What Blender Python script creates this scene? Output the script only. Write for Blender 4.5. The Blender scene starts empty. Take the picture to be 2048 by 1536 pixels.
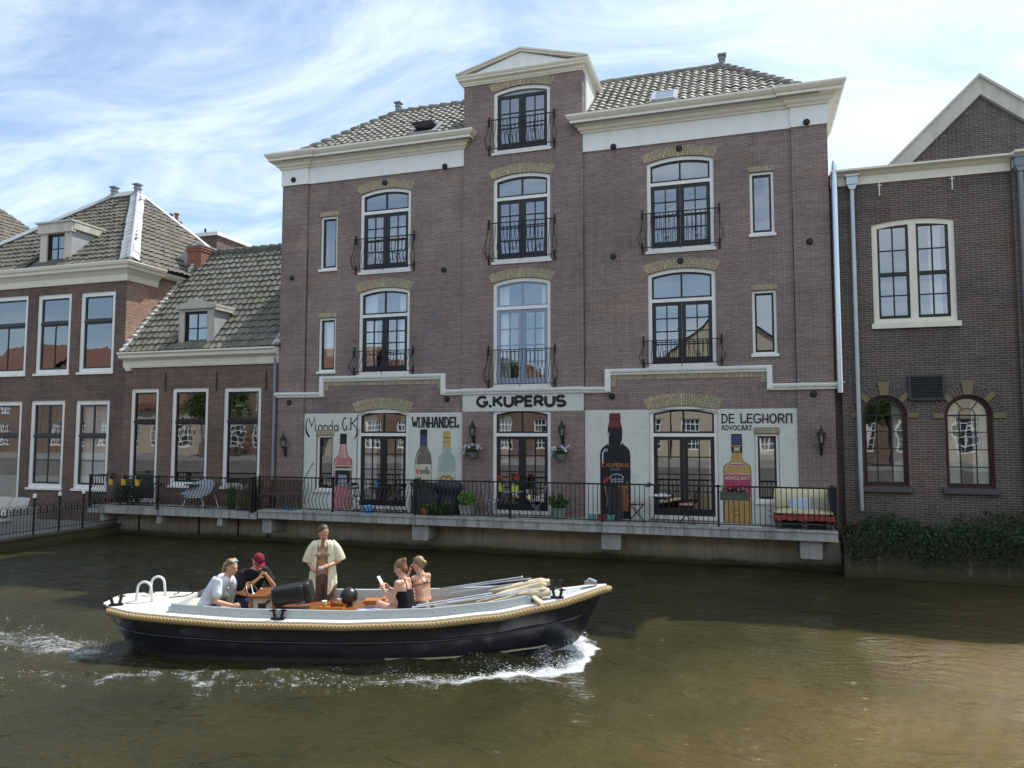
import bpy, bmesh, math, random
from mathutils import Vector, Matrix, Euler, noise
from mathutils.geometry import tessellate_polygon
R = math.radians
S = bpy.context.scene
COL = S.collection
random.seed(7)

# ------------------------------------------------------------------ camera, sky, sun
cam = bpy.data.objects.new('camera', bpy.data.cameras.new('camera')); COL.objects.link(cam)
S.camera = cam
cam.data.sensor_width = 36; cam.data.lens = 36*1470/2048
cam.data.clip_start = .1; cam.data.clip_end = 900
yaw, pitch, roll = R(17.5), R(3.95), R(.07)
fw = Vector((-math.sin(yaw)*math.cos(pitch), math.cos(yaw)*math.cos(pitch), math.sin(pitch)))
cam.matrix_world = Matrix.Translation((0, -20, 3.3)) @ fw.to_track_quat('-Z', 'Y').to_matrix().to_4x4() @ Matrix.Rotation(roll, 4, 'Z')

SUN = Vector((.36, .60, 1.0)).normalized()
EL = math.asin(SUN.z); AZ = math.atan2(SUN.x, SUN.y)
sun = bpy.data.lights.new('sun', 'SUN'); sun.energy = 4.6; sun.angle = R(.55); sun.color = (1, .95, .87)
so = bpy.data.objects.new('sun', sun); COL.objects.link(so)
so.rotation_euler = SUN.to_track_quat('Z', 'Y').to_euler()

W = bpy.data.worlds.new('World'); S.world = W; W.use_nodes = True
nt = W.node_tree; N = nt.nodes; L = nt.links
for n in list(N): N.remove(n)
def nn(nodes, t, **k):
    n = nodes.new(t)
    for a, v in k.items(): setattr(n, a, v)
    return n
out = nn(N, 'ShaderNodeOutputWorld'); bg = nn(N, 'ShaderNodeBackground'); bg.inputs[1].default_value = .118
sky = nn(N, 'ShaderNodeTexSky', sky_type='NISHITA', sun_disc=False, sun_elevation=EL, sun_rotation=AZ,
         air_density=1.0, dust_density=.6, ozone_density=1.6, altitude=0)
tc = nn(N, 'ShaderNodeTexCoord'); sep = nn(N, 'ShaderNodeSeparateXYZ'); L.new(tc.outputs['Generated'], sep.inputs[0])
def wm(op, a, b=None, c=None):
    m = nn(N, 'ShaderNodeMath', operation=op)
    for i, v in enumerate((a, b, c)):
        if v is None: continue
        if hasattr(v, 'links'): L.new(v, m.inputs[i])
        else: m.inputs[i].default_value = v
    return m.outputs[0]
zz = wm('ADD', wm('MAXIMUM', sep.outputs[2], 0), .22)
cx_ = wm('DIVIDE', sep.outputs[0], zz); cy_ = wm('DIVIDE', sep.outputs[1], zz)
comb = nn(N, 'ShaderNodeCombineXYZ'); L.new(cx_, comb.inputs[0]); L.new(cy_, comb.inputs[1])
mp = nn(N, 'ShaderNodeMapping'); mp.inputs['Rotation'].default_value = (0, 0, R(-28)); mp.inputs['Scale'].default_value = (.62, 1.25, 1)
mp.inputs['Location'].default_value = (1.3, .4, 0)
L.new(comb.outputs[0], mp.inputs[0])
n1 = nn(N, 'ShaderNodeTexNoise'); n1.inputs['Scale'].default_value = 2.3; n1.inputs['Detail'].default_value = 9; n1.inputs['Roughness'].default_value = .62; n1.inputs['Distortion'].default_value = 1.3
L.new(mp.outputs[0], n1.inputs['Vector'])
n2 = nn(N, 'ShaderNodeTexNoise'); n2.inputs['Scale'].default_value = .55; n2.inputs['Detail'].default_value = 3
L.new(comb.outputs[0], n2.inputs['Vector'])
s_ = wm('ADD', wm('MULTIPLY', n1.outputs[0], .62), wm('MULTIPLY', n2.outputs[0], .38))
# thicker thin cloud on the sunward side (to the right)
s_ = wm('ADD', s_, wm('MULTIPLY', wm('ADD', sep.outputs[0], .25), .13))
rp = nn(N, 'ShaderNodeValToRGB'); rp.color_ramp.elements[0].position = .36; rp.color_ramp.elements[0].color = (0, 0, 0, 1)
rp.color_ramp.elements[1].position = .66; rp.color_ramp.elements[1].color = (1, 1, 1, 1); rp.color_ramp.interpolation = 'EASE'
L.new(s_, rp.inputs[0])
mx = nn(N, 'ShaderNodeMix', data_type='RGBA'); L.new(wm('ADD', wm('MULTIPLY', rp.outputs[0], .72), .18), mx.inputs[0])
tint = nn(N, 'ShaderNodeMix', data_type='RGBA', blend_type='MULTIPLY'); tint.inputs[0].default_value = 1; tint.inputs[7].default_value = (.90, 1.04, 1.14, 1)
L.new(sky.outputs[0], tint.inputs[6])
L.new(tint.outputs[2], mx.inputs[6]); mx.inputs[7].default_value = (6.7, 7.5, 8.1, 1)
L.new(mx.outputs[2], bg.inputs[0]); L.new(bg.outputs[0], out.inputs[0])

S.view_settings.view_transform = 'Standard'; S.view_settings.look = 'None'; S.view_settings.gamma = 1
S.view_settings.exposure = .48
S.render.engine = 'CYCLES'
S.cycles.max_bounces = 8; S.cycles.diffuse_bounces = 4; S.cycles.transparent_max_bounces = 12
S.cycles.caustics_reflective = False; S.cycles.caustics_refractive = False

# ------------------------------------------------------------------ materials
MATS = {}
class M_:
    def __init__(s, name):
        s.m = bpy.data.materials.new(name); s.m.use_nodes = True; s.t = s.m.node_tree; s.N = s.t.nodes; s.L = s.t.links
        s.b = s.N['Principled BSDF']; s.out = s.N['Material Output']; MATS[name] = s.m
        s._pos = None
    def node(s, t, **k):
        n = s.N.new(t)
        for a, v in k.items(): setattr(n, a, v)
        return n
    def set(s, i, v):
        if hasattr(v, 'links'): s.L.new(v, i)
        else: i.default_value = v
    def pos(s):
        if s._pos is None: s._pos = s.node('ShaderNodeNewGeometry').outputs['Position']
        return s._pos
    def obj(s): return s.node('ShaderNodeTexCoord').outputs['Object']
    def attr(s, n, o='Vector'): a = s.node('ShaderNodeAttribute', attribute_name=n); return a.outputs[o]
    def math(s, op, a, b=None, clamp=False):
        m = s.node('ShaderNodeMath', operation=op, use_clamp=clamp); s.set(m.inputs[0], a)
        if b is not None: s.set(m.inputs[1], b)
        return m.outputs[0]
    def mapv(s, v, scale=(1, 1, 1), loc=(0, 0, 0), rot=(0, 0, 0)):
        m = s.node('ShaderNodeMapping'); s.L.new(v, m.inputs[0]); m.inputs['Scale'].default_value = scale
        m.inputs['Location'].default_value = loc; m.inputs['Rotation'].default_value = rot; return m.outputs[0]
    def noise(s, v, sc=1, det=4, ro=.5, dist=0):
        n = s.node('ShaderNodeTexNoise'); s.L.new(v, n.inputs['Vector']); n.inputs['Scale'].default_value = sc
        n.inputs['Detail'].default_value = det; n.inputs['Roughness'].default_value = ro; n.inputs['Distortion'].default_value = dist; return n.outputs[0]
    def ramp(s, f, stops, interp='LINEAR'):
        r = s.node('ShaderNodeValToRGB'); s.L.new(f, r.inputs[0]); e = r.color_ramp.elements; r.color_ramp.interpolation = interp
        while len(e) < len(stops): e.new(.5)
        for i, (p, c) in enumerate(stops):
            e[i].position = p; e[i].color = (*c, 1) if not isinstance(c, (int, float)) else (c, c, c, 1)
        return r.outputs[0]
    def mix(s, f, a, b, mode='MIX'):
        m = s.node('ShaderNodeMix', data_type='RGBA', blend_type=mode); s.set(m.inputs[0], f)
        for i, v in ((6, a), (7, b)):
            if hasattr(v, 'links'): s.L.new(v, m.inputs[i])
            else: m.inputs[i].default_value = (*v, 1) if len(v) == 3 else v
        return m.outputs[2]
    def bump(s, h, st=.3, d=.02, nrm=None):
        b = s.node('ShaderNodeBump'); b.inputs['Strength'].default_value = st; b.inputs['Distance'].default_value = d
        s.L.new(h, b.inputs['Height'])
        if nrm is not None: s.L.new(nrm, b.inputs['Normal'])
        return b.outputs[0]
    def fin(s, col=None, rough=.6, nrm=None, metal=0, spec=.5):
        if col is not None: s.set(s.b.inputs['Base Color'], (*col, 1) if isinstance(col, tuple) and len(col) == 3 else col)
        s.set(s.b.inputs['Roughness'], rough); s.b.inputs['Metallic'].default_value = metal
        s.b.inputs['Specular IOR Level'].default_value = spec
        if nrm is not None: s.L.new(nrm, s.b.inputs['Normal'])
        return s.m

def plain(name, col, rough=.6, var=.15, sc=6, metal=0, spec=.5, bump=0, bsc=40):
    m = M_(name); n = m.noise(m.pos(), sc, 5, .6)
    c = m.mix(n, tuple(x*(1-var) for x in col), tuple(min(1, x*(1+var)) for x in col))
    nr = m.bump(m.noise(m.pos(), bsc, 3), bump, .01) if bump else None
    return m.fin(c, rough, nr, metal, spec)

def wallvec(m):
    sp = m.node('ShaderNodeSeparateXYZ'); m.L.new(m.pos(), sp.inputs[0])
    cb = m.node('ShaderNodeCombineXYZ'); m.L.new(m.math('ADD', sp.outputs[0], sp.outputs[1]), cb.inputs[0]); m.L.new(sp.outputs[2], cb.inputs[1])
    return cb.outputs[0], sp

def brick(name, c1, c2, mortar, bw=.215, rh=.058, ms=.009, stain=None, lichen=0, msm=.1, vec=None, efflor=.0, tone=None):
    m = M_(name)
    if vec: v = m.attr(vec); z = None
    else: v, sp = wallvec(m)
    wob = m.noise(v, 3, 2)
    v2 = m.node('ShaderNodeVectorMath', operation='ADD'); m.L.new(v, v2.inputs[0])
    sc = m.node('ShaderNodeVectorMath', operation='SCALE'); sc.inputs['Scale'].default_value = .012
    nz = m.node('ShaderNodeTexNoise'); nz.inputs['Scale'].default_value = 2.2; m.L.new(v, nz.inputs['Vector']); m.L.new(nz.outputs['Color'], sc.inputs[0]); m.L.new(sc.outputs[0], v2.inputs[1])
    b = m.node('ShaderNodeTexBrick'); m.L.new(v2.outputs[0], b.inputs['Vector'])
    b.inputs['Scale'].default_value = 1; b.inputs['Brick Width'].default_value = bw; b.inputs['Row Height'].default_value = rh
    b.inputs['Mortar Size'].default_value = ms; b.inputs['Mortar Smooth'].default_value = msm; b.inputs['Bias'].default_value = 0
    b.inputs['Color1'].default_value = (*c1, 1); b.inputs['Color2'].default_value = (*c2, 1); b.inputs['Mortar'].default_value = (*mortar, 1)
    col = b.outputs['Color']
    big = m.ramp(m.noise(v, .55, 6, .62), [(.3, (.72, .70, .70)), (.52, (1, 1, 1)), (.75, (1.22, 1.12, 1.08))])
    col = m.mix(1, col, big, 'MULTIPLY')
    fine = m.ramp(m.noise(m.mapv(v, (4.5, 16, 1)), 1.0, 3, .6), [(.25, .74), (.75, 1.26)])
    col = m.mix(.8, col, fine, 'MULTIPLY')
    if tone: col = m.mix(m.ramp(m.noise(v, .28, 4, .5), [(.42, 0.), (.62, 1.)]), col, m.mix(1, col, tone, 'MULTIPLY'))
    run = m.ramp(m.noise(m.mapv(v, (5.5, .42, 1)), 1.3, 6, .62), [(.50, 0.), (.72, .42)])      # soot and run-off streaks
    col = m.mix(m.math('MULTIPLY', run, m.ramp(m.noise(v, .4, 3), [(.35, .2), (.65, 1.)])), col, m.mix(1, col, (.45, .43, .42), 'MULTIPLY'))
    rows = m.ramp(m.noise(m.mapv(v, (.25, 9, 1)), 1.0, 3, .6), [(.3, .86), (.7, 1.12)]); col = m.mix(.8, col, rows, 'MULTIPLY')
    patch = m.ramp(m.noise(v, .9, 2, .4, .8), [(.56, 0.), (.60, 1.)]); col = m.mix(m.math('MULTIPLY', patch, .30), col, m.mix(1, col, (1.22, .98, .86), 'MULTIPLY'))
    if efflor:
        e = m.ramp(m.noise(m.mapv(v, (1, 2.2, 1)), 1.6, 8, .72), [(.60, 0.), (.74, 1.)])
        e2 = m.ramp(m.noise(v, .33, 2), [(.5, 0.), (.65, 1.)])
        col = m.mix(m.math('MULTIPLY', m.math('MULTIPLY', e, e2), efflor), col, (.42, .40, .38))
    if stain:   # damp / algae darkening close to the water, and streaks
        st = m.math('ADD', sp.outputs[2], m.math('MULTIPLY', m.noise(v, 1.5, 4), .9))
        col = m.mix(m.ramp(st, [(stain-.1, .65), (stain+.5, 0.)]) if stain < .5 else m.ramp(m.math('MULTIPLY', st, .2), [(stain*.2, .6), (stain*.2+.12, 0.)]), col, (.035, .038, .028))
    if lichen:
        li = m.ramp(m.noise(v, 5, 6, .7), [(.55, 0.), (.7, 1.)])
        col = m.mix(m.math('MULTIPLY', li, lichen), col, (.20, .20, .08))
    h = m.math('ADD', m.math('MULTIPLY', b.outputs['Fac'], -1), m.math('MULTIPLY', m.noise(v, 60, 2), .5))
    return m.fin(col, .86, m.bump(h, .5, .008), 0, .25)

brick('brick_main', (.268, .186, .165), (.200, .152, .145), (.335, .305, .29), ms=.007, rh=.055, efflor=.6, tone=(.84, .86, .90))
brick('brick_low', (.21, .132, .102), (.145, .10, .083), (.22, .19, .17), ms=.006, tone=(.85, .85, .85))
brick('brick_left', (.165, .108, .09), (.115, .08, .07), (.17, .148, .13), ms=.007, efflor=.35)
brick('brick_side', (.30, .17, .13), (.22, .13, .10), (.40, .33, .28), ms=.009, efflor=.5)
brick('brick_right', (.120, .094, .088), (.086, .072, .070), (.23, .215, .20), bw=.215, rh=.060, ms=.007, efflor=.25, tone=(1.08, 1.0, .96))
brick('brick_red', (.34, .11, .06), (.25, .08, .05), (.34, .26, .21))
brick('brick_yellow', (.47, .42, .28), (.35, .315, .215), (.22, .20, .16), bw=.16, rh=.062, ms=.009, vec='uvm')
brick('brick_voussoir', (.105, .08, .072), (.08, .065, .06), (.19, .175, .16), bw=.12, rh=.062, ms=.008, vec='uvm')
brick('brick_opposite', (.20, .12, .09), (.15, .095, .075), (.28, .24, .20))

def painted(name, col, vec=None, wear=.25, bk=True):      # paint laid over brickwork
    m = M_(name); v, sp = wallvec(m)
    b = m.node('ShaderNodeTexBrick'); m.L.new(v, b.inputs['Vector']); b.inputs['Scale'].default_value = 1
    b.inputs['Brick Width'].default_value = .215; b.inputs['Row Height'].default_value = .058; b.inputs['Mortar Size'].default_value = .008; b.inputs['Mortar Smooth'].default_value = .5
    b.inputs['Color1'].default_value = (1, 1, 1, 1); b.inputs['Color2'].default_value = (.94, .94, .95, 1); b.inputs['Mortar'].default_value = (.84, .85, .85, 1)
    c = m.mix(1, col, b.outputs['Color'], 'MULTIPLY')
    c = m.mix(m.ramp(m.noise(m.mapv(v, (1.6, .8, 1)), 2.2, 7, .7), [(.48, 0.), (.75, wear)]), c, tuple(x*.55 for x in col))
    c = m.mix(m.ramp(m.noise(v, 26, 4, .7), [(.60, 0.), (.70, .45)]), c, tuple(x*.6+.12 for x in col))
    h = m.math('MULTIPLY', b.outputs['Fac'], -1)
    return m.fin(c, .6, m.bump(h, .35, .006), 0, .3)
painted('paint_white', (.67, .69, .64), wear=.34)
for k, c in dict(ink=(.022, .024, .032), pink=(.55, .20, .22), pinkpale=(.62, .36, .36), paper=(.60, .57, .42), olive=(.19, .165, .145), bluecap=(.055, .075, .16), cyan=(.36, .46, .43),
                 goldcap=(.55, .40, .16), blackglass=(.018, .018, .026), brown=(.16, .045, .035), orange=(.36, .15, .055), amber=(.50, .32, .11), magenta=(.42, .07, .14),
                 redink=(.45, .05, .05), grey=(.33, .34, .38), gloss=(.75, .77, .80), sand=(.52, .45, .24)).items():
    painted('mural_'+k, c, wear=.5)

def wood_paint(name, col, rough=.45, dirt=.35):
    m = M_(name); p = m.pos()
    d = m.ramp(m.noise(m.mapv(p, (2.5, 2.5, .6)), 1.3, 7, .68), [(.45, 0.), (.8, dirt)])
    c = m.mix(d, col, tuple(x*.5 for x in col))
    return m.fin(c, rough, m.bump(m.noise(p, 25, 3), .08, .01), 0, .4)
wood_paint('white_frame', (.80, .80, .78)); wood_paint('cream_cornice', (.76, .73, .63), dirt=.25); wood_paint('white_frieze', (.80, .81, .80), dirt=.2)
wood_paint('cream_weathered', (.50, .485, .42), dirt=.75); wood_paint('grey_weathered', (.44, .43, .38), dirt=.8)
wood_paint('black_sash', (.016, .017, .020), .35, .2); wood_paint('blue_sash', (.27, .33, .46), .4, .2); wood_paint('dark_red_sash', (.075, .02, .022), .4); wood_paint('green_sash', (.02, .035, .035), .4)
plain('iron', (.012, .012, .014), .5, .3, 20, 0, .4); plain('lead', (.34, .355, .38), .55, .3, 3, 0, .4, .2, 8); plain('zinc', (.42, .46, .50), .38, .18, 2, .75)
plain('steel', (.62, .66, .70), .22, .1, 1.5, .9); plain('gutter_grey', (.20, .23, .26), .5, .2, 3)
plain('sandstone', (.19, .165, .10), .8, .25, 6); plain('verge_mortar', (.52, .52, .49), .85, .25, 5, bump=.5, bsc=12); plain('soil', (.06, .048, .032), .95, .4, 4, bump=.5, bsc=10)
plain('pot_grey', (.17, .19, .18), .6, .2, 6); plain('sofa_weave', (.30, .29, .28), .9, .15, 8, bump=.4, bsc=50); plain('sofa_cushion', (.44, .42, .40), .95, .08, 5, bump=.2, bsc=6)
plain('awning_green', (.03, .26, .17), .7, .1, 3); plain('render_cream', (.42, .38, .29), .9, .12, 1.2); plain('red_tile_flat', (.18, .088, .062), .85, .4, 3, bump=.7, bsc=5)
plain('cream_line', (.42, .38, .26), .5, .2, 5); plain('rope', (.36, .26, .12), .85, .2, 25); plain('deck_white', (.70, .70, .68), .35, .06, 3); plain('deck_grey', (.42, .46, .47), .4, .08, 3); plain('deck_cream', (.52, .52, .48), .45, .10, 3)
plain('teak_grey', (.22, .17, .12), .7, .2, 6); plain('lining_beige', (.44, .38, .30), .6, .10, 4); plain('varnish', (.22, .085, .032), .22, .3, 14); plain('orange_wood', (.46, .17, .04), .35, .2, 12)
plain('canvas_beige', (.48, .41, .30), .9, .12, 6, bump=.5, bsc=9); plain('black_vinyl', (.014, .015, .017), .36, .2, 5, bump=.15, bsc=20); plain('vinyl_grey', (.05, .055, .058), .5, .2, 5)
plain('beer', (.62, .36, .06), .15, .1); plain('red_drink', (.30, .02, .01), .15, .1); plain('cushion_cream2', (.50, .46, .38), .9, .1, 6, bump=.3, bsc=7); plain('cushion_dark', (.09, .09, .085), .9, .2, 8, bump=.4, bsc=9); plain('towel_lilac', (.50, .48, .66), .9, .1, 6, bump=.4, bsc=14)
plain('foam', (.80, .83, .86), .35, .04, 8)
M = MATS['foam'].node_tree; fb = M.nodes['Principled BSDF']; fb.inputs['Alpha'].default_value = .72
plain('terracotta', (.42, .15, .08), .75, .2, 12); plain('slate_dark', (.07, .07, .075), .7, .2, 3)
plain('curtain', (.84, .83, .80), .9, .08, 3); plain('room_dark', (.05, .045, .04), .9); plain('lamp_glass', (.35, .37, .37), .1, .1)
plain('white_plastic', (.75, .76, .77), .4, .06, 5); plain('vent_dark', (.035, .042, .048), .5)

def tile_mat(name, a, b, moss, mossf, dark=.5):
    m = M_(name); p = m.pos(); t = m.attr('tone', 'Fac')
    c = m.mix(m.math('ADD', m.math('MULTIPLY', t, .62), .18), a, b)
    c = m.mix(m.ramp(m.noise(p, 9, 5, .7), [(.35, 0.), (.75, .75)]), c, tuple(x*dark for x in a))
    k = m.ramp(m.noise(p, 2.3, 6, .66), [(.42, 0.), (.66, mossf)])
    c = m.mix(k, c, moss)
    return m.fin(c, .72, m.bump(m.noise(p, 60, 3), .25, .006), 0, .35)
tile_mat('tile_main', (.21, .205, .19), (.35, .338, .305), (.14, .13, .10), .5, .38)
tile_mat('tile_low', (.10, .102, .095), (.235, .235, .21), (.145, .14, .07), .6, .33)
tile_mat('tile_left', (.085, .082, .075), (.20, .185, .155), (.13, .115, .06), .5, .35)
tile_mat('tile_red', (.42, .13, .06), (.55, .2, .09), (.3, .12, .07), .4)

def concrete(name, a, b, streak=.7, mossz=None):
    m = M_(name); p = m.pos(); v, sp = wallvec(m)
    c = m.mix(m.ramp(m.noise(p, 1.1, 8, .66), [(.3, 0.), (.7, 1.)]), a, b)
    s = m.ramp(m.noise(m.mapv(p, (3.6, 3.6, .35)), 1.6, 6, .7), [(.45, 0.), (.72, streak)])
    c = m.mix(s, c, tuple(x*.28 for x in a))
    s2 = m.ramp(m.noise(m.mapv(p, (6, 6, .5), (3, 1, 7)), 1.2, 5, .7), [(.58, 0.), (.72, streak*.7)])
    c = m.mix(s2, c, (.55, .55, .53))
    if mossz is not None:
        st = m.math('ADD', sp.outputs[2], m.math('MULTIPLY', m.noise(p, 2.2, 6, .7), .26))
        c = m.mix(m.ramp(st, [(mossz, 1.), (mossz+.10, 0.)]), c, (.022, .024, .014))
        c = m.mix(m.ramp(st, [(mossz+.08, .55), (mossz+.3, 0.)]), c, (.10, .10, .045))
    return m.fin(c, .88, m.bump(m.noise(p, 14, 6, .7), .5, .02), 0, .25)
concrete('concrete_slab', (.46, .47, .45), (.34, .35, .33), 1.0); concrete('quay_stone', (.60, .54, .42), (.40, .36, .28), .6, .22)
concrete('paving', (.22, .22, .21), (.16, .155, .15), .2); concrete('bank_stone', (.12, .105, .085), (.07, .06, .05), .6, .22); concrete('corbel_concrete', (.40, .40, .37), (.29, .29, .27), .6)

# glass: clear pane that mirrors the far bank and shows the room behind it
def glass(name, refl, tint=(.80, .83, .82), wav=.035, wsc=1.6):
    m = M_(name); m.N.remove(m.b)
    g = m.node('ShaderNodeBsdfGlossy'); g.inputs['Roughness'].default_value = .012; g.inputs['Color'].default_value = (.93, .96, 1, 1)
    t = m.node('ShaderNodeBsdfTransparent'); t.inputs['Color'].default_value = (*tint, 1)
    ge = m.node('ShaderNodeNewGeometry'); dt = m.node('ShaderNodeVectorMath', operation='DOT_PRODUCT'); m.L.new(ge.outputs['Normal'], dt.inputs[0]); m.L.new(ge.outputs['Incoming'], dt.inputs[1])
    cs = m.math('POWER', m.math('SUBTRACT', 1, m.math('ABSOLUTE', dt.outputs['Value'])), 5)      # Schlick, same from both sides of the pane
    f = m.math('ADD', refl, m.math('MULTIPLY', cs, 1-refl), True)
    nr = m.bump(m.noise(m.mapv(m.pos(), (1.3, 1, .8)), wsc, 2, .4), wav, .12)
    m.L.new(nr, g.inputs['Normal'])
    x = m.node('ShaderNodeMixShader'); m.L.new(f, x.inputs[0]); m.L.new(t.outputs[0], x.inputs[1]); m.L.new(g.outputs[0], x.inputs[2])
    m.L.new(x.outputs[0], m.out.inputs[0]); return m.m
glass('pane_glass', .30, wav=.02, wsc=1.0); glass('pane_glass_old', .24, wav=.035, wsc=1.1); glass('lantern_glass', .08, (.8, .82, .8)); glass('cup_plastic', .06, (.9, .9, .9))

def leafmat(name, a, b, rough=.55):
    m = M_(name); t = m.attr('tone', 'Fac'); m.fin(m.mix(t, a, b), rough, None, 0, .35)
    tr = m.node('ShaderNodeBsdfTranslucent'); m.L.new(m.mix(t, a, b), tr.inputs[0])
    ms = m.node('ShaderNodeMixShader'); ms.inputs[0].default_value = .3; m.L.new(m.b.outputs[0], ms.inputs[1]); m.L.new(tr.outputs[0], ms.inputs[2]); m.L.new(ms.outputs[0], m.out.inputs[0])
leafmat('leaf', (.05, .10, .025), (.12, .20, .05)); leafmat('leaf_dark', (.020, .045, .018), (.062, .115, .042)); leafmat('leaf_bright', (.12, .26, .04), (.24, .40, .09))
leafmat('petal_white', (.62, .52, .70), (.78, .75, .82)); leafmat('petal_red', (.50, .03, .04), (.65, .08, .08)); leafmat('petal_pink', (.55, .22, .32), (.65, .4, .48)); leafmat('petal_yellow', (.6, .42, .04), (.7, .55, .1))
leafmat('dry_stem', (.13, .10, .06), (.20, .17, .10))
plain('bark', (.09, .07, .05), .9, .3, 8)

# ------------------------------------------------------------------ mesh helpers
class MB:
    def __init__(s): s.v = []; s.f = []; s.mi = []; s.uv = {}; s.tone = {}; s.cur = 0; s.t = None; s.smooth = False
    def add(s, vs, fs, uvs=None):
        o = len(s.v); s.v += [tuple(v) for v in vs]
        for f in fs: s.f.append(tuple(o+i for i in f)); s.mi.append(s.cur)
        if uvs:
            for i, u in enumerate(uvs): s.uv[o+i] = u
        if s.t is not None:
            for i in range(len(vs)): s.tone[o+i] = s.t
        return s
    def box(s, x0, x1, y0, y1, z0, z1):
        vs = [(x, y, z) for z in (z0, z1) for y in (y0, y1) for x in (x0, x1)]
        return s.add(vs, [(0, 2, 3, 1), (4, 5, 7, 6), (0, 1, 5, 4), (2, 6, 7, 3), (0, 4, 6, 2), (1, 3, 7, 5)])
    def obox(s, c, size, rot):
        m = Euler(rot).to_matrix(); h = Vector(size)/2
        vs = [Vector(c)+m @ Vector((x*h.x, y*h.y, z*h.z)) for z in (-1, 1) for y in (-1, 1) for x in (-1, 1)]
        return s.add(vs, [(0, 2, 3, 1), (4, 5, 7, 6), (0, 1, 5, 4), (2, 6, 7, 3), (0, 4, 6, 2), (1, 3, 7, 5)])
    def bar(s, a, b, w, h, up=(0, 0, 1)):      # rectangular bar between two points
        a, b = Vector(a), Vector(b); d = (b-a).normalized(); u = Vector(up)
        sd = d.cross(u)
        if sd.length < 1e-4: sd = d.cross(Vector((0, 1, 0)))
        sd.normalize(); u = sd.cross(d)
        vs = [p+sd*(i*w/2)+u*(j*h/2) for p in (a, b) for i, j in ((-1, -1), (1, -1), (1, 1), (-1, 1))]
        return s.add(vs, [(3, 2, 1, 0), (4, 5, 6, 7), (0, 1, 5, 4), (1, 2, 6, 5), (2, 3, 7, 6), (3, 0, 4, 7)])
    def tube(s, pts, r, n=8, cap=True, closed=False):
        pts = [Vector(p) for p in pts]; m = len(pts); rs = r if isinstance(r, (list, tuple)) else [r]*m
        vs = []; prev = None
        for i, p in enumerate(pts):
            if closed: d = (pts[(i+1) % m]-pts[i-1])
            else: d = (pts[min(i+1, m-1)]-pts[max(i-1, 0)])
            d.normalize()
            if prev is None:
                a = Vector((0, 0, 1)) if abs(d.z) < .9 else Vector((1, 0, 0)); u = d.cross(a).normalized()
            else: u = (prev-d*prev.dot(d)).normalized()
            prev = u; w = d.cross(u)
            for k in range(n):
                t = 2*math.pi*k/n; vs.append(p+(u*math.cos(t)+w*math.sin(t))*rs[i])
        fs = []
        for i in range(m if closed else m-1):
            for k in range(n):
                a, b = i*n+k, i*n+(k+1) % n; c, d_ = ((i+1) % m)*n+(k+1) % n, ((i+1) % m)*n+k
                fs.append((a, b, c, d_))
        if cap and not closed: fs += [tuple(range(n-1, -1, -1)), tuple((m-1)*n+k for k in range(n))]
        return s.add(vs, fs)
    def lathe(s, prof, c=(0, 0, 0), n=16, sx=1, sy=1, cap=True):
        vs = [(c[0]+r*sx*math.cos(2*math.pi*k/n), c[1]+r*sy*math.sin(2*math.pi*k/n), c[2]+z) for r, z in prof for k in range(n)]
        fs = [(i*n+k, i*n+(k+1) % n, (i+1)*n+(k+1) % n, (i+1)*n+k) for i in range(len(prof)-1) for k in range(n)]
        if cap: fs += [tuple(range(n-1, -1, -1)), tuple((len(prof)-1)*n+k for k in range(n))]
        return s.add(vs, fs)
    def ell(s, c, r, rot=(0, 0, 0), n=12, mtx=None):
        r = (r, r, r) if isinstance(r, (int, float)) else r
        m = mtx or Euler(rot).to_matrix(); vs = []; k = n//2+1
        for i in range(k):
            th = math.pi*(i+.0)/(k-1)
            for j in range(n):
                ph = 2*math.pi*j/n
                vs.append(Vector(c)+m @ Vector((r[0]*math.sin(th)*math.cos(ph), r[1]*math.sin(th)*math.sin(ph), r[2]*math.cos(th))))
        fs = [(i*n+j, (i+1)*n+j, (i+1)*n+(j+1) % n, i*n+(j+1) % n) for i in range(k-1) for j in range(n)]
        return s.add(vs, fs)
    def cone(s, a, ra, b, rb, n=12):         # round cone
        a, b = Vector(a), Vector(b); s.ell(a, ra, n=n); s.ell(b, rb, n=n)
        if (b-a).length > 1e-4: s.tube([a, b], [ra, rb], n)
        return s
    def prism(s, poly, y0, y1, uv=False):     # poly in (x,z), extruded along y; y0 = front
        n = len(poly); fr = [(x, y0, z) for x, z in poly]; bk = [(x, y1, z) for x, z in poly]
        tri = tessellate_polygon([[Vector((x, z, 0)) for x, z in poly]])
        fs = [tuple(t) for t in tri]+[tuple(n+i for i in reversed(t)) for t in tri]+[(i, (i+1) % n, n+(i+1) % n, n+i) for i in range(n)]
        return s.add(fr+bk, fs)
    def ring(s, outer, inner, y0, y1):       # frame between two outlines of equal count, extruded along y
        n = len(outer); vs = [(x, y0, z) for x, z in outer]+[(x, y0, z) for x, z in inner]+[(x, y1, z) for x, z in outer]+[(x, y1, z) for x, z in inner]
        fs = []
        for i in range(n):
            j = (i+1) % n
            fs += [(i, j, n+j, n+i), (2*n+j, 2*n+i, 3*n+i, 3*n+j), (j, i, 2*n+i, 2*n+j), (n+i, n+j, 3*n+j, 3*n+i)]
        return s.add(vs, fs)
    def clean(s):
        me = None
    def xf(s, m):
        s.v = [tuple(m @ Vector(v)) for v in s.v]; return s

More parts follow.
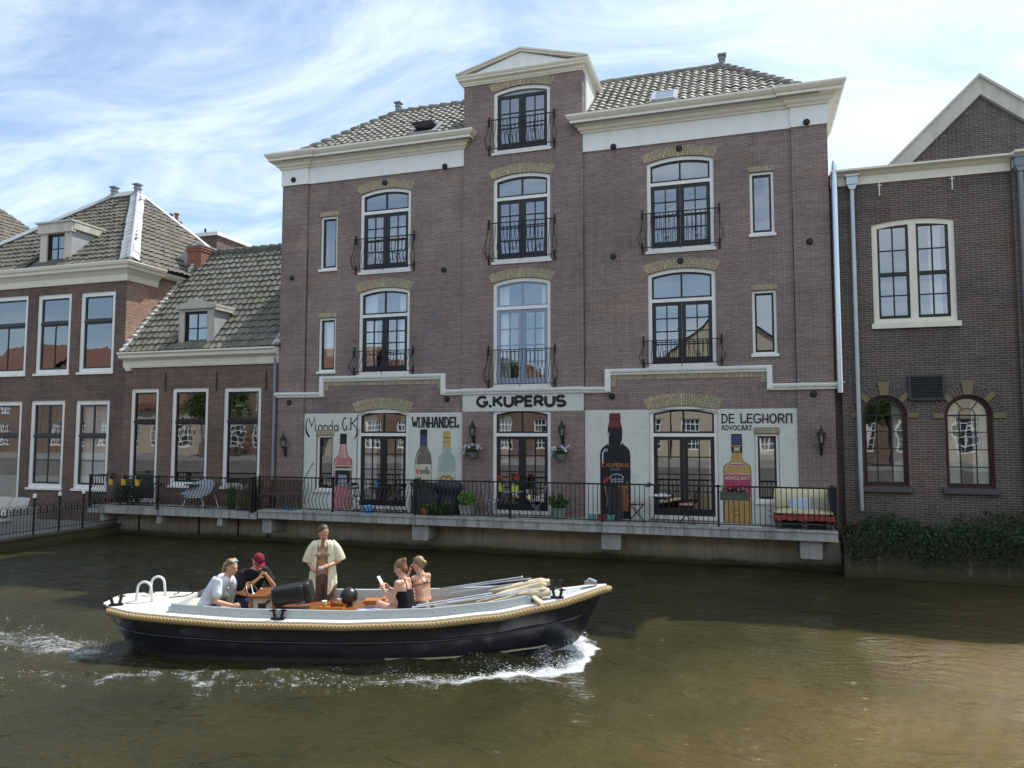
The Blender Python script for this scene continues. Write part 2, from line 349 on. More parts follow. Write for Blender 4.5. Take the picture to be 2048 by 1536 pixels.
def rootloc(o):
    while o.parent: o = o.parent
    return o.location
def obj(name, mb, mat, parent=None, local=False, smooth=False, fix=True):
    me = bpy.data.meshes.new(name)
    off = Vector((0, 0, 0)) if (local or parent is None) else rootloc(parent)
    me.from_pydata([(v[0]-off.x, v[1]-off.y, v[2]-off.z) for v in mb.v], [], mb.f)
    mats = mat if isinstance(mat, (list, tuple)) else [mat]
    for k in mats: me.materials.append(MATS[k])
    if len(mats) > 1: me.polygons.foreach_set('material_index', mb.mi)
    if mb.uv:
        a = me.attributes.new('uvm', 'FLOAT_VECTOR', 'POINT'); d = [0]*(3*len(mb.v))
        for i, u in mb.uv.items(): d[3*i], d[3*i+1] = u[0], u[1]
        a.data.foreach_set('vector', d)
    if mb.tone:
        a = me.attributes.new('tone', 'FLOAT', 'POINT'); d = [.5]*len(mb.v)
        for i, u in mb.tone.items(): d[i] = u
        a.data.foreach_set('value', d)
    me.validate()
    if fix:
        b = bmesh.new(); b.from_mesh(me); bmesh.ops.recalc_face_normals(b, faces=b.faces); b.to_mesh(me); b.free()
    if smooth: me.polygons.foreach_set('use_smooth', [True]*len(me.polygons))
    o = bpy.data.objects.new(name, me); COL.objects.link(o)
    if parent: o.parent = parent
    return o
def tag(o, label=None, cat=None, group=None, kind=None):
    for k, v in (('label', label), ('category', cat), ('group', group), ('kind', kind)):
        if v: o[k] = v
    return o
def thing(name, label, cat, loc=(0, 0, 0), rz=0, group=None):
    o = bpy.data.objects.new(name, None); COL.objects.link(o); o.empty_display_size = .2
    o.location = loc; o.rotation_euler = (0, 0, rz); return tag(o, label, cat, group)
def copy_tree(o, loc=None, rz=None, label=None, parent=None):
    c = o.copy(); COL.objects.link(c); c.parent = parent
    if loc is not None: c.location = loc
    if rz is not None: c.rotation_euler = (0, 0, rz)
    if label: c['label'] = label
    for ch in list(o.children): copy_tree(ch, parent=c)
    return c

def arch(x0, x1, z0, zs, rise, d=0, n=14, zb=None):
    """outline of an arched opening, counter-clockwise from bottom left, inset by d"""
    w = x1-x0; xm = (x0+x1)/2; zb = z0+d if zb is None else zb
    if rise <= 0: return [(x0+d, zb), (x1-d, zb)]+[(x1-d-(w-2*d)*i/n, zs-d) for i in range(n+1)]
    Rr = (w*w/4+rise*rise)/(2*rise); zc = zs+rise-Rr; r = Rr-d; hw = w/2-d
    a = math.asin(min(1, hw/r)); pts = [(x0+d, zb), (x1-d, zb)]
    for i in range(n+1):
        t = a-2*a*i/n; pts.append((xm+r*math.sin(t), zc+r*math.cos(t)))
    return pts

def wallpanel(mb, x0, x1, z0, z1, y, holes=(), depth=.3, sides=.3):
    loops = [[Vector((x0, z0, 0)), Vector((x1, z0, 0)), Vector((x1, z1, 0)), Vector((x0, z1, 0))]]
    for h in holes: loops.append([Vector((a, b, 0)) for a, b in reversed(h)])
    tri = tessellate_polygon(loops); flat = [p for l in loops for p in l]
    mb.add([(p.x, y, p.y) for p in flat], [tuple(t) for t in tri])
    for h in holes:
        n = len(h); mb.add([(a, y, b) for a, b in h]+[(a, y+depth, b) for a, b in h], [(i, (i+1) % n, n+(i+1) % n, n+i) for i in range(n)])
    if sides:
        mb.add([(x0, y, z0), (x0, y+sides, z0), (x0, y+sides, z1), (x0, y, z1)], [(0, 1, 2, 3)])
        mb.add([(x1, y, z0), (x1, y+sides, z0), (x1, y+sides, z1), (x1, y, z1)], [(0, 3, 2, 1)])
        mb.add([(x0, y, z1), (x1, y, z1), (x1, y+sides, z1), (x0, y+sides, z1)], [(0, 1, 2, 3)])

def molding(mb, path, prof, closed_profile=True):
    """sweep profile [(out, z)] along plan path [(x,y)]; 'out' is to the right of travel; mitred corners"""
    n = len(path); P = [Vector(p) for p in path]; vs = []
    for i in range(n):
        ds = []
        if i > 0: ds.append((P[i]-P[i-1]).normalized())
        if i < n-1: ds.append((P[i+1]-P[i]).normalized())
        ns = [Vector((d.y, -d.x)) for d in ds]
        if len(ns) == 2: m = (ns[0]+ns[1]); m = m/m.dot(ns[0]) if m.length > 1e-6 else ns[0]
        else: m = ns[0]
        for o, z in prof: vs.append((P[i].x+m.x*o, P[i].y+m.y*o, z))
    k = len(prof); fs = [(i*k+j, i*k+(j+1) % k, (i+1)*k+(j+1) % k, (i+1)*k+j) for i in range(n-1) for j in range(k)]
    fs += [tuple(range(k)), tuple((n-1)*k+j for j in reversed(range(k)))]
    return mb.add(vs, fs)

def inpoly(p, poly):
    c = False; n = len(poly)
    for i in range(n):
        (x1, y1), (x2, y2) = poly[i], poly[i-1]
        if (y1 > p[1]) != (y2 > p[1]) and p[0] < (x2-x1)*(p[1]-y1)/(y2-y1)+x1: c = not c
    return c
def tile_roof(name, O, Ud, Vd, poly, mat, parent, tw=.235, th=.30, amp=.042, skip=(), seed=1):
    """real pantiles: every tile its own curved, tilted piece"""
    rnd = random.Random(seed); O, Ud, Vd = Vector(O), Vector(Ud).normalized(), Vector(Vd).normalized(); Nn = Ud.cross(Vd)
    if Nn.z < 0: Nn = -Nn
    mb = MB(); us = [p[0] for p in poly]; vv = [p[1] for p in poly]
    mb.t = .1; mb.add([O+Ud*a+Vd*b-Nn*.03 for a, b in poly], [tuple(range(len(poly)))])
    nu = 6; j = 0; v = min(vv)
    while v < max(vv)-.05:
        u = min(us)
        while u < max(us)-.02:
            cu, cv = u+tw/2, v+th/2
            if inpoly((cu, cv), poly) and not any(a < cu < b and c < cv < d for a, b, c, d in skip):
                mb.t = rnd.random()**1.2; ju, jv, jn = rnd.uniform(-.009, .009), rnd.uniform(-.022, .018), rnd.uniform(-.006, .010); sk = rnd.uniform(-.05, .05)
                vs = []
                for (dv, lift) in ((-.0, .048), (th+.04, .004)):
                    for k in range(nu+1):
                        s = k/nu; h = amp*(.5-.5*math.cos(2*math.pi*(s*.92+.02)))*(.65+.7*s)
                        vs.append(O+Ud*(u+ju+tw*s*1.06+sk*dv)+Vd*(v+jv+dv)+Nn*(h+lift+jn))
                low = [vs[k]-Nn*.040+Vd*.004 for k in range(nu+1)]
                fs = [(k, k+1, nu+2+k, nu+1+k) for k in range(nu)]
                o = 2*(nu+1); fs += [(o+k, o+k+1, k+1, k) for k in range(nu)]
                mb.add(vs+low, fs)
            u += tw
        v += th
    mb.t = None
    return obj(name, mb, mat, parent, fix=False)
def ridge(mb, a, b, r=.12, step=.38, seed=3):
    rnd = random.Random(seed); a, b = Vector(a), Vector(b); n = max(1, int((b-a).length/step)); d = (b-a)/n; mb_t = mb.t
    for i in range(n):
        mb.t = rnd.random()
        mb.tube([a+d*i-Vector((0, 0, .02)), a+d*(i+1.12)-Vector((0, 0, .045))], [r*1.12, r*.92], 10)
    mb.t = mb_t
# ================================================================== the row of houses
def sash_window(parent, name, x0, x1, z0, zs, rise, y, frame='white_frame', sash='black_sash', transom=None, cols=2, rows=4,
                doors=True, fw_=.10, curtain=None, glassm='pane_glass', fan=2, bottom=.18, label=None, sill=True, top_panes=None, stile=.10, mid=None, setback=.05, dark_bar=False):
    yf = y+setback; O = arch(x0, x1, z0, zs, rise); I = arch(x0, x1, z0, zs, rise, fw_)
    m = MB(); m.ring(O, I, yf, yf+.13)
    if transom and not dark_bar: m.box(x0+fw_, x1-fw_, yf+.004, yf+.12, transom-.045, transom+.045)
    if sill: m.box(x0-.04, x1+.04, y-.045, yf+.10, z0-.06, z0+.012)
    f = obj(name, m, frame, parent)
    if label: f['label'] = label
    a, b = x0+fw_, x1-fw_; zb = z0+fw_; s = MB(); ys, ye = yf+.035, yf+.095; top = (transom-.045) if transom else None
    bw = .05
    if dark_bar: s.box(x0+fw_+.001, x1-fw_-.001, yf+.01, yf+.11, transom-.045, transom+.045); s.box(x0+fw_+.001, x1-fw_-.001, yf-.012, yf+.01, transom-.03, transom+.03)
    if transom:
        fo = arch(x0, x1, z0, zs, rise, fw_, zb=transom+.045); fi = arch(x0, x1, z0, zs, rise, fw_+bw, zb=transom+.045+bw)
        s.ring(fo, fi, ys, ye)
        for i in range(1, fan): xm = a+(b-a)*i/fan; s.box(xm-.025, xm+.025, ys+.004, ye-.004, transom+.05, zs+rise-fw_-.03)
    else: top = None
    lo = zb; hi = top if top else zs-fw_+.0
    if doors:
        xm = (a+b)/2
        for (l, r) in ((a, xm-.004), (xm+.004, b)):
            hh = hi
            s.box(l, l+stile, ys, ye, lo, hh); s.box(r-stile, r, ys, ye, lo, hh)
            s.box(l+stile, r-stile, ys+.002, ye-.002, lo, lo+bottom); s.box(l+stile, r-stile, ys+.002, ye-.002, hh-.09, hh)
            gl, gr, gb, gt = l+stile, r-stile, lo+bottom, hh-.09
            for i in range(1, cols): xx = gl+(gr-gl)*i/cols; s.box(xx-.016, xx+.016, ys+.01, ye-.01, gb, gt)
            for i in range(1, rows): z_ = gb+(gt-gb)*i/rows; s.box(gl, gr, ys+.012, ye-.012, z_-.016, z_+.016)
        s.tube([(xm-.05, ys-.03, lo+.95), (xm-.13, ys-.03, lo+.95)], .011, 6)
    else:
        hh = hi
        s.box(a, a+bw, ys, ye, lo, hh); s.box(b-bw, b, ys, ye, lo, hh); s.box(a+bw, b-bw, ys+.002, ye-.002, lo, lo+bw*1.3)
        if not transom:
            if rise > 0: s.ring(arch(x0, x1, z0, zs, rise, fw_, zb=zs-.15), arch(x0, x1, z0, zs, rise, fw_+bw, zb=zs-.15+.001), ys+.001, ye-.001)
            else: s.box(a+bw, b-bw, ys+.002, ye-.002, hh-bw, hh)
        else: s.box(a+bw, b-bw, ys+.002, ye-.002, hh-bw, hh)
        for i in range(1, cols): xx = a+(b-a)*i/cols; s.box(xx-.016, xx+.016, ys+.01, ye-.01, lo+bw, hh)
        for i in range(1, rows): z_ = lo+(hh-lo)*i/rows; s.box(a+bw, b-bw, ys+.012, ye-.012, z_-.016, z_+.016)
        if mid: s.box(a+.002, b-.002, ys-.018, ye, mid-.04, mid+.04)
    obj('sash', s, sash, f)
    g = MB(); P = arch(x0, x1, z0, zs, rise, fw_+.012)
    tri = tessellate_polygon([[Vector((p[0], p[1], 0)) for p in P]]); g.add([(p[0], yf+.065, p[1]) for p in P], [tuple(t) for t in tri])
    obj('pane', g, glassm, f)
    if curtain:
        c = MB()
        for (u0, u1, c0, c1) in curtain:        # fractions of width, z range
            xa, xb = a+(b-a)*u0, a+(b-a)*u1; n = 26; vs = []
            for zi, zc in ((0, c0), (1, c1)):
                for k in range(n+1):
                    t = k/n; vs.append((xa+(xb-xa)*t, yf+.20+.022*math.sin(t*math.pi*2*max(3, (xb-xa)*11))+.012*math.sin(t*37), zc))
            c.add(vs, [(k, k+1, n+2+k, n+1+k) for k in range(n)])
        obj('curtain', c, 'curtain', f, smooth=True)
    return f

def voussoir(mb, x0, x1, zs, rise, t=.30, y=-.004, extra=.05, th=.012, n=16):
    """segmental band of standing bricks over an opening"""
    w = x1-x0; xm = (x0+x1)/2; Rr = (w*w/4+rise*rise)/(2*rise); zc = zs+rise-Rr; a = math.asin(w/2/Rr)
    vs, uv = [], []
    for i in range(n+1):
        s = -1+2*i/n; ph = a*s*(1+extra/w*2); ph2 = ph*1.0+(.06/Rr)*s*(1 if rise < .4 else 0)
        for r, pp in ((Rr+.008, ph), (Rr+t, ph2)):
            for yy in (y-th, y+.02):
                vs.append((xm+r*math.sin(pp), yy, zc+r*math.cos(pp))); uv.append((r-Rr, Rr*ph))
    fs = []
    for i in range(n):
        o = 4*i; fs += [(o, o+4, o+6, o+2), (o+2, o+6, o+7, o+3), (o, o+1, o+5, o+4)]
    fs += [(0, 2, 3, 1), (4*n, 4*n+1, 4*n+3, 4*n+2)]
    mb.add(vs, fs, uv)
def soldier(mb, x0, x1, z0, z1, y, th=.012):
    v = [(x0, z0), (x1, z0), (x1, z1), (x0, z1)]
    mb.add([(a, y-th, b) for a, b in v]+[(a, y+.02, b) for a, b in v], [(0, 1, 2, 3), (0, 4, 5, 1), (1, 5, 6, 2), (2, 6, 7, 3), (3, 7, 4, 0)], [(b-z0, a) for a, b in v]*2)

def balconette(parent, x0, x1, zb, zt, y):
    """bellied wrought-iron guard in front of a french window"""
    m = MB(); e = .13; xa, xb = x0-e, x1+e; h = zt-zb
    def bel(t): return .07+.17*math.sin(math.pi*min(1, max(0, (1-t)))**.85)*(.35+.65*(1-t)) if t < 1 else .07
    yy = lambda t: y-.10-.20*math.exp(-((t-.28)/.26)**2)
    m.bar((xa, y-.11, zt), (xb, y-.11, zt), .035, .022); m.bar((xa, y-.13, zb), (xb, y-.13, zb), .03, .02)
    for x in (xa, xb):
        m.bar((x, y+.03, zt), (x, y-.12, zt), .03, .02); m.bar((x, y+.03, zb), (x, y-.14, zb), .03, .02)
        for zz_ in (zt, zb):
            m.box(x-.022, x+.022, y-.022, y+.01, zz_-.13, zz_+.13); m.ell((x, y-.03, zz_+.13), .022, n=6); m.ell((x, y-.03, zz_-.13), .022, n=6)
        sg = -1 if x == xa else 1
        m.tube([(x+sg*.10*math.exp(-((k/10-.28)/.24)**2), yy(k/10)*.5+(y-.06)*.5, zb+h*k/10) for k in range(11)], .010, 5)
    n = int((xb-xa)/.115)
    for i in range(n+1):
        x = xa+(xb-xa)*i/n
        m.tube([(x, yy(k/9), zb+h*k/9) for k in range(10)], .0085, 4)
    for q in (.3, .5, .7):
        x = xa+(xb-xa)*q; z = zb+h*.42; y_ = yy(.42)-.01
        for sx in (-1, 1):
            for sz in (-1, 1):
                m.tube([(x+sx*(.055*(1-math.cos(a_))/1.0*.5+.004), y_, z+sz*.05*math.sin(a_)) for a_ in (0, .7, 1.4, 2.2, 3.0, 3.8, 4.4)], .006, 4)
    m.bar(((xa+xb)/2, y-.13, zb-.08), ((xa+xb)/2, y-.13, zb), .02, .02)
    return obj('balconette', m, 'iron', parent)

def anchor_plate(parent, x, z, y=0):
    m = MB(); m.lathe([(.085, 0), (.085, .02), (.06, .035), (.03, .045)], n=16)
    for k in range(6): a = k*math.pi/3; m.ell((.06*math.cos(a), .06*math.sin(a), .028), (.026, .026, .02), n=6)
    m.xf(Matrix.Translation((x, y, z)) @ Matrix.Rotation(R(90), 4, 'X')); return obj('wall_anchor', m, 'iron', parent)

# ---- main house (old wine warehouse)
mh = thing('brick_house', 'tall brown brick canal house with painted bottle murals and a central pedimented bay', 'house', (-6, 0, 1.0))
ZL = dict(g=(1.07, 3.95, .13, 3.30), s=(5.11, 7.66, .13, 6.93), t=(8.28, 10.75, .13, 10.16))
XL, XC, XR = (-11.26, -9.54), (-6.87, -5.15), (-2.43, -.65)
def hole(x, z): return arch(x[0], x[1], z[0], z[1], z[2])
def rect(a, b, c, d): return [(a, c), (b, c), (b, d), (a, d)]
NL = [(-12.66, -12.06, 1.59, 3.28), (-12.66, -12.06, 5.25, 6.94), (-12.66, -12.06, 8.47, 10.17)]
NR = [(.26, .84, 1.60, 3.34), (.26, .86, 5.38, 7.06), (.26, .86, 8.54, 10.21)]
ZC = dict(g=(1.07, 3.95, .13, 3.30), s=(4.64, 7.67, .13, 6.94), t=(8.28, 10.75, .13, 10.16), u=(11.53, 13.37, .13, None))
m = MB()
wallpanel(m, -14.05, -13.12, 0, 11.9, -.06)
wallpanel(m, -13.12, -7.80, 0, 11.9, 0, [hole(XL, ZL[k]) for k in 'gst']+[rect(*a) for a in NL])
wallpanel(m, -7.80, -4.20, 0, 13.8, -.06, [hole(XC, ZC[k]) for k in 'gstu'])
wallpanel(m, -4.20, 1.31, 0, 11.9, 0, [hole(XR, ZL[k]) for k in 'gst']+[rect(*a) for a in NR])
wallpanel(m, 1.31, 2.18, 0, 11.9, -.06)
# side and back walls
m.add([(-14.05, .24, 0), (-14.05, 6.1, 0), (-14.05, 6.1, 12.1), (-14.05, .24, 12.1)], [(0, 1, 2, 3)])
m.add([(2.18, .24, 0), (2.18, 6.1, 0), (2.18, 6.1, 12.1), (2.18, .24, 12.1)], [(0, 1, 2, 3)])
m.add([(-14.05, 6.1, 0), (2.18, 6.1, 0), (2.18, 6.1, 12.1), (-14.05, 6.1, 12.1)], [(0, 1, 2, 3)])
obj('wall', m, 'brick_main', mh)
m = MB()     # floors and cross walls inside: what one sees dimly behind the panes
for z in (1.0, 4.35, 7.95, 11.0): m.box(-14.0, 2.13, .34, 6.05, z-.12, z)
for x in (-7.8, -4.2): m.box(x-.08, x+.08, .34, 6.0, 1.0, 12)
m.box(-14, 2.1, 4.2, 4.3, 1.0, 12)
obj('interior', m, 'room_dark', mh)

CW = [(0, .26, 5.2, 7.6), (.76, 1, 5.2, 7.6)]
def lab(a, b): return a+' '+b
for key, X, nm in (('L', XL, 'left'), ('C', XC, 'centre'), ('R', XR, 'right')):
    ZZ = ZC if key == 'C' else ZL; yy = -.06 if key == 'C' else 0
    for lv in ('gst' + ('u' if key == 'C' else '')):
        z0, zs, rise, tr = ZZ[lv]; cur = None; sm = 'black_sash'
        if (key, lv) == ('L', 's'): cur = [(0, .28, 5.3, 7.62), (.78, 1, 5.3, 7.62)]
        if (key, lv) == ('C', 's'): cur = [(0, .22, 4.8, 7.62), (.86, 1, 4.8, 7.62)]; sm = 'blue_sash'
        if (key, lv) == ('L', 'g'): cur = [(0, .30, 1.3, 3.9), (.84, 1, 1.3, 3.9)]
        if (key, lv) == ('C', 'g'): cur = [(.02, .2, 2.5, 3.2), (0, .25, 3.35, 3.9)]
        if (key, lv) == ('R', 'g'): cur = [(.9, 1, 1.3, 3.2)]
        if tr is None:
            sash_window(mh, 'french_window', X[0], X[1], z0, zs, rise, yy, rows=3, bottom=.2, cols=2)
        else:
            sash_window(mh, 'french_window', X[0], X[1], z0, zs, rise, yy, transom=tr, sash=sm, curtain=cur, rows=4 if lv != 't' else 4,
                        label='light blue double doors with white curtains' if sm == 'blue_sash' else None, sill=(lv != 'g'))
        if lv != 'g':
            h = {'s': 5.83 if key != 'C' else 5.72, 't': 9.32 if key != 'C' else 9.42, 'u': 12.50}[lv]
            balconette(mh, X[0], X[1], z0+.10, h, yy)
for (a, b, c, d) in NL+NR:
    sash_window(mh, 'narrow_window', a, b, c, d, 0, 0, doors=False, cols=1, rows=1, fw_=.065, curtain=[(.15, .95, c+.5, d-.1)] if (a < -12 and 5 < c < 6) else ([(.0, 1, d-.55, d-.1)] if (a > 0 and c < 2) else None), sill=True)
for X, Z, y in ((XL, ZL['g'], 0), (XL, ZL['s'], 0), (XL, ZL['t'], 0), (XR, ZL['g'], 0), (XR, ZL['s'], 0), (XR, ZL['t'], 0), (XC, ZC['s'], -.06), (XC, ZC['t'], -.06), (XC, ZC['u'], -.06)):
    m = MB(); voussoir(m, X[0], X[1], Z[1], Z[2], .34 if Z[0] < 2 else .27, y, extra=.015); obj('brick_arch', m, 'brick_yellow', mh)
for (a, b, c, d) in NL+NR: m = MB(); soldier(m, a-.03, b+.03, d+.01, d+.15, 0); obj('brick_lintel', m, 'brick_yellow', mh)
m = MB()
soldier(m, -12.42, -8.50, 4.80, 4.93, 0); soldier(m, -12.42, -12.28, 4.66, 4.80, 0); soldier(m, -8.62, -8.50, 4.66, 4.80, 0); obj('brick_band', m, 'brick_yellow', mh)
m = MB(); soldier(m, -3.47, .58, 4.80, 4.93, 0); soldier(m, .44, .58, 4.66, 4.80, 0); soldier(m, -3.47, -3.33, 4.62, 4.80, 0)
obj('brick_band', m, 'brick_yellow', mh)

# string course that steps up over the ground-floor doors
SP = [(0, 0), (.035, 0), (.05, .025), (.05, .055), (.085, .075), (.10, .12), (.10, .155), (0, .175)]
m = MB()
def course(xa, xb, z, y=0, ends=None): molding(m, [(xa, y), (xb, y)], [(o, z+h) for o, h in SP])
course(-13.12, -12.42, 4.45); course(-12.56, -8.34, 4.93); course(-8.48, -7.80, 4.45); course(-7.80, -4.20, 4.46, -.06); course(-4.20, -3.46, 4.45); course(-3.62, .72, 4.93); course(.58, 1.31, 4.45)
molding(m, [(-14.05, .3), (-14.05, -.06), (-13.12, -.06)], [(o, 4.45+h) for o, h in SP])
molding(m, [(1.31, -.06), (2.18, -.06), (2.18, .3)], [(o, 4.45+h) for o, h in SP])
for x0, x1 in ((-12.56, -12.42), (-8.48, -8.34), (-3.62, -3.46), (.58, .72)): m.box(x0+.002, x1-.002, -.094, 0, 4.47, 5.09); m.box(x0+.03, x1-.03, -.108, -.09, 4.50, 5.06)
obj('string_course', m, 'white_frame', mh)

# frieze and cornices
m = MB()
m.box(-14.08, -13.10, -.10, .2, 11.28, 11.86); m.box(-13.10, -7.80, -.045, .2, 11.28, 11.86); m.box(-14.08, -13.9, .2, 6.1, 11.28, 11.86)
obj('frieze', m, 'white_frieze', mh); m = MB()
m.box(-4.20, 1.29, -.045, .2, 11.28, 11.86); m.box(1.29, 2.21, -.10, .2, 11.28, 11.86)
m.box(2.05, 2.21, .2, 6.1, 11.28, 11.86)
obj('frieze', m, 'white_frieze', mh)
CP = [(0, 0), (.05, 0), (.07, .05), (.13, .08), (.15, .13), (.15, .16), (.26, .20), (.32, .22), (.36, .225), (.36, .30), (.40, .315), (.44, .36), (.47, .40), (.47, .44), (.46, .455), (0, .47)]
def cp(z, s=1, hs=1): return [(o*s, z+h*hs) for o, h in CP]
m = MB()
molding(m, [(-14.08, 3), (-14.08, -.10), (-13.08, -.10), (-13.08, -.045), (-7.80, -.045), (-7.80, .02)], cp(11.80, .86))
obj('cornice', m, 'cream_cornice', mh); m = MB()
molding(m, [(-4.20, .02), (-4.20, -.045), (1.27, -.045), (1.27, -.10), (2.21, -.10), (2.21, 3)], cp(11.80, .86))
obj('cornice', m, 'cream_cornice', mh)
m = MB()
zc0 = 13.68
molding(m, [(-7.80, 2.6), (-7.80, -.06), (-4.20, -.06), (-4.20, 2.6)], cp(zc0, .42, .62))
# raking mouldings and tympanum
pk = 14.50; xl, xr, xm = -8.00, -4.00, -6.0; zt = zc0+.62*.47
for sx, xe in ((-1, xl), (1, xr)):
    a = Vector((xe, 0, zt)); b = Vector((xm, 0, pk)); d = (b-a).normalized(); nrm = Vector((-d.z, 0, d.x)) if d.x > 0 else Vector((d.z, 0, -d.x))
    for (o0, o1, h0, h1) in ((-.285, 2.6, 0, .05), (-.25, 2.6, -.06, 0)):
        lo, hi = a+nrm*h0, a+nrm*h1; lb = Vector((xm, 0, pk+h0/abs(d.x))); hb = Vector((xm, 0, pk+h1/abs(d.x)))
        if h0 < 0: lo = a+d*(-h0*5.2)+nrm*h0
        if h1 < 0: hi = a+d*(-h1*5.2)+nrm*h1
        vs = [(p.x, yv, p.z) for yv in (o0, o1) for p in (lo, lb, hb, hi)]
        m.add(vs, [(0, 1, 2, 3), (7, 6, 5, 4), (0, 4, 5, 1), (1, 5, 6, 2), (2, 6, 7, 3), (3, 7, 4, 0)])
obj('pediment', m, 'cream_cornice', mh)
m = MB(); m.prism([(xl+.5, zt), (xr-.5, zt), (xm, pk-.07)], -.18, 2.4); obj('tympanum', m, 'white_frieze', mh)
for x, s in ((-7.8, -1), (-4.2, 1)):      # boarded cheeks of the bay above the roofs
    m = MB()
    m.box(min(x, x+s*.04), max(x, x+s*.04), .25, 3.2, 11.9, 13.72)
    for k in range(12): z = 12.0+k*.145; m.box(min(x+s*.04, x+s*.055), max(x+s*.04, x+s*.055), .26, 3.2, z, z+.13)
    obj('bay_cheek', m, 'white_frieze', mh)
m = MB(); m.add([(-13.9, -.4, 12.0), (-7.5, -.4, 12.0), (-7.5, .05, 12.0), (-7.85, .05, 12.0), (-7.85, 6.1, 12.0), (-13.9, 6.1, 12.0)], [(0, 1, 2, 3, 4, 5)]); m.add([(-4.5, -.4, 12.0), (2.0, -.4, 12.0), (2.0, 6.1, 12.0), (-4.15, 6.1, 12.0), (-4.15, .05, 12.0), (-4.5, .05, 12.0)], [(0, 1, 2, 3, 4, 5)]); obj('gutter', m, 'lead', mh)

# roofs: front slope left and right of the bay, hip ends
ZE, YE, YR, ZR = 12.20, -.12, 3.0, 14.68; sl = math.hypot(YR-YE, ZR-ZE); Vd = Vector((0, YR-YE, ZR-ZE))/sl
tile_roof('roof', (-13.7, YE, ZE), (1, 0, 0), Vd, [(0, 0), (5.9, 0), (5.9, sl), (2.2, sl)], 'tile_main', mh, skip=[(3.95, 4.80, .55, 1.55)], seed=2)
tile_roof('roof', (-4.2, YE, ZE), (1, 0, 0), Vd, [(0, 0), (5.95, 0), (3.77, sl), (0, sl)], 'tile_main', mh, skip=[(1.85, 2.62, .5, 1.5)], seed=3)
Vh = Vector((2.2, 0, ZR-ZE)); sh = Vh.length
tile_roof('roof', (-13.7, 6.1, ZE), (0, -1, 0), Vh, [(0, 0), (6.2, 0), (3.1, sh)], 'tile_main', mh, seed=4)
tile_roof('roof', (1.75, YE, ZE), (0, 1, 0), (-2.18, 0, ZR-ZE), [(0, 0), (6.2, 0), (3.1, sh)], 'tile_main', mh, seed=5)
m = MB(); m.t = .3
m.add([(-13.7, 6.1, ZE), (1.75, 6.1, ZE), (-.43, YR, ZR-.03), (-11.5, YR, ZR-.03)], [(0, 1, 2, 3)])
ridge(m, (-13.7, YE, ZE+.05), (-11.5, YR, ZR+.05)); ridge(m, (1.75, YE, ZE+.05), (-.43, YR, ZR+.05)); ridge(m, (-11.5, YR, ZR+.05), (-7.8, YR, ZR+.05)); ridge(m, (-.43, YR, ZR+.05), (-4.2, YR, ZR+.05))
ridge(m, (-13.7, 6.1, ZE+.05), (-11.5, YR, ZR+.05)); ridge(m, (1.75, 6.1, ZE+.05), (-.43, YR, ZR+.05))
obj('ridge_tiles', m, 'tile_main', mh, smooth=True)
def slope_pt(x, v, n): 
    Nn = Vector((1, 0, 0)).cross(Vd); return Vector((x, YE, ZE))+Vd*v+Nn*n
def skylight(x0, x1, v0, v1, openk, label):
    m = MB(); 
    def q(x, v, n): return slope_pt(x, v, n)
    def slab(xa, xb, va, vb, na, nb, rot=0):
        ps = []
        for n in (na, nb):
            for v in (va, vb):
                for x in (xa, xb):
                    p = q(x, v, n)
                    if rot:
                        piv = q((x0+x1)/2, (v0+v1)/2, .12); p = Matrix.Translation(piv) @ Matrix.Rotation(rot, 4, 'X') @ Matrix.Translation(-piv) @ p
                    ps.append(p)
        m.add(ps, [(0, 2, 3, 1), (4, 5, 7, 6), (0, 1, 5, 4), (2, 6, 7, 3), (0, 4, 6, 2), (1, 3, 7, 5)])
    slab(x0, x0+.08, v0, v1, -.02, .12); slab(x1-.08, x1, v0, v1, -.02, .12); slab(x0+.08, x1-.08, v0, v0+.08, -.02, .118); slab(x0+.08, x1-.08, v1-.08, v1, -.02, .118)
    f = obj('skylight', m, 'lead', mh); f['label'] = label
    m = MB(); rot = R(-38) if openk else 0
    for a in ((x0+.06, x0+.12, v0+.06, v1-.06), (x1-.12, x1-.06, v0+.06, v1-.06), (x0+.12, x1-.12, v0+.06, v0+.13), (x0+.12, x1-.12, v1-.13, v1-.06)): slab(*a, .122, .15, rot)
    obj('sash', m, 'vent_dark' if openk else 'lead', f)
    m = MB(); slab(x0+.115, x1-.115, v0+.12, v1-.12, .128, .14, rot); obj('pane', m, 'skylight_glass', f)
    if openk:
        m = MB(); slab(x0+.08, x1-.08, v0+.08, v1-.08, -.01, .0); obj('opening', m, 'brick_red', f)
mg = M_('skylight_glass'); mg.fin((.16, .2, .26), .06, None, 0, 1)
skylight(-9.75, -8.92, .55, 1.5, True, 'roof window swung open'); skylight(-2.35, -1.60, .5, 1.48, False, 'closed roof window')
def roof_vent(parent, x, y, z, name='roof_vent', s=1):
    m = MB(); m.box(x-.08*s, x+.08*s, y-.08*s, y+.08*s, z-.3, z+.28*s); m.box(x-.10*s, x+.10*s, y-.10*s, y+.10*s, z+.16*s, z+.20*s); m.box(x-.13*s, x+.13*s, y-.13*s, y+.13*s, z+.285*s, z+.325*s); m.box(x-.09*s, x+.09*s, y-.09*s, y+.09*s, z+.328*s, z+.35*s)
    return obj(name, m, 'gutter_grey', parent)
roof_vent(mh, -11.5, 3.0, 14.75); roof_vent(mh, -.43, 3.0, 14.75)
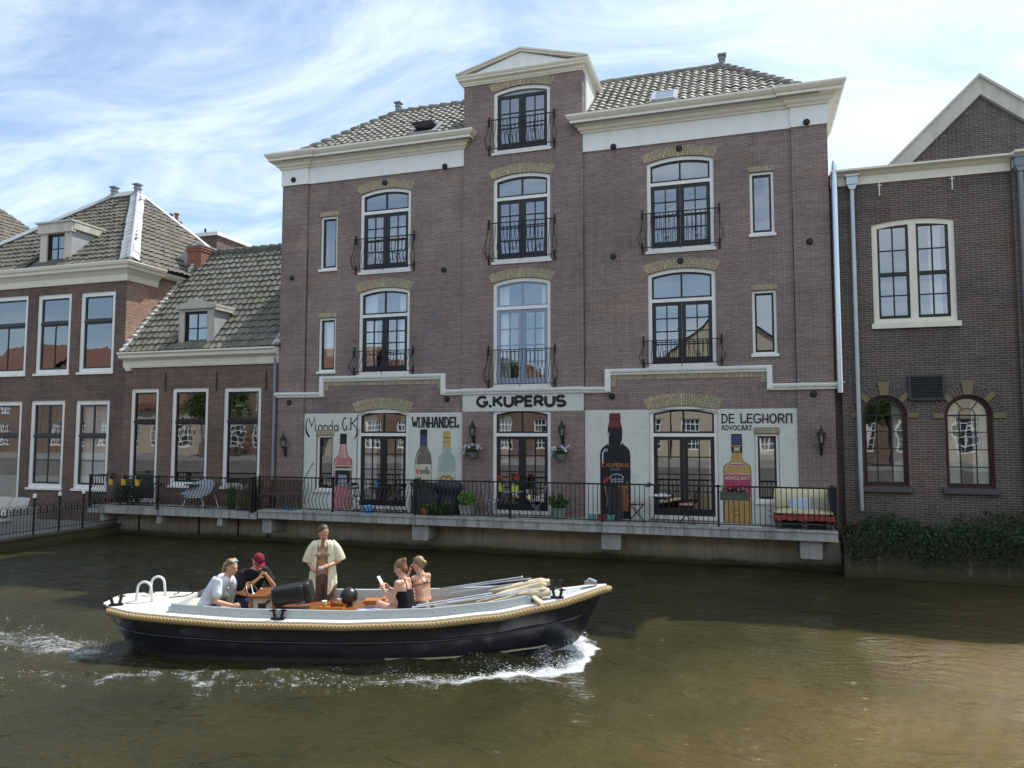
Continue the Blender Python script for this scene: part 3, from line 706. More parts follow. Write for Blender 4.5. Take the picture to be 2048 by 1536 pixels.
for (x, z) in ((-13.63, 11.45), (-10.42, 11.05), (-8.41, 11.33), (-3.33, 11.33), (-1.54, 11.08), (1.69, 11.36), (-13.63, 8.27), (-8.44, 8.2), (-3.37, 8.23), (-1.55, 7.98), (1.69, 8.24), (-13.63, 4.30), (-8.30, 4.34), (-3.43, 4.36), (1.69, 4.34)):
    anchor_plate(mh, x, z, -.105 if (z > 11.2 and (x < -13 or x > 1.3)) else (-.05 if z > 11.2 else (-.062 if (x < -13 or x > 1.3) else (-.02 if z in (11.05, 11.08, 7.98) else -.001))))
m = MB(); m.tube([(2.30, -.16, 4.35), (2.30, -.16, 9.6), (2.30, -.16, 9.75), (2.30, -.16, 10.15), (2.30, -.16, 10.25)], [.075, .075, .075, .05, .03], 16)
for z in (5.2, 6.3, 7.4, 8.5, 9.6): m.lathe([(.082, 0), (.082, .03)], (2.30, -.16, z), 16)
m.box(2.2, 2.42, -.1, -.0, 4.6, 4.64); obj('flue_pipe', m, 'steel', mh, smooth=False)
for x in (-13.11, -7.81, -4.19, 1.30): m = MB(); m.tube([(x, -.015, 4.65), (x, -.015, 9.2)], .010, 5); obj('lightning_rod', m, 'vent_dark', mh)

# painted panels
def panel(x0, x1, z0, z1, y, holes):
    m = MB(); wallpanel(m, x0, x1, z0, z1, y, holes, depth=.003, sides=0)
    return obj('painted_panel', m, 'paint_white', mh, fix=False)
panel(-13.11, -7.81, 1.0, 3.95, -.004, [arch(XL[0]-.001, XL[1]+.001, 1.002, 3.90, .13), rect(-12.67, -12.05, 1.58, 3.44)])
panel(-4.19, 1.30, 1.0, 3.98, -.004, [arch(XR[0]-.001, XR[1]+.001, 1.002, 3.90, .13), rect(.25, .85, 1.59, 3.50)])
m = MB(); wallpanel(m, -7.79, -4.21, 3.97, 4.46, -.064, [], 0, 0)
obj('painted_panel', m, 'paint_white', mh, fix=False)

# ---- stroke lettering (my own letter shapes after the photograph)
def arc(cx, cy, rx, ry, a0, a1, n=12): return [(cx+rx*math.cos(R(a0+(a1-a0)*i/n)), cy+ry*math.sin(R(a0+(a1-a0)*i/n))) for i in range(n+1)]
G_ = {
 'G': (.82, [arc(.42, .5, .42, .5, 45, 320)+[(.80, .12), (.80, .42), (.48, .42)]]),
 '.': (.24, [[(.12, -.13), (.12, .17)]]),
 'K': (.76, [[(.06, 0), (.06, 1)], [(.72, 1), (.10, .47)], [(.28, .60), (.76, 0)]]),
 'U': (.78, [[(.06, 1), (.06, .36)]+arc(.39, .36, .33, .36, 180, 360)+[(.72, 1)]]),
 'P': (.68, [[(.06, 0), (.06, 1)], [(.06, .97)]+[(.36, .97)]+arc(.36, .71, .28, .26, 90, -90)+[(.06, .45)]]),
 'E': (.62, [[(.6, .97), (.06, .97), (.06, .03), (.6, .03)], [(.06, .52), (.54, .52)]]),
 'R': (.72, [[(.06, 0), (.06, 1)], [(.06, .97), (.36, .97)]+arc(.36, .72, .28, .25, 90, -90)+[(.06, .47)], [(.36, .45), (.68, 0)]]),
 'S': (.70, [arc(.36, .73, .29, .25, 25, 180)+arc(.30, .62, .23, .14, 180, 270, 4)+[(.42, .50)]+arc(.40, .25, .27, .24, 90, -100)+[(.05, .04)]]),
 'W': (.9, [[(.02, 1), (.24, 0), (.45, .62), (.66, 0), (.90, 1)]]), 'I': (.12, [[(.06, 0), (.06, 1)]]),
 'J': (.34, [[(.28, 1), (.28, .18)]+arc(.10, .18, .18, .16, 0, -110)]), 'N': (.66, [[(.06, 0), (.06, 1)], [(.08, .96), (.58, .04)], [(.60, 0), (.60, 1)]]),
 'H': (.66, [[(.06, 0), (.06, 1)], [(.60, 0), (.60, 1)], [(.06, .42), (.60, .42)]]), 'A': (.66, [[(.02, 0), (.26, 1), (.40, 1), (.64, 0)], [(.14, .34), (.52, .34)]]),
 'D': (.70, [[(.10, 0), (.10, 1)], [(0, .98), (.28, .98)]+arc(.30, .5, .36, .48, 90, -90)+[(0, .02)]]), 'L': (.58, [[(.08, 1), (.08, .03), (.55, .03), (.55, .22)]]),
 'O': (.76, [arc(.38, .5, .34, .5, 90, 450, 20)]), 'n_': (.68, [[(.06, 0), (.06, .97), (.62, .97), (.62, 0)]]), 'V': (.66, [[(.02, 1), (.33, 0), (.64, 1)]]),
 'C': (.68, [arc(.38, .5, .34, .5, 45, 315)]), 'T': (.58, [[(.0, .97), (.58, .97)], [(.29, 0), (.29, 1)]]), ' ': (.4, []), '&': (.5, []),
 'a': (.52, [arc(.24, .24, .22, .24, 90, 450, 14), [(.46, .46), (.46, 0)]]), 'n': (.48, [[(.05, 0), (.05, .48)], [(.05, .36)]+arc(.25, .30, .18, .18, 150, 0, 6)+[(.43, 0)]]),
 'd': (.52, [arc(.24, .24, .22, .24, 90, 450, 14), [(.46, 0), (.46, .92), (.40, .80)]]),
 'i': (.12, [[(.06, 0), (.06, .48)], [(.06, .60), (.06, .66)]]), 'e': (.46, [[(.06, .26), (.42, .26)]+arc(.24, .25, .19, .24, 5, 310, 12)]), 'l': (.12, [[(.06, 0), (.06, .95)]]), 'o': (.48, [arc(.24, .24, .19, .24, 90, 450, 14)]),
 'M': (.82, [[(.06, 0), (.06, 1), (.41, .3), (.76, 1), (.76, 0)]]),
 'Gc': (.66, [arc(.36, .5, .30, .5, 60, 300)+[(.58, .12), (.58, .40)]]),
}
def ribbon(mb, pts, w, y):
    P = [Vector(p) for p in pts]; cl = (P[0]-P[-1]).length < 1e-5 and len(P) > 3
    if cl: P = P[:-1]
    n = len(P); Lp, Rp = [], []
    for i in range(n):
        a = P[i-1] if (i > 0 or cl) else None; b = P[(i+1) % n] if (i < n-1 or cl) else None
        ds = [d.normalized() for d in ((P[i]-a) if a is not None else None, (b-P[i]) if b is not None else None) if d is not None and d.length > 1e-6]
        ns = [Vector((-d.y, d.x)) for d in ds]; m_ = sum(ns, Vector((0, 0)))
        m_ = m_/max(.35, m_.dot(ns[0])) if len(ns) == 2 else m_
        ww = w[i] if isinstance(w, list) else w
        Lp.append(P[i]+m_*ww/2); Rp.append(P[i]-m_*ww/2)
    vs = [(p.x, y, p.y) for p in Lp]+[(p.x, y, p.y) for p in Rp]
    mb.add(vs, [(i, (i+1) % n, n+(i+1) % n, n+i) for i in range(n if cl else n-1)])
def lettering(parent, text, x0, x1, z0, z1, wt, y, mat, name='lettering', slope=0, gap=.14, serif=0, label=None, wmul=None):
    tot = sum(G_[c][0] for c in text)+gap*(len(text)-1); h = z1-z0; sx = (x1-x0)/tot; mb = MB(); cur = 0; k = 0
    for c in text:
        wd, st = G_[c]
        for s in st:
            pts = [(x0+(cur+px)*sx, z0+(wt/2)+pz*(h-wt)+slope*((cur+px)/tot)) for px, pz in s]
            seg = [pts[0]]
            for i in range(1, len(pts)):            # break the stroke at sharp corners
                seg.append(pts[i])
                if i < len(pts)-1:
                    d1, d2 = Vector(pts[i])-Vector(pts[i-1]), Vector(pts[i+1])-Vector(pts[i])
                    if d1.length > 1e-6 and d2.length > 1e-6 and d1.angle(d2) > 1.7: ribbon(mb, seg, wt, y-.0004*k); k += 1; seg = [pts[i]]
            ribbon(mb, seg, wt, y-.0004*k); k += 1
            if serif and c not in '.':
                for e in (pts[0], pts[-1]):
                    mb.add([(e[0]-serif, y-.0004*k, e[1]-wt*.35), (e[0]+serif, y-.0004*k, e[1]-wt*.35), (e[0]+serif, y-.0004*k, e[1]+wt*.35), (e[0]-serif, y-.0004*k, e[1]+wt*.35)], [(0, 1, 2, 3)]); k += 1
        cur += wd+gap
    o = obj(name, mb, mat, parent, fix=False)
    if label: o['label'] = label
    return o
lettering(mh, 'G.KUPERUS', -7.33, -4.73, 4.07, 4.43, .088, -.068, 'mural_ink', label='bold black letters G.KUPERUS')
lettering(mh, 'WIJNHANDEL', -9.42, -7.93, 3.50, 3.83, .046, -.008, 'mural_ink', serif=.03, gap=.16, label='black letters WIJNHANDEL')
lettering(mh, ['D', 'E', ' ', 'L', 'E', 'G', 'H', 'O', 'R', 'n_'], -.56, 1.17, 3.60, 3.86, .036, -.008, 'mural_ink', serif=.014, gap=.16, label='dark letters DE LEGHORN')
lettering(mh, 'ADVOCAAT', -.56, .19, 3.42, 3.56, .020, -.008, 'mural_ink', serif=.010, gap=.18, label='small dark letters ADVOCAAT')
mb = MB(); y = -.008; k = 0
def st(pts, w):
    global k; ribbon(mb, pts, w, y-.0004*k); k += 1
# "Manda G.K." with long curling tails
X0 = -13.05
st([(X0+.13+.13*math.cos(R(a)), 3.55+.28*math.sin(R(a))) for a in range(115, 250, 9)]+[(X0+.14, 3.22)], [.018+.0035*i for i in range(15)]+[.05])
st([(X0+.10, 3.80), (X0+.20, 3.56), (X0+.31, 3.82), (X0+.35, 3.42), (X0+.41, 3.42)], .036)
xx = X0+.44
for c in 'anda':
    wd, ss = G_[c]
    for s_2 in ss: st([(xx+px*.30, 3.415+pz*.36) for px, pz in s_2], .032)
    xx += wd*.30+.035
xx += .09
for s_2 in G_['Gc'][1]: st([(xx+px*.26, 3.43+pz*.38) for px, pz in s_2], .036)
st([(xx+.24, 3.43), (xx+.24, 3.46)], .03)
xx += .30
st([(xx, 3.43), (xx, 3.82)], .036); st([(xx+.24, 3.83), (xx+.03, 3.63)], .032)
st([(xx+.05, 3.65), (xx+.18, 3.52), (xx+.22, 3.40), (xx+.20, 3.28), (xx+.12, 3.16)], [.026, .03, .04, .045, .02])
st([(xx+.29, 3.43), (xx+.29, 3.46)], .03)
o = obj('lettering', mb, 'mural_ink', mh, fix=False); o['label'] = 'curly letters Manda G.K.'

def bottle(xc, z0, z1, hw, prof, layers, label, y=-.008):
    """flat painted bottle: prof = [(half width fraction, height fraction)]; layers = (material, z-fraction range, half-width factor)"""
    H = z1-z0
    def hwat(t):
        for (w0, t0), (w1, t1) in zip(prof, prof[1:]):
            if t0 <= t <= t1: return hw*(w0+(w1-w0)*((t-t0)/max(1e-6, t1-t0)))
        return 0
    def slab(mb, ta, tb, fac, yy, bulge=0):
        ts = [ta]+[t for _, t in prof if ta < t < tb]+[tb]
        Lq = [(xc-hwat(t)*fac, z0+H*t) for t in ts]; Rq = [(xc+hwat(t)*fac, z0+H*t) for t in ts]
        n = len(ts); mb.add([(a, yy, b) for a, b in Lq]+[(a, yy, b) for a, b in Rq], [(i, n+i, n+i+1, i+1) for i in range(n-1)])
    mb = MB(); slab(mb, 0, 1, 1, y); base = obj('painted_bottle', mb, layers[0], mh, fix=False); base['label'] = label
    yy = y-.003
    for mat, ta, tb, fac in layers[1:]:
        mb = MB(); slab(mb, ta, tb, fac, yy); obj('bottle_paint', mb, mat, base, fix=False); yy -= .0015
    return base, hwat, yy
def small_text(base, txt, x0, x1, z0, z1, wt, y, mat): return lettering(base, txt, x0, x1, z0, z1, wt, y, mat)
def stripe(base, pts, w, y, mat):
    mb = MB(); ribbon(mb, pts, w, y); return obj('bottle_paint', mb, mat, base, fix=False)
wine = [(1, 0), (1, .60), (.97, .64), (.85, .70), (.62, .75), (.45, .79), (.42, .93), (.44, .935), (.44, .985), (.38, 1)]
b, h, yy = bottle(-11.72, 1.04, 3.33, .32, [(1, 0), (1, .60), (.95, .655), (.72, .69), (.45, .725), (.40, .80), (.36, .88), (.36, .9), (.34, 1)],
       ['mural_ink', ('mural_pink', .005, .86, .94), ('mural_pinkpale', .68, .86, .70), ('mural_ink', .865, .995, 1.0), ('mural_paper', .50, .575, .96), ('mural_olive', .54, .565, .9), ('mural_ink', .30, .51, .80), ('mural_grey', .34, .45, .45)], 'painted pink bottle with dark label')
stripe(b, [(-11.99, 2.05), (-11.99, 2.4), (-11.93, 2.52)], .018, yy, 'mural_gloss')
small_text(b, 'MANDA', -11.96, -11.50, 2.275, 2.325, .012, yy-.002, 'mural_ink')
small_text(b, 'KUPERUS', -11.90, -11.54, 1.72, 1.80, .014, yy-.002, 'mural_paper')
b, h, yy = bottle(-9.04, 1.04, 3.46, .265, wine, ['mural_ink', ('mural_olive', .004, .80, .95), ('mural_bluecap', .80, .925, .92), ('mural_ink', .925, .995, .98), ('mural_paper', .36, .575, .97), ('mural_sand', .25, .37, .97)], 'painted dark wine bottle with cream Vinella label')
lettering(b, ['V'], -9.27, -9.17, 2.13, 2.30, .03, yy-.002, 'mural_redink'); lettering(b, 'inella', -9.13, -8.83, 2.14, 2.38, .017, yy-.002, 'mural_ink')
stripe(b, [(-9.26, 2.45), (-9.26, 2.62), (-9.17, 2.78)], .015, yy, 'mural_gloss')
stripe(b, [(-9.14, 1.84), (-9.04, 1.98), (-8.94, 1.84)], .02, yy-.002, 'mural_ink')
b, h, yy = bottle(-8.30, 1.04, 3.41, .275, [(1, 0), (1, .62), (.9, .68), (.6, .715), (.48, .74), (.45, .80), (.44, .97), (.36, 1)], ['mural_cyan', ('mural_goldcap', .80, .998, .96), ('mural_ink', .862, .868, .97), ('mural_ink', .915, .922, .97), ('mural_sand', .20, .50, .98), ('mural_paper', .43, .50, .98)], 'painted pale green bottle with gold cap')
stripe(b, [(-8.51, 2.35), (-8.51, 2.55), (-8.45, 2.68)], .02, yy, 'mural_gloss'); stripe(b, [(-8.37, 2.8), (-8.37, 2.93)], .02, yy, 'mural_gloss')
stripe(b, [(-8.44, 1.98)]+arc(-8.38, 2.0, .09, .1, 200, 40, 6)+[(-8.27, 2.04)], .03, yy-.001, 'mural_brown'); stripe(b, [(-8.16, 1.98)]+arc(-8.22, 2.0, .09, .1, -20, 140, 6), .03, yy-.002, 'mural_brown')
b, h, yy = bottle(-3.36, 1.04, 3.89, .415, [(1, 0), (1, .60), (.95, .645), (.8, .675), (.56, .70), (.45, .725), (.48, .80), (.47, .86), (.36, .93), (.38, .955), (.37, .96), (.36, .995), (.30, 1)],
       ['mural_ink', ('mural_blackglass', .004, .88, .96), ('mural_brown', .865, .995, .95), ('mural_ink', .945, .952, 1.02)], 'huge painted black bottle with orange lettering')
stripe(b, [(-3.70, 2.52), (-3.70, 2.80), (-3.62, 2.92)], .028, yy, 'mural_gloss'); stripe(b, [(-3.55, 3.02), (-3.545, 3.24), (-3.52, 3.36)], .022, yy, 'mural_gloss'); stripe(b, [(-3.19, 3.04), (-3.185, 3.14)], .018, yy, 'mural_gloss'); stripe(b, [(-3.60, 2.84), (-3.57, 2.92)], .02, yy-.001, 'mural_gloss')
small_text(b, 'C.KUPERUS', -3.72, -2.99, 2.42, 2.54, .024, yy-.002, 'mural_orange'); small_text(b, ['L', 'E', 'I', 'D', 'E', 'N'], -3.50, -3.22, 2.34, 2.39, .008, yy-.002, 'mural_grey')
mb = MB(); y2 = yy-.003
ribbon(mb, arc(-3.32, 2.12, .19, .12, 10, 170, 10), .03, y2); ribbon(mb, [(-3.52, 2.10), (-3.12, 2.10)], .02, y2-.001); ribbon(mb, [(-3.50, 2.04), (-3.14, 2.04)], .03, y2-.002)
for xx in (-3.46, -3.36, -3.26, -3.17): ribbon(mb, [(xx, 1.99), (xx, 2.16)], .018, y2-.003)
obj('bottle_paint', mb, 'mural_grey', b, fix=False)
mb = MB(); ribbon(mb, [(-3.68, 2.0), (-3.60, 2.10), (-3.52, 2.14)], .06, y2-.004); ribbon(mb, [(-3.66, 2.12), (-3.56, 2.02)], .04, y2-.005); obj('bottle_paint', mb, 'mural_redink', b, fix=False)
mb = MB(); mb.add([(-3.30, y2-.006, 1.25), (-3.02, y2-.006, 1.25), (-3.0, y2-.006, 1.7), (-3.02, y2-.006, 2.08), (-3.14, y2-.006, 1.92), (-3.28, y2-.006, 1.95)], [(0, 1, 2, 3, 4, 5)]); ribbon(mb, [(-3.64, 1.9), (-3.58, 1.6), (-3.6, 1.35)], .05, y2-.007)
obj('bottle_paint', mb, 'mural_orange', b, fix=False)
b, h, yy = bottle(-.19, 1.04, 3.33, .345, [(1, 0), (1, .60), (.96, .635), (.8, .66), (.52, .685), (.40, .71), (.38, .77), (.40, .90), (.37, 1)],
       ['mural_ink', ('mural_amber', .004, .875, .95), ('mural_ink', .875, .998, 1), ('mural_bluecap', .885, .99, .9), ('mural_ink', .79, .865, .98), ('mural_paper', .80, .855, .60), ('mural_pinkpale', .275, .555, .97), ('mural_magenta', .29, .54, .96), ('mural_gloss', .635, .668, .58), ('mural_magenta', .642, .661, .56)], 'painted amber liqueur bottle with pink label')
small_text(b, 'ADVOCAAT', -.49, .11, 2.14, 2.24, .020, yy-.002, 'mural_paper')
stripe(b, [(-.48, 1.86), (.10, 1.86)], .012, yy-.002, 'mural_pinkpale'); stripe(b, arc(-.19, 1.82, .2, .16, 200, 340, 8), .03, yy-.003, 'mural_gloss'); stripe(b, [(-.49, 1.74), (.11, 1.74)], .012, yy-.004, 'mural_pinkpale'); stripe(b, arc(-.19, 2.93, .09, .05, 0, 360, 12), .012, yy-.004, 'mural_ink')
stripe(b, [(-.47, 2.36), (-.47, 2.46), (-.42, 2.52)], .014, yy-.002, 'mural_gloss')

# ---- low house between (mossy roof, one dormer)
lh = thing('low_brick_house', 'low brown brick house with mossy tiled roof and one small dormer', 'house', (-17.2, 0, .9))
LW = [(-19.98, -18.80, 1.02, 4.85), (-18.25, -16.78, 1.60, 4.84), (-16.18, -14.74, 1.60, 4.82)]
m = MB(); wallpanel(m, -20.298, -14.22, 0, 5.7, .02, [rect(*a) for a in LW], sides=0); wallpanel(m, -14.22, -14.06, 0, 5.7, -.01, sides=.2)
obj('wall', m, 'brick_low', lh); m = MB(); m.add([(-20.3, 7.3, 0), (-14.05, 7.3, 0), (-14.05, 7.3, 6.1), (-20.3, 7.3, 6.1)], [(0, 1, 2, 3)]); obj('rear_wall', m, 'brick_low', lh)
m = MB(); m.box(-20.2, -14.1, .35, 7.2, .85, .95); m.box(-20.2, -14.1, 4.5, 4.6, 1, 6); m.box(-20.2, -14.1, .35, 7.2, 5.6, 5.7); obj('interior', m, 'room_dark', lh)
for i, (a, b, c, d) in enumerate(LW):
    if i == 0:
        f = sash_window(lh, 'glazed_door', a, b, c, d, 0, .02, sash='black_sash', transom=3.72, doors=False, cols=1, rows=1, fan=1, fw_=.13, glassm='pane_glass_old', sill=False, dark_bar=True)
        m = MB(); m.box(a+.19, b-.19, .10, .17, c+.14, 1.95); m.box(a+.30, b-.30, .085, .10, c+.28, 1.82); obj('door_panel', m, 'green_sash', f)
    else: sash_window(lh, 'window', a, b, c, d, 0, .02, transom=3.72, doors=False, cols=1, rows=1, fan=1, fw_=.13, glassm='pane_glass_old', dark_bar=True)
m = MB(); molding(m, [(-20.28, .02), (-14.07, .02)], [(0, 5.56), (.06, 5.56), (.08, 5.62), (.08, 5.80), (.20, 5.86), (.30, 5.88), (.32, 5.97), (.38, 6.02), (.38, 6.07), (0, 6.09)])
molding(m, [(-20.16, .02), (-19.95, .02)], [(0, 5.46), (.10, 5.46), (.12, 5.54), (.12, 5.56), (0, 5.56)]); obj('cornice', m, 'cream_cornice', lh)
YEl, ZEl, YRl, ZRl = -.16, 6.08, 3.68, 10.40; sll = math.hypot(YRl-YEl, ZRl-ZEl); Vl = Vector((0, YRl-YEl, ZRl-ZEl))/sll
tile_roof('roof', (-20.25, YEl, ZEl), (1, 0, 0), Vl, [(0, 0), (6.2, 0), (6.2, sll), (0, sll)], 'tile_low', lh, tw=.25, th=.33, amp=.045, skip=[(2.02, 3.62, .22, 1.5)], seed=8)
m = MB(); m.t = .2; m.add([(-20.25, 7.4, 6.1), (-14.05, 7.4, 6.1), (-14.05, YRl, ZRl), (-20.25, YRl, ZRl)], [(0, 1, 2, 3)]); ridge(m, (-20.3, YRl, ZRl+.06), (-14.05, YRl, ZRl+.06), .13); obj('ridge_tiles', m, 'tile_low', lh, smooth=True)
m = MB(); m.bar((-20.22, YEl, ZEl+.06), (-20.22, YRl, ZRl+.08), .16, .10); rn = random.Random(4)
for k in range(26): p = Vector((-20.22, YEl, ZEl+.1)).lerp(Vector((-20.22, YRl, ZRl+.12)), k/25); m.ell(p+Vector((rn.uniform(-.03, .03), 0, rn.uniform(-.02, .03))), (.11, .12, .07), n=8)
obj('verge_flashing', m, 'verge_mortar', lh); m = MB(); m.bar((-14.14, YEl, ZEl+.08), (-14.14, .8, ZEl+1.16), .22, .03); obj('valley_flashing', m, 'lead', lh)
def low_slope(y): return ZEl+(y-YEl)*(ZRl-ZEl)/(YRl-YEl)
# dormer of the low house
dx0, dx1, dyf = -18.15, -16.72, .12
m = MB(); wallpanel(m, dx0, dx1, 6.15, 7.55, dyf, [rect(dx0+.22, dx1-.28, 6.30, 7.42)], depth=.12, sides=0)
m.prism([(dx0-.06, 7.50), (dx1+.06, 7.50), (dx1+.06, 7.60), (dx1-.10, 7.66), ((dx0+dx1)/2, 7.84), (dx0+.10, 7.66), (dx0-.06, 7.60)], dyf-.10, dyf+.02)
m.box(dx0-.02, dx1+.02, dyf-.04, dyf+.1, 6.12, 6.24)
dm = obj('dormer', m, 'grey_weathered', lh)
for x in (dx0+.02, dx1-.02):
    m = MB(); yb = YEl+(7.55-ZEl)/((ZRl-ZEl)/(YRl-YEl)); m.add([(x, dyf, 6.15), (x, dyf, 7.55), (x, yb, 7.55)], [(0, 1, 2)]); obj('cheek', m, 'lead', dm)
m = MB(); m.box(dx0-.08, dx1+.08, dyf-.06, 1.25, 7.56, 7.64); m.box(dx1-.0, dx1+.07, dyf-.03, 1.2, 7.44, 7.56); obj('dormer_roof', m, 'cream_weathered', dm)
f = sash_window(dm, 'window', dx0+.22, dx1-.28, 6.30, 7.42, 0, dyf, frame='black_sash', doors=False, cols=2, rows=2, fw_=.03, sill=False, curtain=[(.8, 1, 6.35, 7.4)])
for x in (-18.52, -16.46, -14.55): m = MB(); m.bar((x, -.0, 5.35), (x, -.0, 4.72), .022, .02); m.bar((x-.05, -.015, 5.05), (x+.05, -.015, 5.05), .02, .02); obj('wall_anchor', m, 'iron', lh)
def downpipe(parent, x, y, z0, z1, r=.05, mat='zinc', hopper=False):
    m = MB(); m.tube([(x, y, z0), (x, y, z1)], r, 14)
    z = z0+.9
    while z < z1: m.lathe([(r*1.18, 0), (r*1.18, .04)], (x, y, z), 14); m.box(x-.012, x+.012, y, y+.12, z, z+.03); z += 1.75
    if hopper: m.box(x-.13, x+.13, y-.10, y+.12, z1+.10, z1+.30); m.box(x-.16, x+.16, y-.13, y+.12, z1+.30, z1+.34); m.prism([(x-.12, z1+.10), (x-.06, z1-.03), (x+.06, z1-.03), (x+.12, z1+.10)], y-.08, y+.1)
    return obj('downpipe', m, mat, parent)
downpipe(lh, -14.16, -.10, 1.0, 5.75, .045, 'gutter_grey')

# ---- left house
le = thing('hipped_brick_house', 'brown brick house on the left with steep hipped roof and tall white windows', 'house', (-24.5, 0, .4))
LU = [(-26.84, -24.80, 5.45, 8.36), (-24.35, -22.76, 5.45, 8.32), (-22.34, -20.78, 5.45, 8.30)]
LO = [(-27.4, -24.87, .45, 4.49), (-24.46, -22.86, 1.40, 4.50), (-22.38, -20.86, 1.40, 4.48)]
EXT = [(-32.6, -31.0, 5.45, 8.35), (-30.3, -28.7, 5.45, 8.35), (-32.6, -31.0, 1.4, 4.5), (-30.3, -28.7, 1.4, 4.5)]
m = MB(); wallpanel(m, -34.5, -20.30, 0, 8.7, .0, [rect(*a) for a in LU+LO+EXT], sides=0)
obj('wall', m, 'brick_left', le)
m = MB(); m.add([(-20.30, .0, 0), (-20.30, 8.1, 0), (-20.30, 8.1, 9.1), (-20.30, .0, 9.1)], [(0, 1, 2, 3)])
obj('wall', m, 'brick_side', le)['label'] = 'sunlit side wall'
m = MB(); m.add([(-34.5, 8.1, 0), (-20.3, 8.1, 0), (-20.3, 8.1, 9.1), (-34.5, 8.1, 9.1)], [(0, 1, 2, 3)]); m.box(-34.4, -20.4, .34, 8, .2, .3); m.box(-34.4, -20.4, .34, 8, 4.7, 5.0); m.box(-34.4, -20.4, 4.5, 4.6, .3, 9); m.box(-34.4, -20.4, .34, 8, 8.8, 8.9); obj('interior', m, 'room_dark', le)
for i, (a, b, c, d) in enumerate(LU+EXT[:2]): sash_window(le, 'window', a, b, c, d, 0, 0, sash='vent_dark', doors=False, cols=1 if i > 1 else 2, rows=1, fw_=.15, transom=c+1.82, fan=1, glassm='pane_glass_old', dark_bar=True)
for i, (a, b, c, d) in enumerate(LO+EXT[2:]):
    sash_window(le, 'window' if i else 'glazed_door', a, b, c, d, 0, 0, sash='vent_dark', transom=c+1.85 if i else 3.25, doors=False, cols=2, rows=2 if i else 1, fw_=.15, fan=2, curtain=[(0, 1, 1.5, 4.4)] if i == 2 else None, sill=bool(i), dark_bar=True)
m = MB(); CL = [(0, 8.62), (.05, 8.62), (.07, 8.70), (.07, 8.84), (.14, 8.90), (.20, 8.96), (.34, 9.0), (.36, 9.08), (.42, 9.12), (.46, 9.20), (.46, 9.24), (0, 9.26)]
molding(m, [(-34.5, 0), (-20.30, 0), (-20.30, 1.35)], CL); molding(m, [(-20.3, 1.355), (-20.3, 8.1)], [(0, 9.02), (.16, 9.02), (.26, 9.12), (.26, 9.2), (0, 9.22)])
obj('cornice', m, 'cream_cornice', le)
AP1, AP2 = (-23.96, 4.0, 13.27), (-25.3, 4.0, 13.27); xe, ye, ze = -19.95, -.25, 9.24
slx = math.hypot(4.25, 13.27-ze); Vf = Vector((0, 4.25, 13.27-ze))/slx; wL = -29.6
tile_roof('roof', (wL, ye, ze), (1, 0, 0), Vf, [(0, 0), (xe-wL, 0), (AP1[0]-wL, slx), (AP2[0]-wL, slx)], 'tile_left', le, tw=.25, th=.33, amp=.045, skip=[(4.80, 6.35, .15, 1.75)], seed=11)
sly = math.hypot(xe-AP1[0], 13.27-ze); Vs = Vector((AP1[0]-xe, 0, 13.27-ze))/sly
tile_roof('roof', (xe, ye, ze), (0, 1, 0), Vs, [(0, 0), (8.4, 0), (4.25, sly)], 'tile_left', le, tw=.25, th=.33, amp=.045, seed=12)
m = MB(); m.t = .2; m.add([(wL, ye, ze), (wL, 8.25, ze), AP2], [(0, 1, 2)]); m.add([(wL, 8.25, ze), (xe, 8.25, ze), AP1, AP2], [(0, 1, 2, 3)])
obj('roof_back', m, 'tile_left', le)
m = MB(); rn = random.Random(5)
def hipband(a, b, w, h, nrm):
    a, b = Vector(a), Vector(b); n = 12
    for i in range(n):
        p, q = a.lerp(b, i/n), a.lerp(b, (i+1.04)/n); j = Vector((rn.uniform(-.015, .015), 0, rn.uniform(0, .012))); m.bar(p+j, q+j, w*rn.uniform(.94, 1.06), h, nrm)
N1 = Vf.cross(Vector((1, 0, 0))); N1 = -N1 if N1.z < 0 else N1; N2 = Vs.cross(Vector((0, 1, 0))); N2 = -N2 if N2.z < 0 else N2
hipband(Vector((xe-.18, ye, ze+.02))+N1*.09, Vector(AP1)+Vector((-.1, 0, 0))+N1*.09, .34, .03, N1); hipband(Vector((xe, ye+.18, ze+.02))+N2*.09, Vector(AP1)+Vector((0, .12, 0))+N2*.09, .26, .03, N2)
hipband(Vector((wL, ye, ze+.02))+N1*.09, Vector(AP2)+N1*.09, .40, .03, N1); hipband(Vector(AP2)+Vector((-.2, 0, .06))+N1*.05, Vector(AP1)+Vector((.1, 0, .06))+N1*.05, .42, .04, N1)
m.tube([(xe, ye, ze+.10), (AP1[0], AP1[1], AP1[2]+.12)], .06, 8); m.tube([AP1, AP2], .10, 8); hipband(Vector((xe, 8.25, ze+.05)), Vector(AP1)+Vector((0, .1, .08)), .26, .06, N2)
obj('hip_flashing', m, 'lead', le)
for x in (-25.22, -24.0): roof_vent(le, x, 4.0, 13.36, s=1.15)
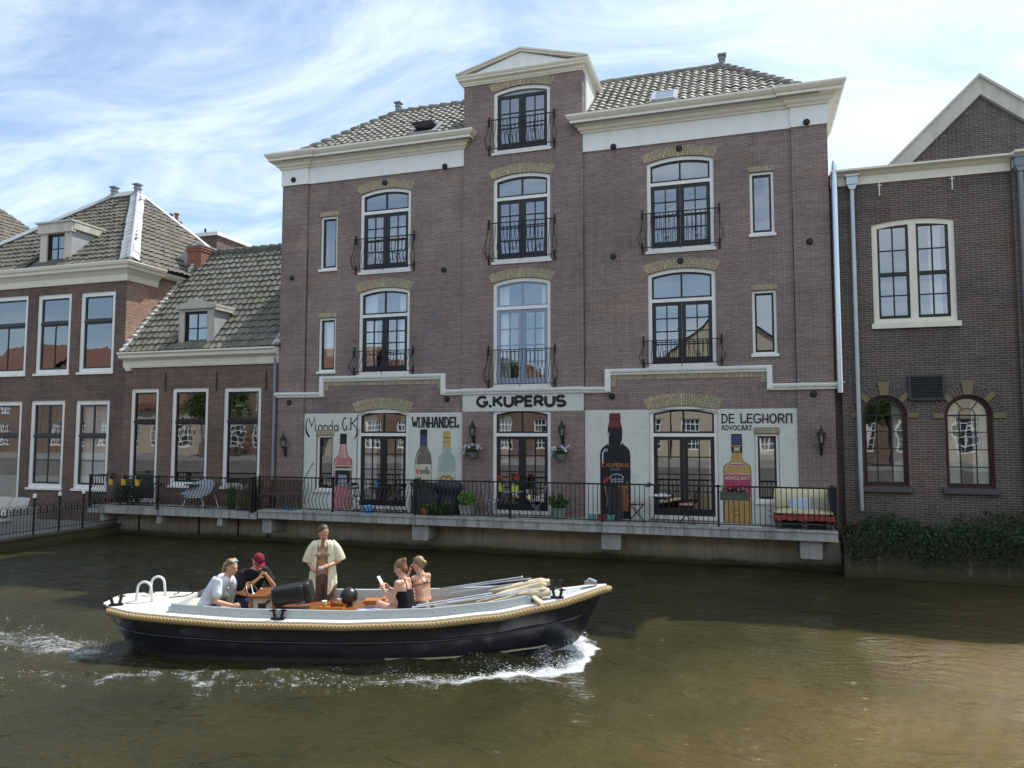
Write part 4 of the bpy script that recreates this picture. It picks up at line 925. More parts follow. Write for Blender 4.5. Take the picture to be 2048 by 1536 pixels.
# roof dormer of the left house
a0, a1, yd = -24.55, -23.05, .16
m = MB(); wallpanel(m, a0, a1, 9.3, 10.75, yd, [rect(a0+.33, a1-.35, 9.52, 10.60)], depth=.12, sides=0)
m.box(a0-.06, a1+.06, yd-.08, yd+.1, 10.62, 10.98); m.box(a0-.12, a1+.12, yd-.14, yd+.1, 10.98, 11.04)
dm = obj('dormer', m, 'cream_weathered', le)
kf = (13.27-ze)/4.25
for x in (a0+.02, a1-.02): m = MB(); yb = ye+(10.85-ze)/kf; m.add([(x, yd, 9.3), (x, yd, 10.85), (x, yb, 10.85)], [(0, 1, 2)]); obj('cheek', m, 'lead', dm)
m = MB(); m.prism([(a0-.1, 10.99), (a1+.1, 10.99), (a1+.1, 11.05), (a0-.1, 11.05)], yd+.1, 1.75); m.box(a1-.02, a1+.08, yd, 1.6, 10.72, 10.98); obj('dormer_roof', m, 'cream_weathered', dm)
sash_window(dm, 'window', a0+.33, a1-.35, 9.52, 10.60, 0, yd, frame='black_sash', doors=False, cols=2, rows=2, fw_=.03, sill=False)
# chimneys
m = MB(); m.box(-20.45, -19.80, 3.0, 3.7, 9.0, 10.55); m.box(-20.48, -19.77, 2.97, 3.73, 10.36, 10.45); m.box(-20.50, -19.75, 2.95, 3.75, 10.45, 10.55); obj('chimney', m, 'brick_red', le)['label'] = 'red brick chimney'
m = MB(); m.box(-20.52, -19.73, 2.93, 3.77, 10.555, 10.60); m.prism([(-21.1, 10.0), (-20.455, 9.3), (-20.455, 10.5)], 3.02, 3.6); obj('chimney_cap', m, 'lead', le)
m = MB(); m.box(-30.1, -29.25, 5.8, 6.4, 9.0, 13.2); m.box(-30.3, -29.1, 5.7, 6.5, 13.2, 13.3)
ch = obj('chimney', m, 'grey_weathered', le); ch['label'] = 'pale rendered chimney'
m = MB()
for x in (-29.95, -29.67, -29.4): m.lathe([(.07, 13.3), (.07, 13.62), (.15, 13.63), (.15, 13.67)], (x, 6.1, 0), 10)
obj('chimney_pots', m, 'lead', ch)
m = MB(); m.box(-24.95, -24.35, 6.6, 7.0, 11, 13.0); ch = obj('chimney', m, 'slate_dark', le); m = MB()
for x in (-24.82, -24.5): m.lathe([(.08, 13.0), (.08, 13.3), (.12, 13.31), (.12, 13.35)], (x, 6.8, 0), 10)
obj('chimney_pots', m, 'brick_red', ch)
m = MB(); m.bar((-20.19, 2.1, 7.9), (-20.19, 2.1, 8.7), .16, .05); obj('bare_board', m, 'grey_weathered', le)
# flat rooflight box of a house behind
bk = thing('rear_house', 'white edged flat roofed extension peeping out behind the red chimney', 'house', (-24.5, 9.5, 8))
m = MB(); m.box(-25.5, -23.75, 8.6, 11.0, 8.5, 12.75); obj('wall', m, 'brick_left', bk); m = MB(); m.box(-25.6, -23.65, 8.5, 11.1, 12.75, 12.92); obj('roof_edge', m, 'white_frame', bk); m = MB(); m.lathe([(.05, 12.9), (.05, 13.2)], (-24.6, 8.8, 0), 8); obj('roof_vent', m, 'iron', bk)
# far left house
fl = thing('tiled_house', 'house at the far left edge of which only a grey tiled roof and chimney show', 'house', (-38, 9, .4))
m = MB(); m.box(-42, -35.4, 5.5, 13, 0, 12.2); obj('wall', m, 'brick_left', fl)
Vq = Vector((0, 4, 4)).normalized(); tile_roof('roof', (-42.3, 5.0, 12.0), (1, 0, 0), Vq, [(0, 0), (7.6, 0), (3.6, 5.4), (0, 5.4)], 'tile_left', fl, tw=.27, th=.36, amp=.045, seed=21)
tile_roof('roof', (-34.7, 5.0, 12.0), (0, 1, 0), Vector((-4, 0, 3.8)), [(0, 0), (8, 0), (4, 5.4)], 'tile_left', fl, tw=.27, th=.36, seed=22)
m = MB(); m.t = .3; ridge(m, (-34.7, 5, 12.05), (-38.7, 8.8, 15.85)); m.add([(-42.3, 13, 12), (-34.7, 13, 12), (-38.7, 8.8, 15.8), (-42.3, 8.8, 15.8)], [(0, 1, 2, 3)]); obj('ridge_tiles', m, 'tile_left', fl)
m = MB(); m.box(-38.95, -38.35, 7.0, 7.6, 13, 17.4); obj('chimney', m, 'brick_red', fl)
m = MB(); molding(m, [(-42, 5.5), (-35.4, 5.5), (-35.4, 13)], [(0, 11.6), (.1, 11.6), (.5, 11.9), (.6, 12.05), (0, 12.1)]); obj('cornice', m, 'cream_cornice', fl)

# ---- right house
rh = thing('gabled_brick_house', 'dark brick house on the right with arched windows and a gable rising behind', 'house', (6, 0, 1))
BW = (3.14, 4.98, 6.05, 8.56); AW = [(2.80, 3.80, 2.06, 3.78, .5), (4.60, 5.62, 2.05, 3.76, .51)]
def harch(a, b, c, d, r): return arch(a, b, c, d, r-.001)
m = MB(); m.box(2.19, 2.36, .22, .5, 0, 9.68); wallpanel(m, 2.36, 6.20, 0, 9.68, .02, [arch(BW[0], BW[1], BW[2], BW[3], .10)]+[harch(*a) for a in AW], sides=.2)
wallpanel(m, 6.20, 12.0, 0, 9.68, -.10, [rect(7.6, 9.0, 5.2, 8.0), rect(7.6, 9.0, 1.8, 4.2)], sides=.3)
m.add([(12, 0, 0), (12, 9, 0), (12, 9, 9.7), (12, 0, 9.7)], [(0, 1, 2, 3)]); m.add([(2.2, 9, 0), (12, 9, 0), (12, 9, 9.7), (2.2, 9, 9.7)], [(0, 1, 2, 3)])
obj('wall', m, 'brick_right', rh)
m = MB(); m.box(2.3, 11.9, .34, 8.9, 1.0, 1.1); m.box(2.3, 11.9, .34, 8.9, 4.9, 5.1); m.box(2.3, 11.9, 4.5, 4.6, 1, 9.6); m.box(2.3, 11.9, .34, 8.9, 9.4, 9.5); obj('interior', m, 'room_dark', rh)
for h_ in ((7.6, 9.0, 5.2, 8.0), (7.6, 9.0, 1.8, 4.2)): sash_window(rh, 'window', *h_, 0, -.10, frame='cream_cornice', transom=h_[2]+(h_[3]-h_[2])*.6, doors=False, cols=2, rows=2, dark_bar=True)
# big double window with cream frame
m = MB(); O = arch(*BW, .10); I1 = arch(BW[0], 4.06, BW[2], 8.60, .0, .0)
xa, xb, za, zb_ = BW; mid_ = 4.06; fwb = .13
m.ring(O, arch(*BW, .10, .13), .06, .18); m.box(mid_-.085, mid_+.085, .064, .176, za+.12, zb_+.0)
m.box(xa-.06, xb+.06, -.05, .14, za-.12, za+.01)
fr = obj('window', m, 'cream_cornice', rh); s = MB(); s2 = []
for (l, r) in ((xa+.13, mid_-.085), (mid_+.085, xb-.13)):
    top = zb_-.06; ya, yb = .09, .15; bt = .055
    s.box(l, l+bt, ya, yb, za+.13, top+.03); s.box(r-bt, r, ya, yb, za+.13, top+.03); s.box(l+bt, r-bt, ya+.002, yb-.002, za+.13, za+.21); s.box(l+bt, r-bt, ya+.002, yb-.002, top-.03, top+.03)
    s.box((l+r)/2-.016, (l+r)/2+.016, ya+.01, yb-.01, za+.2, top)
    zm = za+.13+(top-za-.13)*.48; s.box(l+.002, r-.002, ya-.02, yb-.003, zm-.045, zm+.045)
    for q in (.25, .74): z_ = za+.13+(top-za-.13)*q; s.box(l+bt, r-bt, ya+.012, yb-.012, z_-.014, z_+.014)
obj('sash', s, 'black_sash', fr)
g = MB(); P = arch(*BW, .10, .14); tri = tessellate_polygon([[Vector((p[0], p[1], 0)) for p in P]]); g.add([(p[0], .122, p[1]) for p in P], [tuple(t) for t in tri]); obj('pane', g, 'pane_glass', fr)
c = MB(); n = 20; c.add([(4.45+.28*k/n, .28+.02*math.sin(k*1.9), z) for z in (6.2, 8.55) for k in range(n+1)], [(k, k+1, n+2+k, n+1+k) for k in range(n)]); obj('curtain', c, 'curtain', fr)
for (a, b, c_, d, r) in AW:
    m = MB(); voussoir(m, a, b, d, r-.001, .24, .018, extra=.0, n=24); obj('brick_arch', m, 'brick_voussoir', rh)
for (a, b, c_, d, r) in AW:
    xm_ = (a+b)/2; m = MB()
    m.prism([(xm_-.09, d+r+.0), (xm_+.09, d+r+.0), (xm_+.13, d+r+.32), (xm_-.13, d+r+.32)], -.02, .03); obj('keystone', m, 'sandstone', rh)
    for s_1 in (-1, 1):
        cc = Vector((xm_+s_1*.7071*(r+.13), .0, d+.7071*(r+.13))); m = MB(); m.obox(cc, (.24, .04, .13), (0, -s_1*R(45), 0)); obj('arch_stone', m, 'sandstone', rh)
        m = MB(); m.box(xm_+s_1*(r+.13)-.12, xm_+s_1*(r+.13)+.12, -.015, .03, d-.05, d+.07); obj('arch_stone', m, 'sandstone', rh)
for (a, b, c_, d, r) in AW:
    m = MB(); m.ring(arch(a, b, c_, d, r-.001, 0, 22), arch(a, b, c_, d, r-.001, .05, 22), .10, .2); f = obj('arched_window', m, 'dark_red_sash', rh)
    m = MB(); m.box(a-.08, b+.08, -.08, .12, c_-.14, c_-.0); obj('sill', m, 'slate_dark', f)
    s = MB(); s.ring(arch(a, b, c_, d, r-.001, .051, 22), arch(a, b, c_, d, r-.001, .095, 22), .12, .17)
    w_ = b-a
    for q in (1/3, 2/3): s.box(a+w_*q-.012, a+w_*q+.012, .13, .16, c_+.06, d+.04)
    for q in range(1, 4): z_ = c_+.07+(d-c_-.04)*q/4; s.box(a+.09, b-.09, .132, .158, z_-.012, z_+.012)
    s.box(a+.06, b-.06, .128, .165, d-.0, d+.035)
    xm_ = (a+b)/2; pr = [(xm_+.17*math.cos(R(t)), .145, d+.035+.15*math.sin(R(t))) for t in range(0, 181, 15)]; s.tube(pr, .013, 5)
    for ang in (55, 125): s.bar((xm_+.16*math.cos(R(ang)), .145, d+.035+.15*math.sin(R(ang))), (xm_+.46*math.cos(R(ang)), .145, d+.47*math.sin(R(ang))), .024, .024, (0, 1, 0))
    obj('sash', s, 'black_sash', f)
    g = MB(); P = arch(a, b, c_, d, r-.001, .06, 22); tri = tessellate_polygon([[Vector((p[0], p[1], 0)) for p in P]]); g.add([(p[0], .145, p[1]) for p in P], [tuple(t) for t in tri]); obj('pane', g, 'pane_glass_old', f)
    cq = MB(); n = 30
    for (u0, u1) in (((.70, .98),) if a < 4 else ((.05, .35), (.62, .97))):
        cq.add([(a+w_*(u0+(u1-u0)*k/n), .28+.02*math.sin(k*1.7), z) for z in (c_+.1, d+.35) for k in range(n+1)], [(k, k+1, n+2+k, n+1+k) for k in range(n)])
    obj('curtain', cq, 'curtain', f)
m = MB(); m.box(3.86, 4.60, -.03, .03, 4.17, 4.74)
for k in range(8): m.obox((4.23, -.045, 4.22+k*.066), (.68, .07, .012), (R(35), 0, 0))
m.ring(rect(3.84, 4.62, 4.15, 4.76), rect(3.89, 4.57, 4.20, 4.71), -.07, .0); obj('louvre_vent', m, 'vent_dark', rh)
m = MB(); molding(m, [(2.22, .02), (6.2, .02)], [(0, 9.62), (.04, 9.62), (.04, 9.82), (.10, 9.86), (.14, 9.90), (.24, 9.94), (.24, 9.99), (0, 10.0)]); molding(m, [(6.2, -.1), (12.2, -.1)], [(0, 9.64), (.05, 9.64), (.05, 9.82), (.11, 9.86), (.15, 9.91), (.25, 9.96), (.25, 10.01), (0, 10.02)])
obj('cornice', m, 'cream_cornice', rh)
m = MB(); m.add([(2.2, 0, 9.95), (12, 0, 9.95), (12, 9, 9.95), (2.2, 9, 9.95)], [(0, 1, 2, 3)]); obj('gutter', m, 'lead', rh)
for x in (3.35, 4.96): m = MB(); m.bar((x, -.02, 9.72), (x, -.02, 9.28), .025, .02); m.bar((x-.05, -.03, 9.55), (x+.05, -.03, 9.55), .02, .02); obj('wall_anchor', m, 'cream_cornice', rh)
# gable wall behind
gy = 2.4; ax_, az_ = 6.28, 13.03; k_ = (13.03-10.15)/(6.28-3.42)*.98
gl = [(ax_-4.0, az_-4.0*k_), (ax_+5.2, az_-5.2*k_*.86), (ax_, az_)]
m = MB(); m.prism([(gl[0][0]+.3, 9.0), (gl[1][0]-.3, 9.0), (gl[1][0]-.3, gl[1][1]+.1), (ax_, az_-.1), (gl[0][0]+.3, gl[0][1]+.1)], gy, gy+.3); obj('gable_wall', m, 'brick_right', rh)
m = MB()
for e in (gl[0], gl[1]):
    a, b = Vector((e[0], 0, e[1])), Vector((ax_, 0, az_)); d = (b-a).normalized(); nr_ = Vector((-d.z, 0, d.x)); nr_ = -nr_ if nr_.z < 0 else nr_
    for (y0_, y1_, h0, h1) in ((gy-.12, gy+.5, -.36, 0.0), (gy-.18, gy+6, 0.0, .06)):
        ps = [a+nr_*h0, Vector((ax_, 0, az_+h0/nr_.z)), Vector((ax_, 0, az_+h1/nr_.z)), a+nr_*h1]
        m.add([(p.x, yv, p.z) for yv in (y0_, y1_) for p in ps], [(0, 1, 2, 3), (7, 6, 5, 4), (0, 4, 5, 1), (1, 5, 6, 2), (2, 6, 7, 3), (3, 7, 4, 0)])
obj('bargeboard', m, 'cream_weathered', rh)
downpipe(rh, 2.71, -.09, 1.45, 9.5, .055, 'zinc', True); downpipe(rh, 6.34, -.2, 1.0, 9.55, .06, 'gutter_grey', True)
# ================================================================== quay, deck, banks, opposite side
def struct(name, mb, mat, label=None, kind='structure', **k):
    o = obj(name, mb, mat, **k); o['kind'] = kind
    if label: o['label'] = label
    return o
m = MB(); m.box(-20.12, 2.2, -.22, .0, -1.2, .66); m.box(-14.1, 2.2, -.22, -.0, .661, .70)
o = obj('quay_wall', m, 'quay_stone'); tag(o, 'weathered tan quay wall under the concrete deck of the tall house', 'quay wall')
m = MB(); m.box(-60, -20.12, -40, .0, -1.2, .31); struct('terrace_ground', m, 'paving')
m = MB(); m.box(-20.12, -20.0, -19.5, -.0, -1.2, .26); m.box(-20.25, -19.94, -19.5, -.22, .262, .33)
o = obj('quay_wall', m, 'bank_stone'); tag(o, 'low dark stone quay edge of the left terrace below the iron fence', 'quay wall')
m = MB(); m.box(2.2, 14, -.95, .0, -1.2, .55); 
o = obj('quay_wall', m, 'bank_stone'); tag(o, 'dark crumbling bank wall under the bushes on the right', 'quay wall')
m = MB(); rn = random.Random(2); nx, ny = 60, 8; vs = []
for j in range(ny+1):
    for i in range(nx+1):
        vs.append((2.2+11.8*i/nx, -.98+.98*j/ny, .52+.55*(j/ny)**.8+rn.uniform(-.05, .05)))
m.add(vs, [(j*(nx+1)+i, j*(nx+1)+i+1, (j+1)*(nx+1)+i+1, (j+1)*(nx+1)+i) for j in range(ny) for i in range(nx)])
struct('bank_soil', m, 'soil')
m = MB(); m.box(-75, 45, -60, -20.9, -1.2, 1.55); struct('street', m, 'paving')
m = MB(); m.add([(-75, -60, -1.1), (45, -60, -1.1), (45, .1, -1.1), (-75, .1, -1.1)], [(0, 1, 2, 3)]); struct('canal_bed', m, 'soil')
m = MB(); m.add([(-400, -400, -1.3), (400, -400, -1.3), (400, 400, -1.3), (-400, 400, -1.3)], [(0, 1, 2, 3)]); m.add([(-300, 14, .1), (300, 14, .1), (300, 350, .1), (-300, 350, .1)], [(0, 1, 2, 3)]); struct('ground', m, 'paving')

# deck (cantilevered concrete balconies)
dk = thing('balcony_deck', 'long stained concrete deck on corbels in front of the tall house', 'deck', (-6, -.5, .8))
joints = [-13.92, -8.79, -3.53, 2.06]; m = MB()
for a, b in zip(joints, joints[1:]): m.box(a+.006, b-.006, -1.10, -.012, .80, 1.04); m.box(a+.01, b-.01, -1.13, -1.10, 1.0, 1.055)
obj('slab', m, 'concrete_slab', dk)
for a in (-13.85, -8.93, -3.57, 1.22):
    m = MB(); w_ = .50 if a > -13 else .32; 
    m.prism([(a, .80), (a, .42), (a+.03, .36), (a+w_-.03, .36), (a+w_, .42), (a+w_, .80)], -.98, -.2); obj('corbel', m, 'corbel_concrete', dk)
m = MB(); m.box(-.9, .35, -1.02, -.6, 1.05, 1.075); obj('step_board', m, 'white_plastic', dk)
dl = thing('balcony_deck', 'shorter stained concrete deck in front of the low house', 'deck', (-17, -.5, .8))
m = MB()
for a, b in ((-20.5, -17.68), (-17.66, -15.0), (-14.98, -14.0)): m.box(a, b, -1.05, -.0, .76, .985)
obj('slab', m, 'concrete_slab', dl)
for a in (-20.04, -17.76, -15.46):
    m = MB(); m.add([(x, y, z) for x in (a, a+.17) for y, z in ((-1.0, .76), (-1.0, .50), (-.2, .66), (-.2, .76))], [(0, 1, 2, 3), (7, 6, 5, 4), (0, 4, 5, 1), (1, 5, 6, 2), (2, 6, 7, 3), (3, 7, 4, 0)]); obj('corbel', m, 'corbel_concrete', dl)
m = MB()
for x in (-16.8, -19.2, -15.3, -14.2): m.box(x, x+.03, -.26, -.221, .1, .66)
obj('iron_strap', m, 'iron', dl)

def railing(label, x0, x1, y, zb, zt, belly, n, group, ret=None, posts=(True, True), scroll=()):
    """one railing section: rails, posts and separate balusters"""
    t = thing('deck_railing', label, 'railing', (x0, y, zb), group=group)
    m = MB(); m.box(x0, x1, y-.026, y+.026, zt-.038, zt); m.box(x0, x1, y-.018, y+.018, zb+.055, zb+.075)
    obj('rail', m, 'iron', t)
    for k, x in enumerate((x0, x1)):
        if posts[k]:
            m = MB(); m.box(x-.024, x+.024, y-.026, y+.026, zb-.02, zt+.02); m.box(x-.05, x+.05, y-.05, y+.05, zb-.02, zb-.0); obj('post', m, 'iron', t)
    h = zt-zb-.10; proto = None
    for i in range(1, n):
        x = x0+(x1-x0)*i/n
        if proto is None:
            m = MB()
            if belly: m.tube([(0, -.16*math.exp(-((k/9-.30)/.24)**2)+.03*math.exp(-((k/9-.72)/.13)**2), h*k/9) for k in range(10)], .0105, 5)
            else: m.tube([(0, 0, 0), (0, 0, h*.5), (0, 0, h)], .0098, 5)
            proto = obj('baluster', m, 'iron', t, local=True); b = proto
        else: b = proto.copy(); COL.objects.link(b); b.parent = t
        b.location = (x-x0, 0, .07)
    for x in scroll:
        m = MB()
        for sx in (-1, 1):
            for sz in (-1, 1):
                m.tube([(x+sx*(.006+.05*math.sin(a_*.5)**1.0*(1-.35*(a_ > 2.6))), y-.0-(.10 if belly else 0), zb+.36+sz*(.045+.045*(1-math.cos(a_))*.6-(.03 if a_ > 3 else 0))) for a_ in (0, .7, 1.4, 2.1, 2.8, 3.5)], .006, 4)
        obj('scroll', m, 'iron', t)
    return t
gr = 'iron railing sections along the deck of the tall house'
railing('bellied iron railing section in front of the curly lettering', -13.93, -11.41, -1.07, 1.05, 2.05, True, 21, gr, posts=(True, True), scroll=(-13.0, -12.3))
railing('bellied iron railing section in front of the left double doors', -11.41, -8.79, -1.07, 1.05, 2.05, True, 22, gr, posts=(False, True), scroll=(-10.9, -10.0))
railing('iron railing section before the grey covered grill and pale green bottle', -8.79, -6.01, -1.07, 1.05, 2.05, True, 23, gr, posts=(False, True))
railing('iron railing section running up to the huge black bottle', -6.01, -3.53, -1.07, 1.05, 2.055, False, 21, gr, posts=(False, True), scroll=(-4.05, -5.4))
railing('straight iron railing section in front of the right double doors', -3.53, -.64, -1.07, 1.05, 2.06, False, 24, gr, posts=(False, True), scroll=(-1.5,))
railing('straight iron railing section in front of the cushioned pallet sofa', -.64, 2.03, -1.07, 1.05, 2.06, False, 22, gr, posts=(False, True), scroll=(-.2, .55, 1.1, 1.6))
t = thing('deck_railing', 'iron railing returning to the wall at the right end of the deck', 'railing', (2.03, -.5, 1.05), group=gr)
m = MB(); m.box(2.005, 2.05, -1.05, -.07, 2.03, 2.06); m.box(2.01, 2.045, -1.05, -.07, 1.105, 1.125)
for k in range(8): y_ = -.95+k*.11; m.tube([(2.03, y_, 1.12), (2.03, y_, 2.04)], .0075, 5)
obj('side_rail', m, 'iron', t)
gl_ = 'iron railing sections along the deck of the low house'
railing('bellied iron railing section beside the yellow hanging pots', -20.42, -17.68, -1.07, .985, 1.98, True, 26, gl_, posts=(True, True))
t = railing('bellied iron railing section in front of the grey garden chair', -17.68, -14.18, -1.07, .985, 1.99, True, 32, gl_, posts=(False, True))
t = thing('deck_railing', 'bellied iron railing return at the left end of the low deck', 'railing', (-20.42, -.5, .985), group=gl_)
m = MB(); m.box(-20.44, -20.40, -1.05, -.05, 1.95, 1.98)
for k in range(9): y_ = -.98+k*.11; m.tube([(-20.42-.16*math.exp(-((q/9-.30)/.24)**2), y_, 1.05+.9*q/9) for q in range(10)], .0075, 5)
obj('side_rail', m, 'iron', t)
m = MB(); m.box(-14.12, -14.07, -1.08, -1.0, .98, 2.03); m.box(-14.14, -13.93, -1.06, -1.03, 1.98, 2.01); obj('divider_post', m, 'iron', t)

# ---- leaf helpers
def leaves(mb, c, r, n, size, rnd, flat=.0, up=0, shell=.5, tonef=None):
    for i in range(n):
        d = Vector((rnd.gauss(0, 1), rnd.gauss(0, 1), rnd.gauss(0, 1))).normalized()*(rnd.random()**shell)
        p = Vector(c)+Vector((d.x*r[0], d.y*r[1], d.z*r[2]))
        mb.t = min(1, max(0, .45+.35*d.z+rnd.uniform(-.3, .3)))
        q = Euler((rnd.uniform(-1.3, 1.3), rnd.uniform(-1.3, 1.3), rnd.uniform(0, 6.3))).to_matrix(); s = size*rnd.uniform(.6, 1.35)
        vs = [p+q @ Vector(v) for v in ((-s*.5, 0, 0), (0, -s*.28, s*.06), (s*.55, 0, -s*.05), (0, s*.28, s*.06))]
        mb.add(vs, [(0, 1, 2), (0, 2, 3)])
    mb.t = None
def flowers(mb, c, r, n, s, rnd):
    for i in range(n):
        d = Vector((rnd.uniform(-1, 1), rnd.uniform(-1, 1), rnd.uniform(-.2, 1))); p = Vector(c)+Vector((d.x*r[0], d.y*r[1], d.z*r[2]))
        mb.t = rnd.random(); q = Euler((rnd.uniform(-.9, .9)+1.2, rnd.uniform(-.5, .5), rnd.uniform(0, 6))).to_matrix(); vs = [p+q @ Vector((0, 0, -.008))]
        for k in range(10): a = k*math.pi/5; rr = s*(1 if k % 2 else .72); vs.append(p+q @ Vector((rr*math.cos(a), rr*math.sin(a), 0)))
        mb.add(vs, [(0, k+1, (k+1) % 10+1) for k in range(10)])
    mb.t = None

# ---- wall lanterns and hanging baskets
def lantern(label, x, y, z, rz=0):
    t = thing('wall_lantern', label, 'lantern', (x, y, z), rz, group='black lanterns on the house walls'); t.scale = (.82, .82, .82)
    m = MB(); m.box(-.05, .05, -.03, 0, -.62, -.28); m.tube([(0, -.02, -.42), (0, -.10, -.50), (0, -.17, -.44), (0, -.19, -.34)], .016, 8); m.tube([(0, -.02, -.56), (0, -.08, -.60), (0, -.13, -.56)], .010, 6); m.ell((0, -.05, -.62), .035, n=8)
    obj('bracket', m, 'iron', t, local=True)
    m = MB(); c = (0, -.19, 0)
    m.lathe([(.035, -.34), (.06, -.30), (.075, -.285), (.075, -.27)], c, 6); m.lathe([(.135, .0), (.14, .015), (.10, .06), (.06, .11), (.05, .14), (.055, .15), (.03, .18), (.012, .2), (.02, .225), (.012, .25), (.004, .30)], c, 6)
    for k in range(6):
        a = k*math.pi/3; m.bar((.07*math.cos(a), -.19+.07*math.sin(a), -.27), (.125*math.cos(a), -.19+.125*math.sin(a), .0), .014, .014)
    obj('lamp_frame', m, 'iron', t, local=True)
    m = MB(); m.lathe([(.064, -.27), (.118, .0)], c, 6, cap=False); obj('lamp_glass', m, 'lantern_glass', t, local=True)
    m = MB(); m.lathe([(.012, -.26), (.014, -.14), (.02, -.1), (.012, -.04)], c, 8); obj('bulb', m, 'white_plastic', t, local=True)
    return t
lantern('black wall lantern on the pilaster left of the curly lettering', -13.72, -.06, 3.14, 0)
lantern('black wall lantern left of the centre doors', -7.43, -.06, 3.50)
lantern('black wall lantern right of the centre doors', -4.80, -.06, 3.50)
lantern('black wall lantern on the brick pier at the right end of the house', 1.83, -.06, 3.32)
def basket(label, x, y, z, seed):
    t = thing('flower_basket', label, 'flower basket', (x, y, z), group='hanging flower baskets by the centre doors'); rn = random.Random(seed)
    m = MB(); m.lathe([(.06, -.16), (.10, -.14), (.145, -.02), (.155, 0), (.14, 0), (.12, -.03)], n=14); obj('pot', m, 'pot_grey', t, local=True)
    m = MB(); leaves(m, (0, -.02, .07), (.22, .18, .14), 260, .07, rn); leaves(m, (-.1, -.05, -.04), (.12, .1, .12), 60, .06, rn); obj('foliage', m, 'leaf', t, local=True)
    m = MB(); flowers(m, (0, -.06, .12), (.26, .16, .12), 34, .040, rn); flowers(m, (-.20, -.08, -.02), (.07, .06, .07), 6, .038, rn); obj('flower', m, 'petal_white', t, local=True)
    m = MB()
    for a in (-.13, .13): m.bar((a, 0, 0), (0, .05, .42), .006, .006)
    obj('hanger', m, 'iron', t, local=True)
basket('white petunia basket hanging under the lantern left of the centre doors', -7.42, -.24, 2.80, 5); basket('white petunia basket hanging under the lantern right of the centre doors', -4.83, -.24, 2.77, 6)

# ---- things on the main deck (floor z 1.045)
FZ = 1.045
def chair_folding(label, x, y, rz, seat='cushion_pink', frame='iron', back=True, group=None):
    t = thing('folding_chair', label, 'chair', (x, y, FZ), rz, group); m = MB()
    for s in (-1, 1):
        m.tube([(-.20, s*.19, 0), (.19, s*.19, .45)], .011, 6); m.tube([(.21, s*.175, 0), (-.15, s*.175, .45), (-.24, s*.175, .86)], .011, 6)
    m.tube([(-.2, -.19, .03), (-.2, .19, .03)], .009, 6); m.tube([(.2, -.18, .03), (.2, .18, .03)], .009, 6)
    obj('frame', m, frame, t, local=True)
    m = MB()
    for k in range(5): m.box(-.17+k*.078, -.115+k*.078, -.19, .19, .445, .458)
    obj('seat', m, frame, t, local=True)
    m = MB(); m.obox((-.225, 0, .80), (.015, .37, .085), (0, R(-12), 0)); m.obox((-.20, 0, .68), (.015, .37, .05), (0, R(-12), 0)); obj('backrest', m, frame, t, local=True)
    if seat:
        m = MB(); m.ell((.02, 0, .485), (.2, .2, .035), n=16); obj('cushion', m, seat, t, local=True, smooth=True)
    return t
plain('cushion_pink', (.50, .26, .30), .9, .2, 10); plain('cushion_cream', (.62, .57, .36), .9, .12, 8, bump=.2, bsc=10); plain('cushion_blue', (.45, .52, .62), .9, .2, 12); plain('cushion_stone', (.36, .33, .28), .95, .2, 6)
plain('throw_red', (.38, .07, .05), .9, .2, 10); plain('grey_plastic', (.28, .31, .36), .5, .12, 5); plain('blue_plastic', (.05, .28, .60), .35, .1, 5); plain('teal_plastic', (.18, .42, .42), .4, .2, 5)
plain('lime_paint', (.48, .58, .10), .45, .1, 5); plain('yellow_paint', (.60, .42, .05), .45, .1, 5); plain('cover_navy', (.028, .032, .05), .7, .25, 6, bump=.4, bsc=7); plain('pallet_wood', (.09, .085, .08), .85, .3, 8)
plain('planter_stone', (.30, .29, .26), .8, .2, 6); plain('planter_green', (.20, .26, .22), .7, .15, 6); plain('wood_dark', (.10, .065, .045), .7, .3, 10); plain('slat_screen', (.05, .05, .05), .6, .3, 10)
def bench(label, x0, x1, y, z):
    t = thing('garden_bench', label, 'bench', ((x0+x1)/2, y, z)); w_ = (x1-x0)/2; m = MB()
    for s in (-1, 1):
        m.box(s*w_-.03, s*w_+.03, -.27, -.21, 0, .62); m.box(s*w_-.03, s*w_+.03, .20, .26, 0, .88); m.box(s*w_-.028, s*w_+.028, -.26, .22, .60, .64); m.box(s*w_-.026, s*w_+.026, -.21, .2, .36, .42)
    obj('frame', m, 'wood_dark', t, local=True); m = MB()
    for k in range(5): m.box(-w_, w_, -.24+k*.095, -.16+k*.095, .42, .445)
    obj('seat', m, 'wood_dark', t, local=True); m = MB(); m.box(-w_+.03, w_-.03, .21, .24, .80, .88); m.box(-w_+.03, w_-.03, .21, .24, .5, .55)
    for k in range(14): xx = -w_+.07+k*(2*w_-.14)/13; m.box(xx-.02, xx+.02, .213, .233, .55, .8)
    obj('backrest', m, 'wood_dark', t, local=True)
bench('dark wooden garden bench between the lantern and the broom', -14.0, -12.95, -.62, FZ)
t = thing('broom', 'broom with blue head leaning against the white wall beside the narrow window', 'broom', (-12.95, -.7, FZ)); m = MB(); m.tube([(-13.0, -.85, FZ+.08), (-12.72, -.06, FZ+1.40)], .014, 8); obj('handle', m, 'wood_dark', t)
m = MB(); m.obox((-13.0, -.86, FZ+.05), (.34, .07, .06), (0, 0, .1)); obj('brush_head', m, 'blue_plastic', t)
chair_folding('grey chair leaning by the pink bottle mural, its back towards the canal', -11.25, -.55, R(160), None, 'grey_plastic')
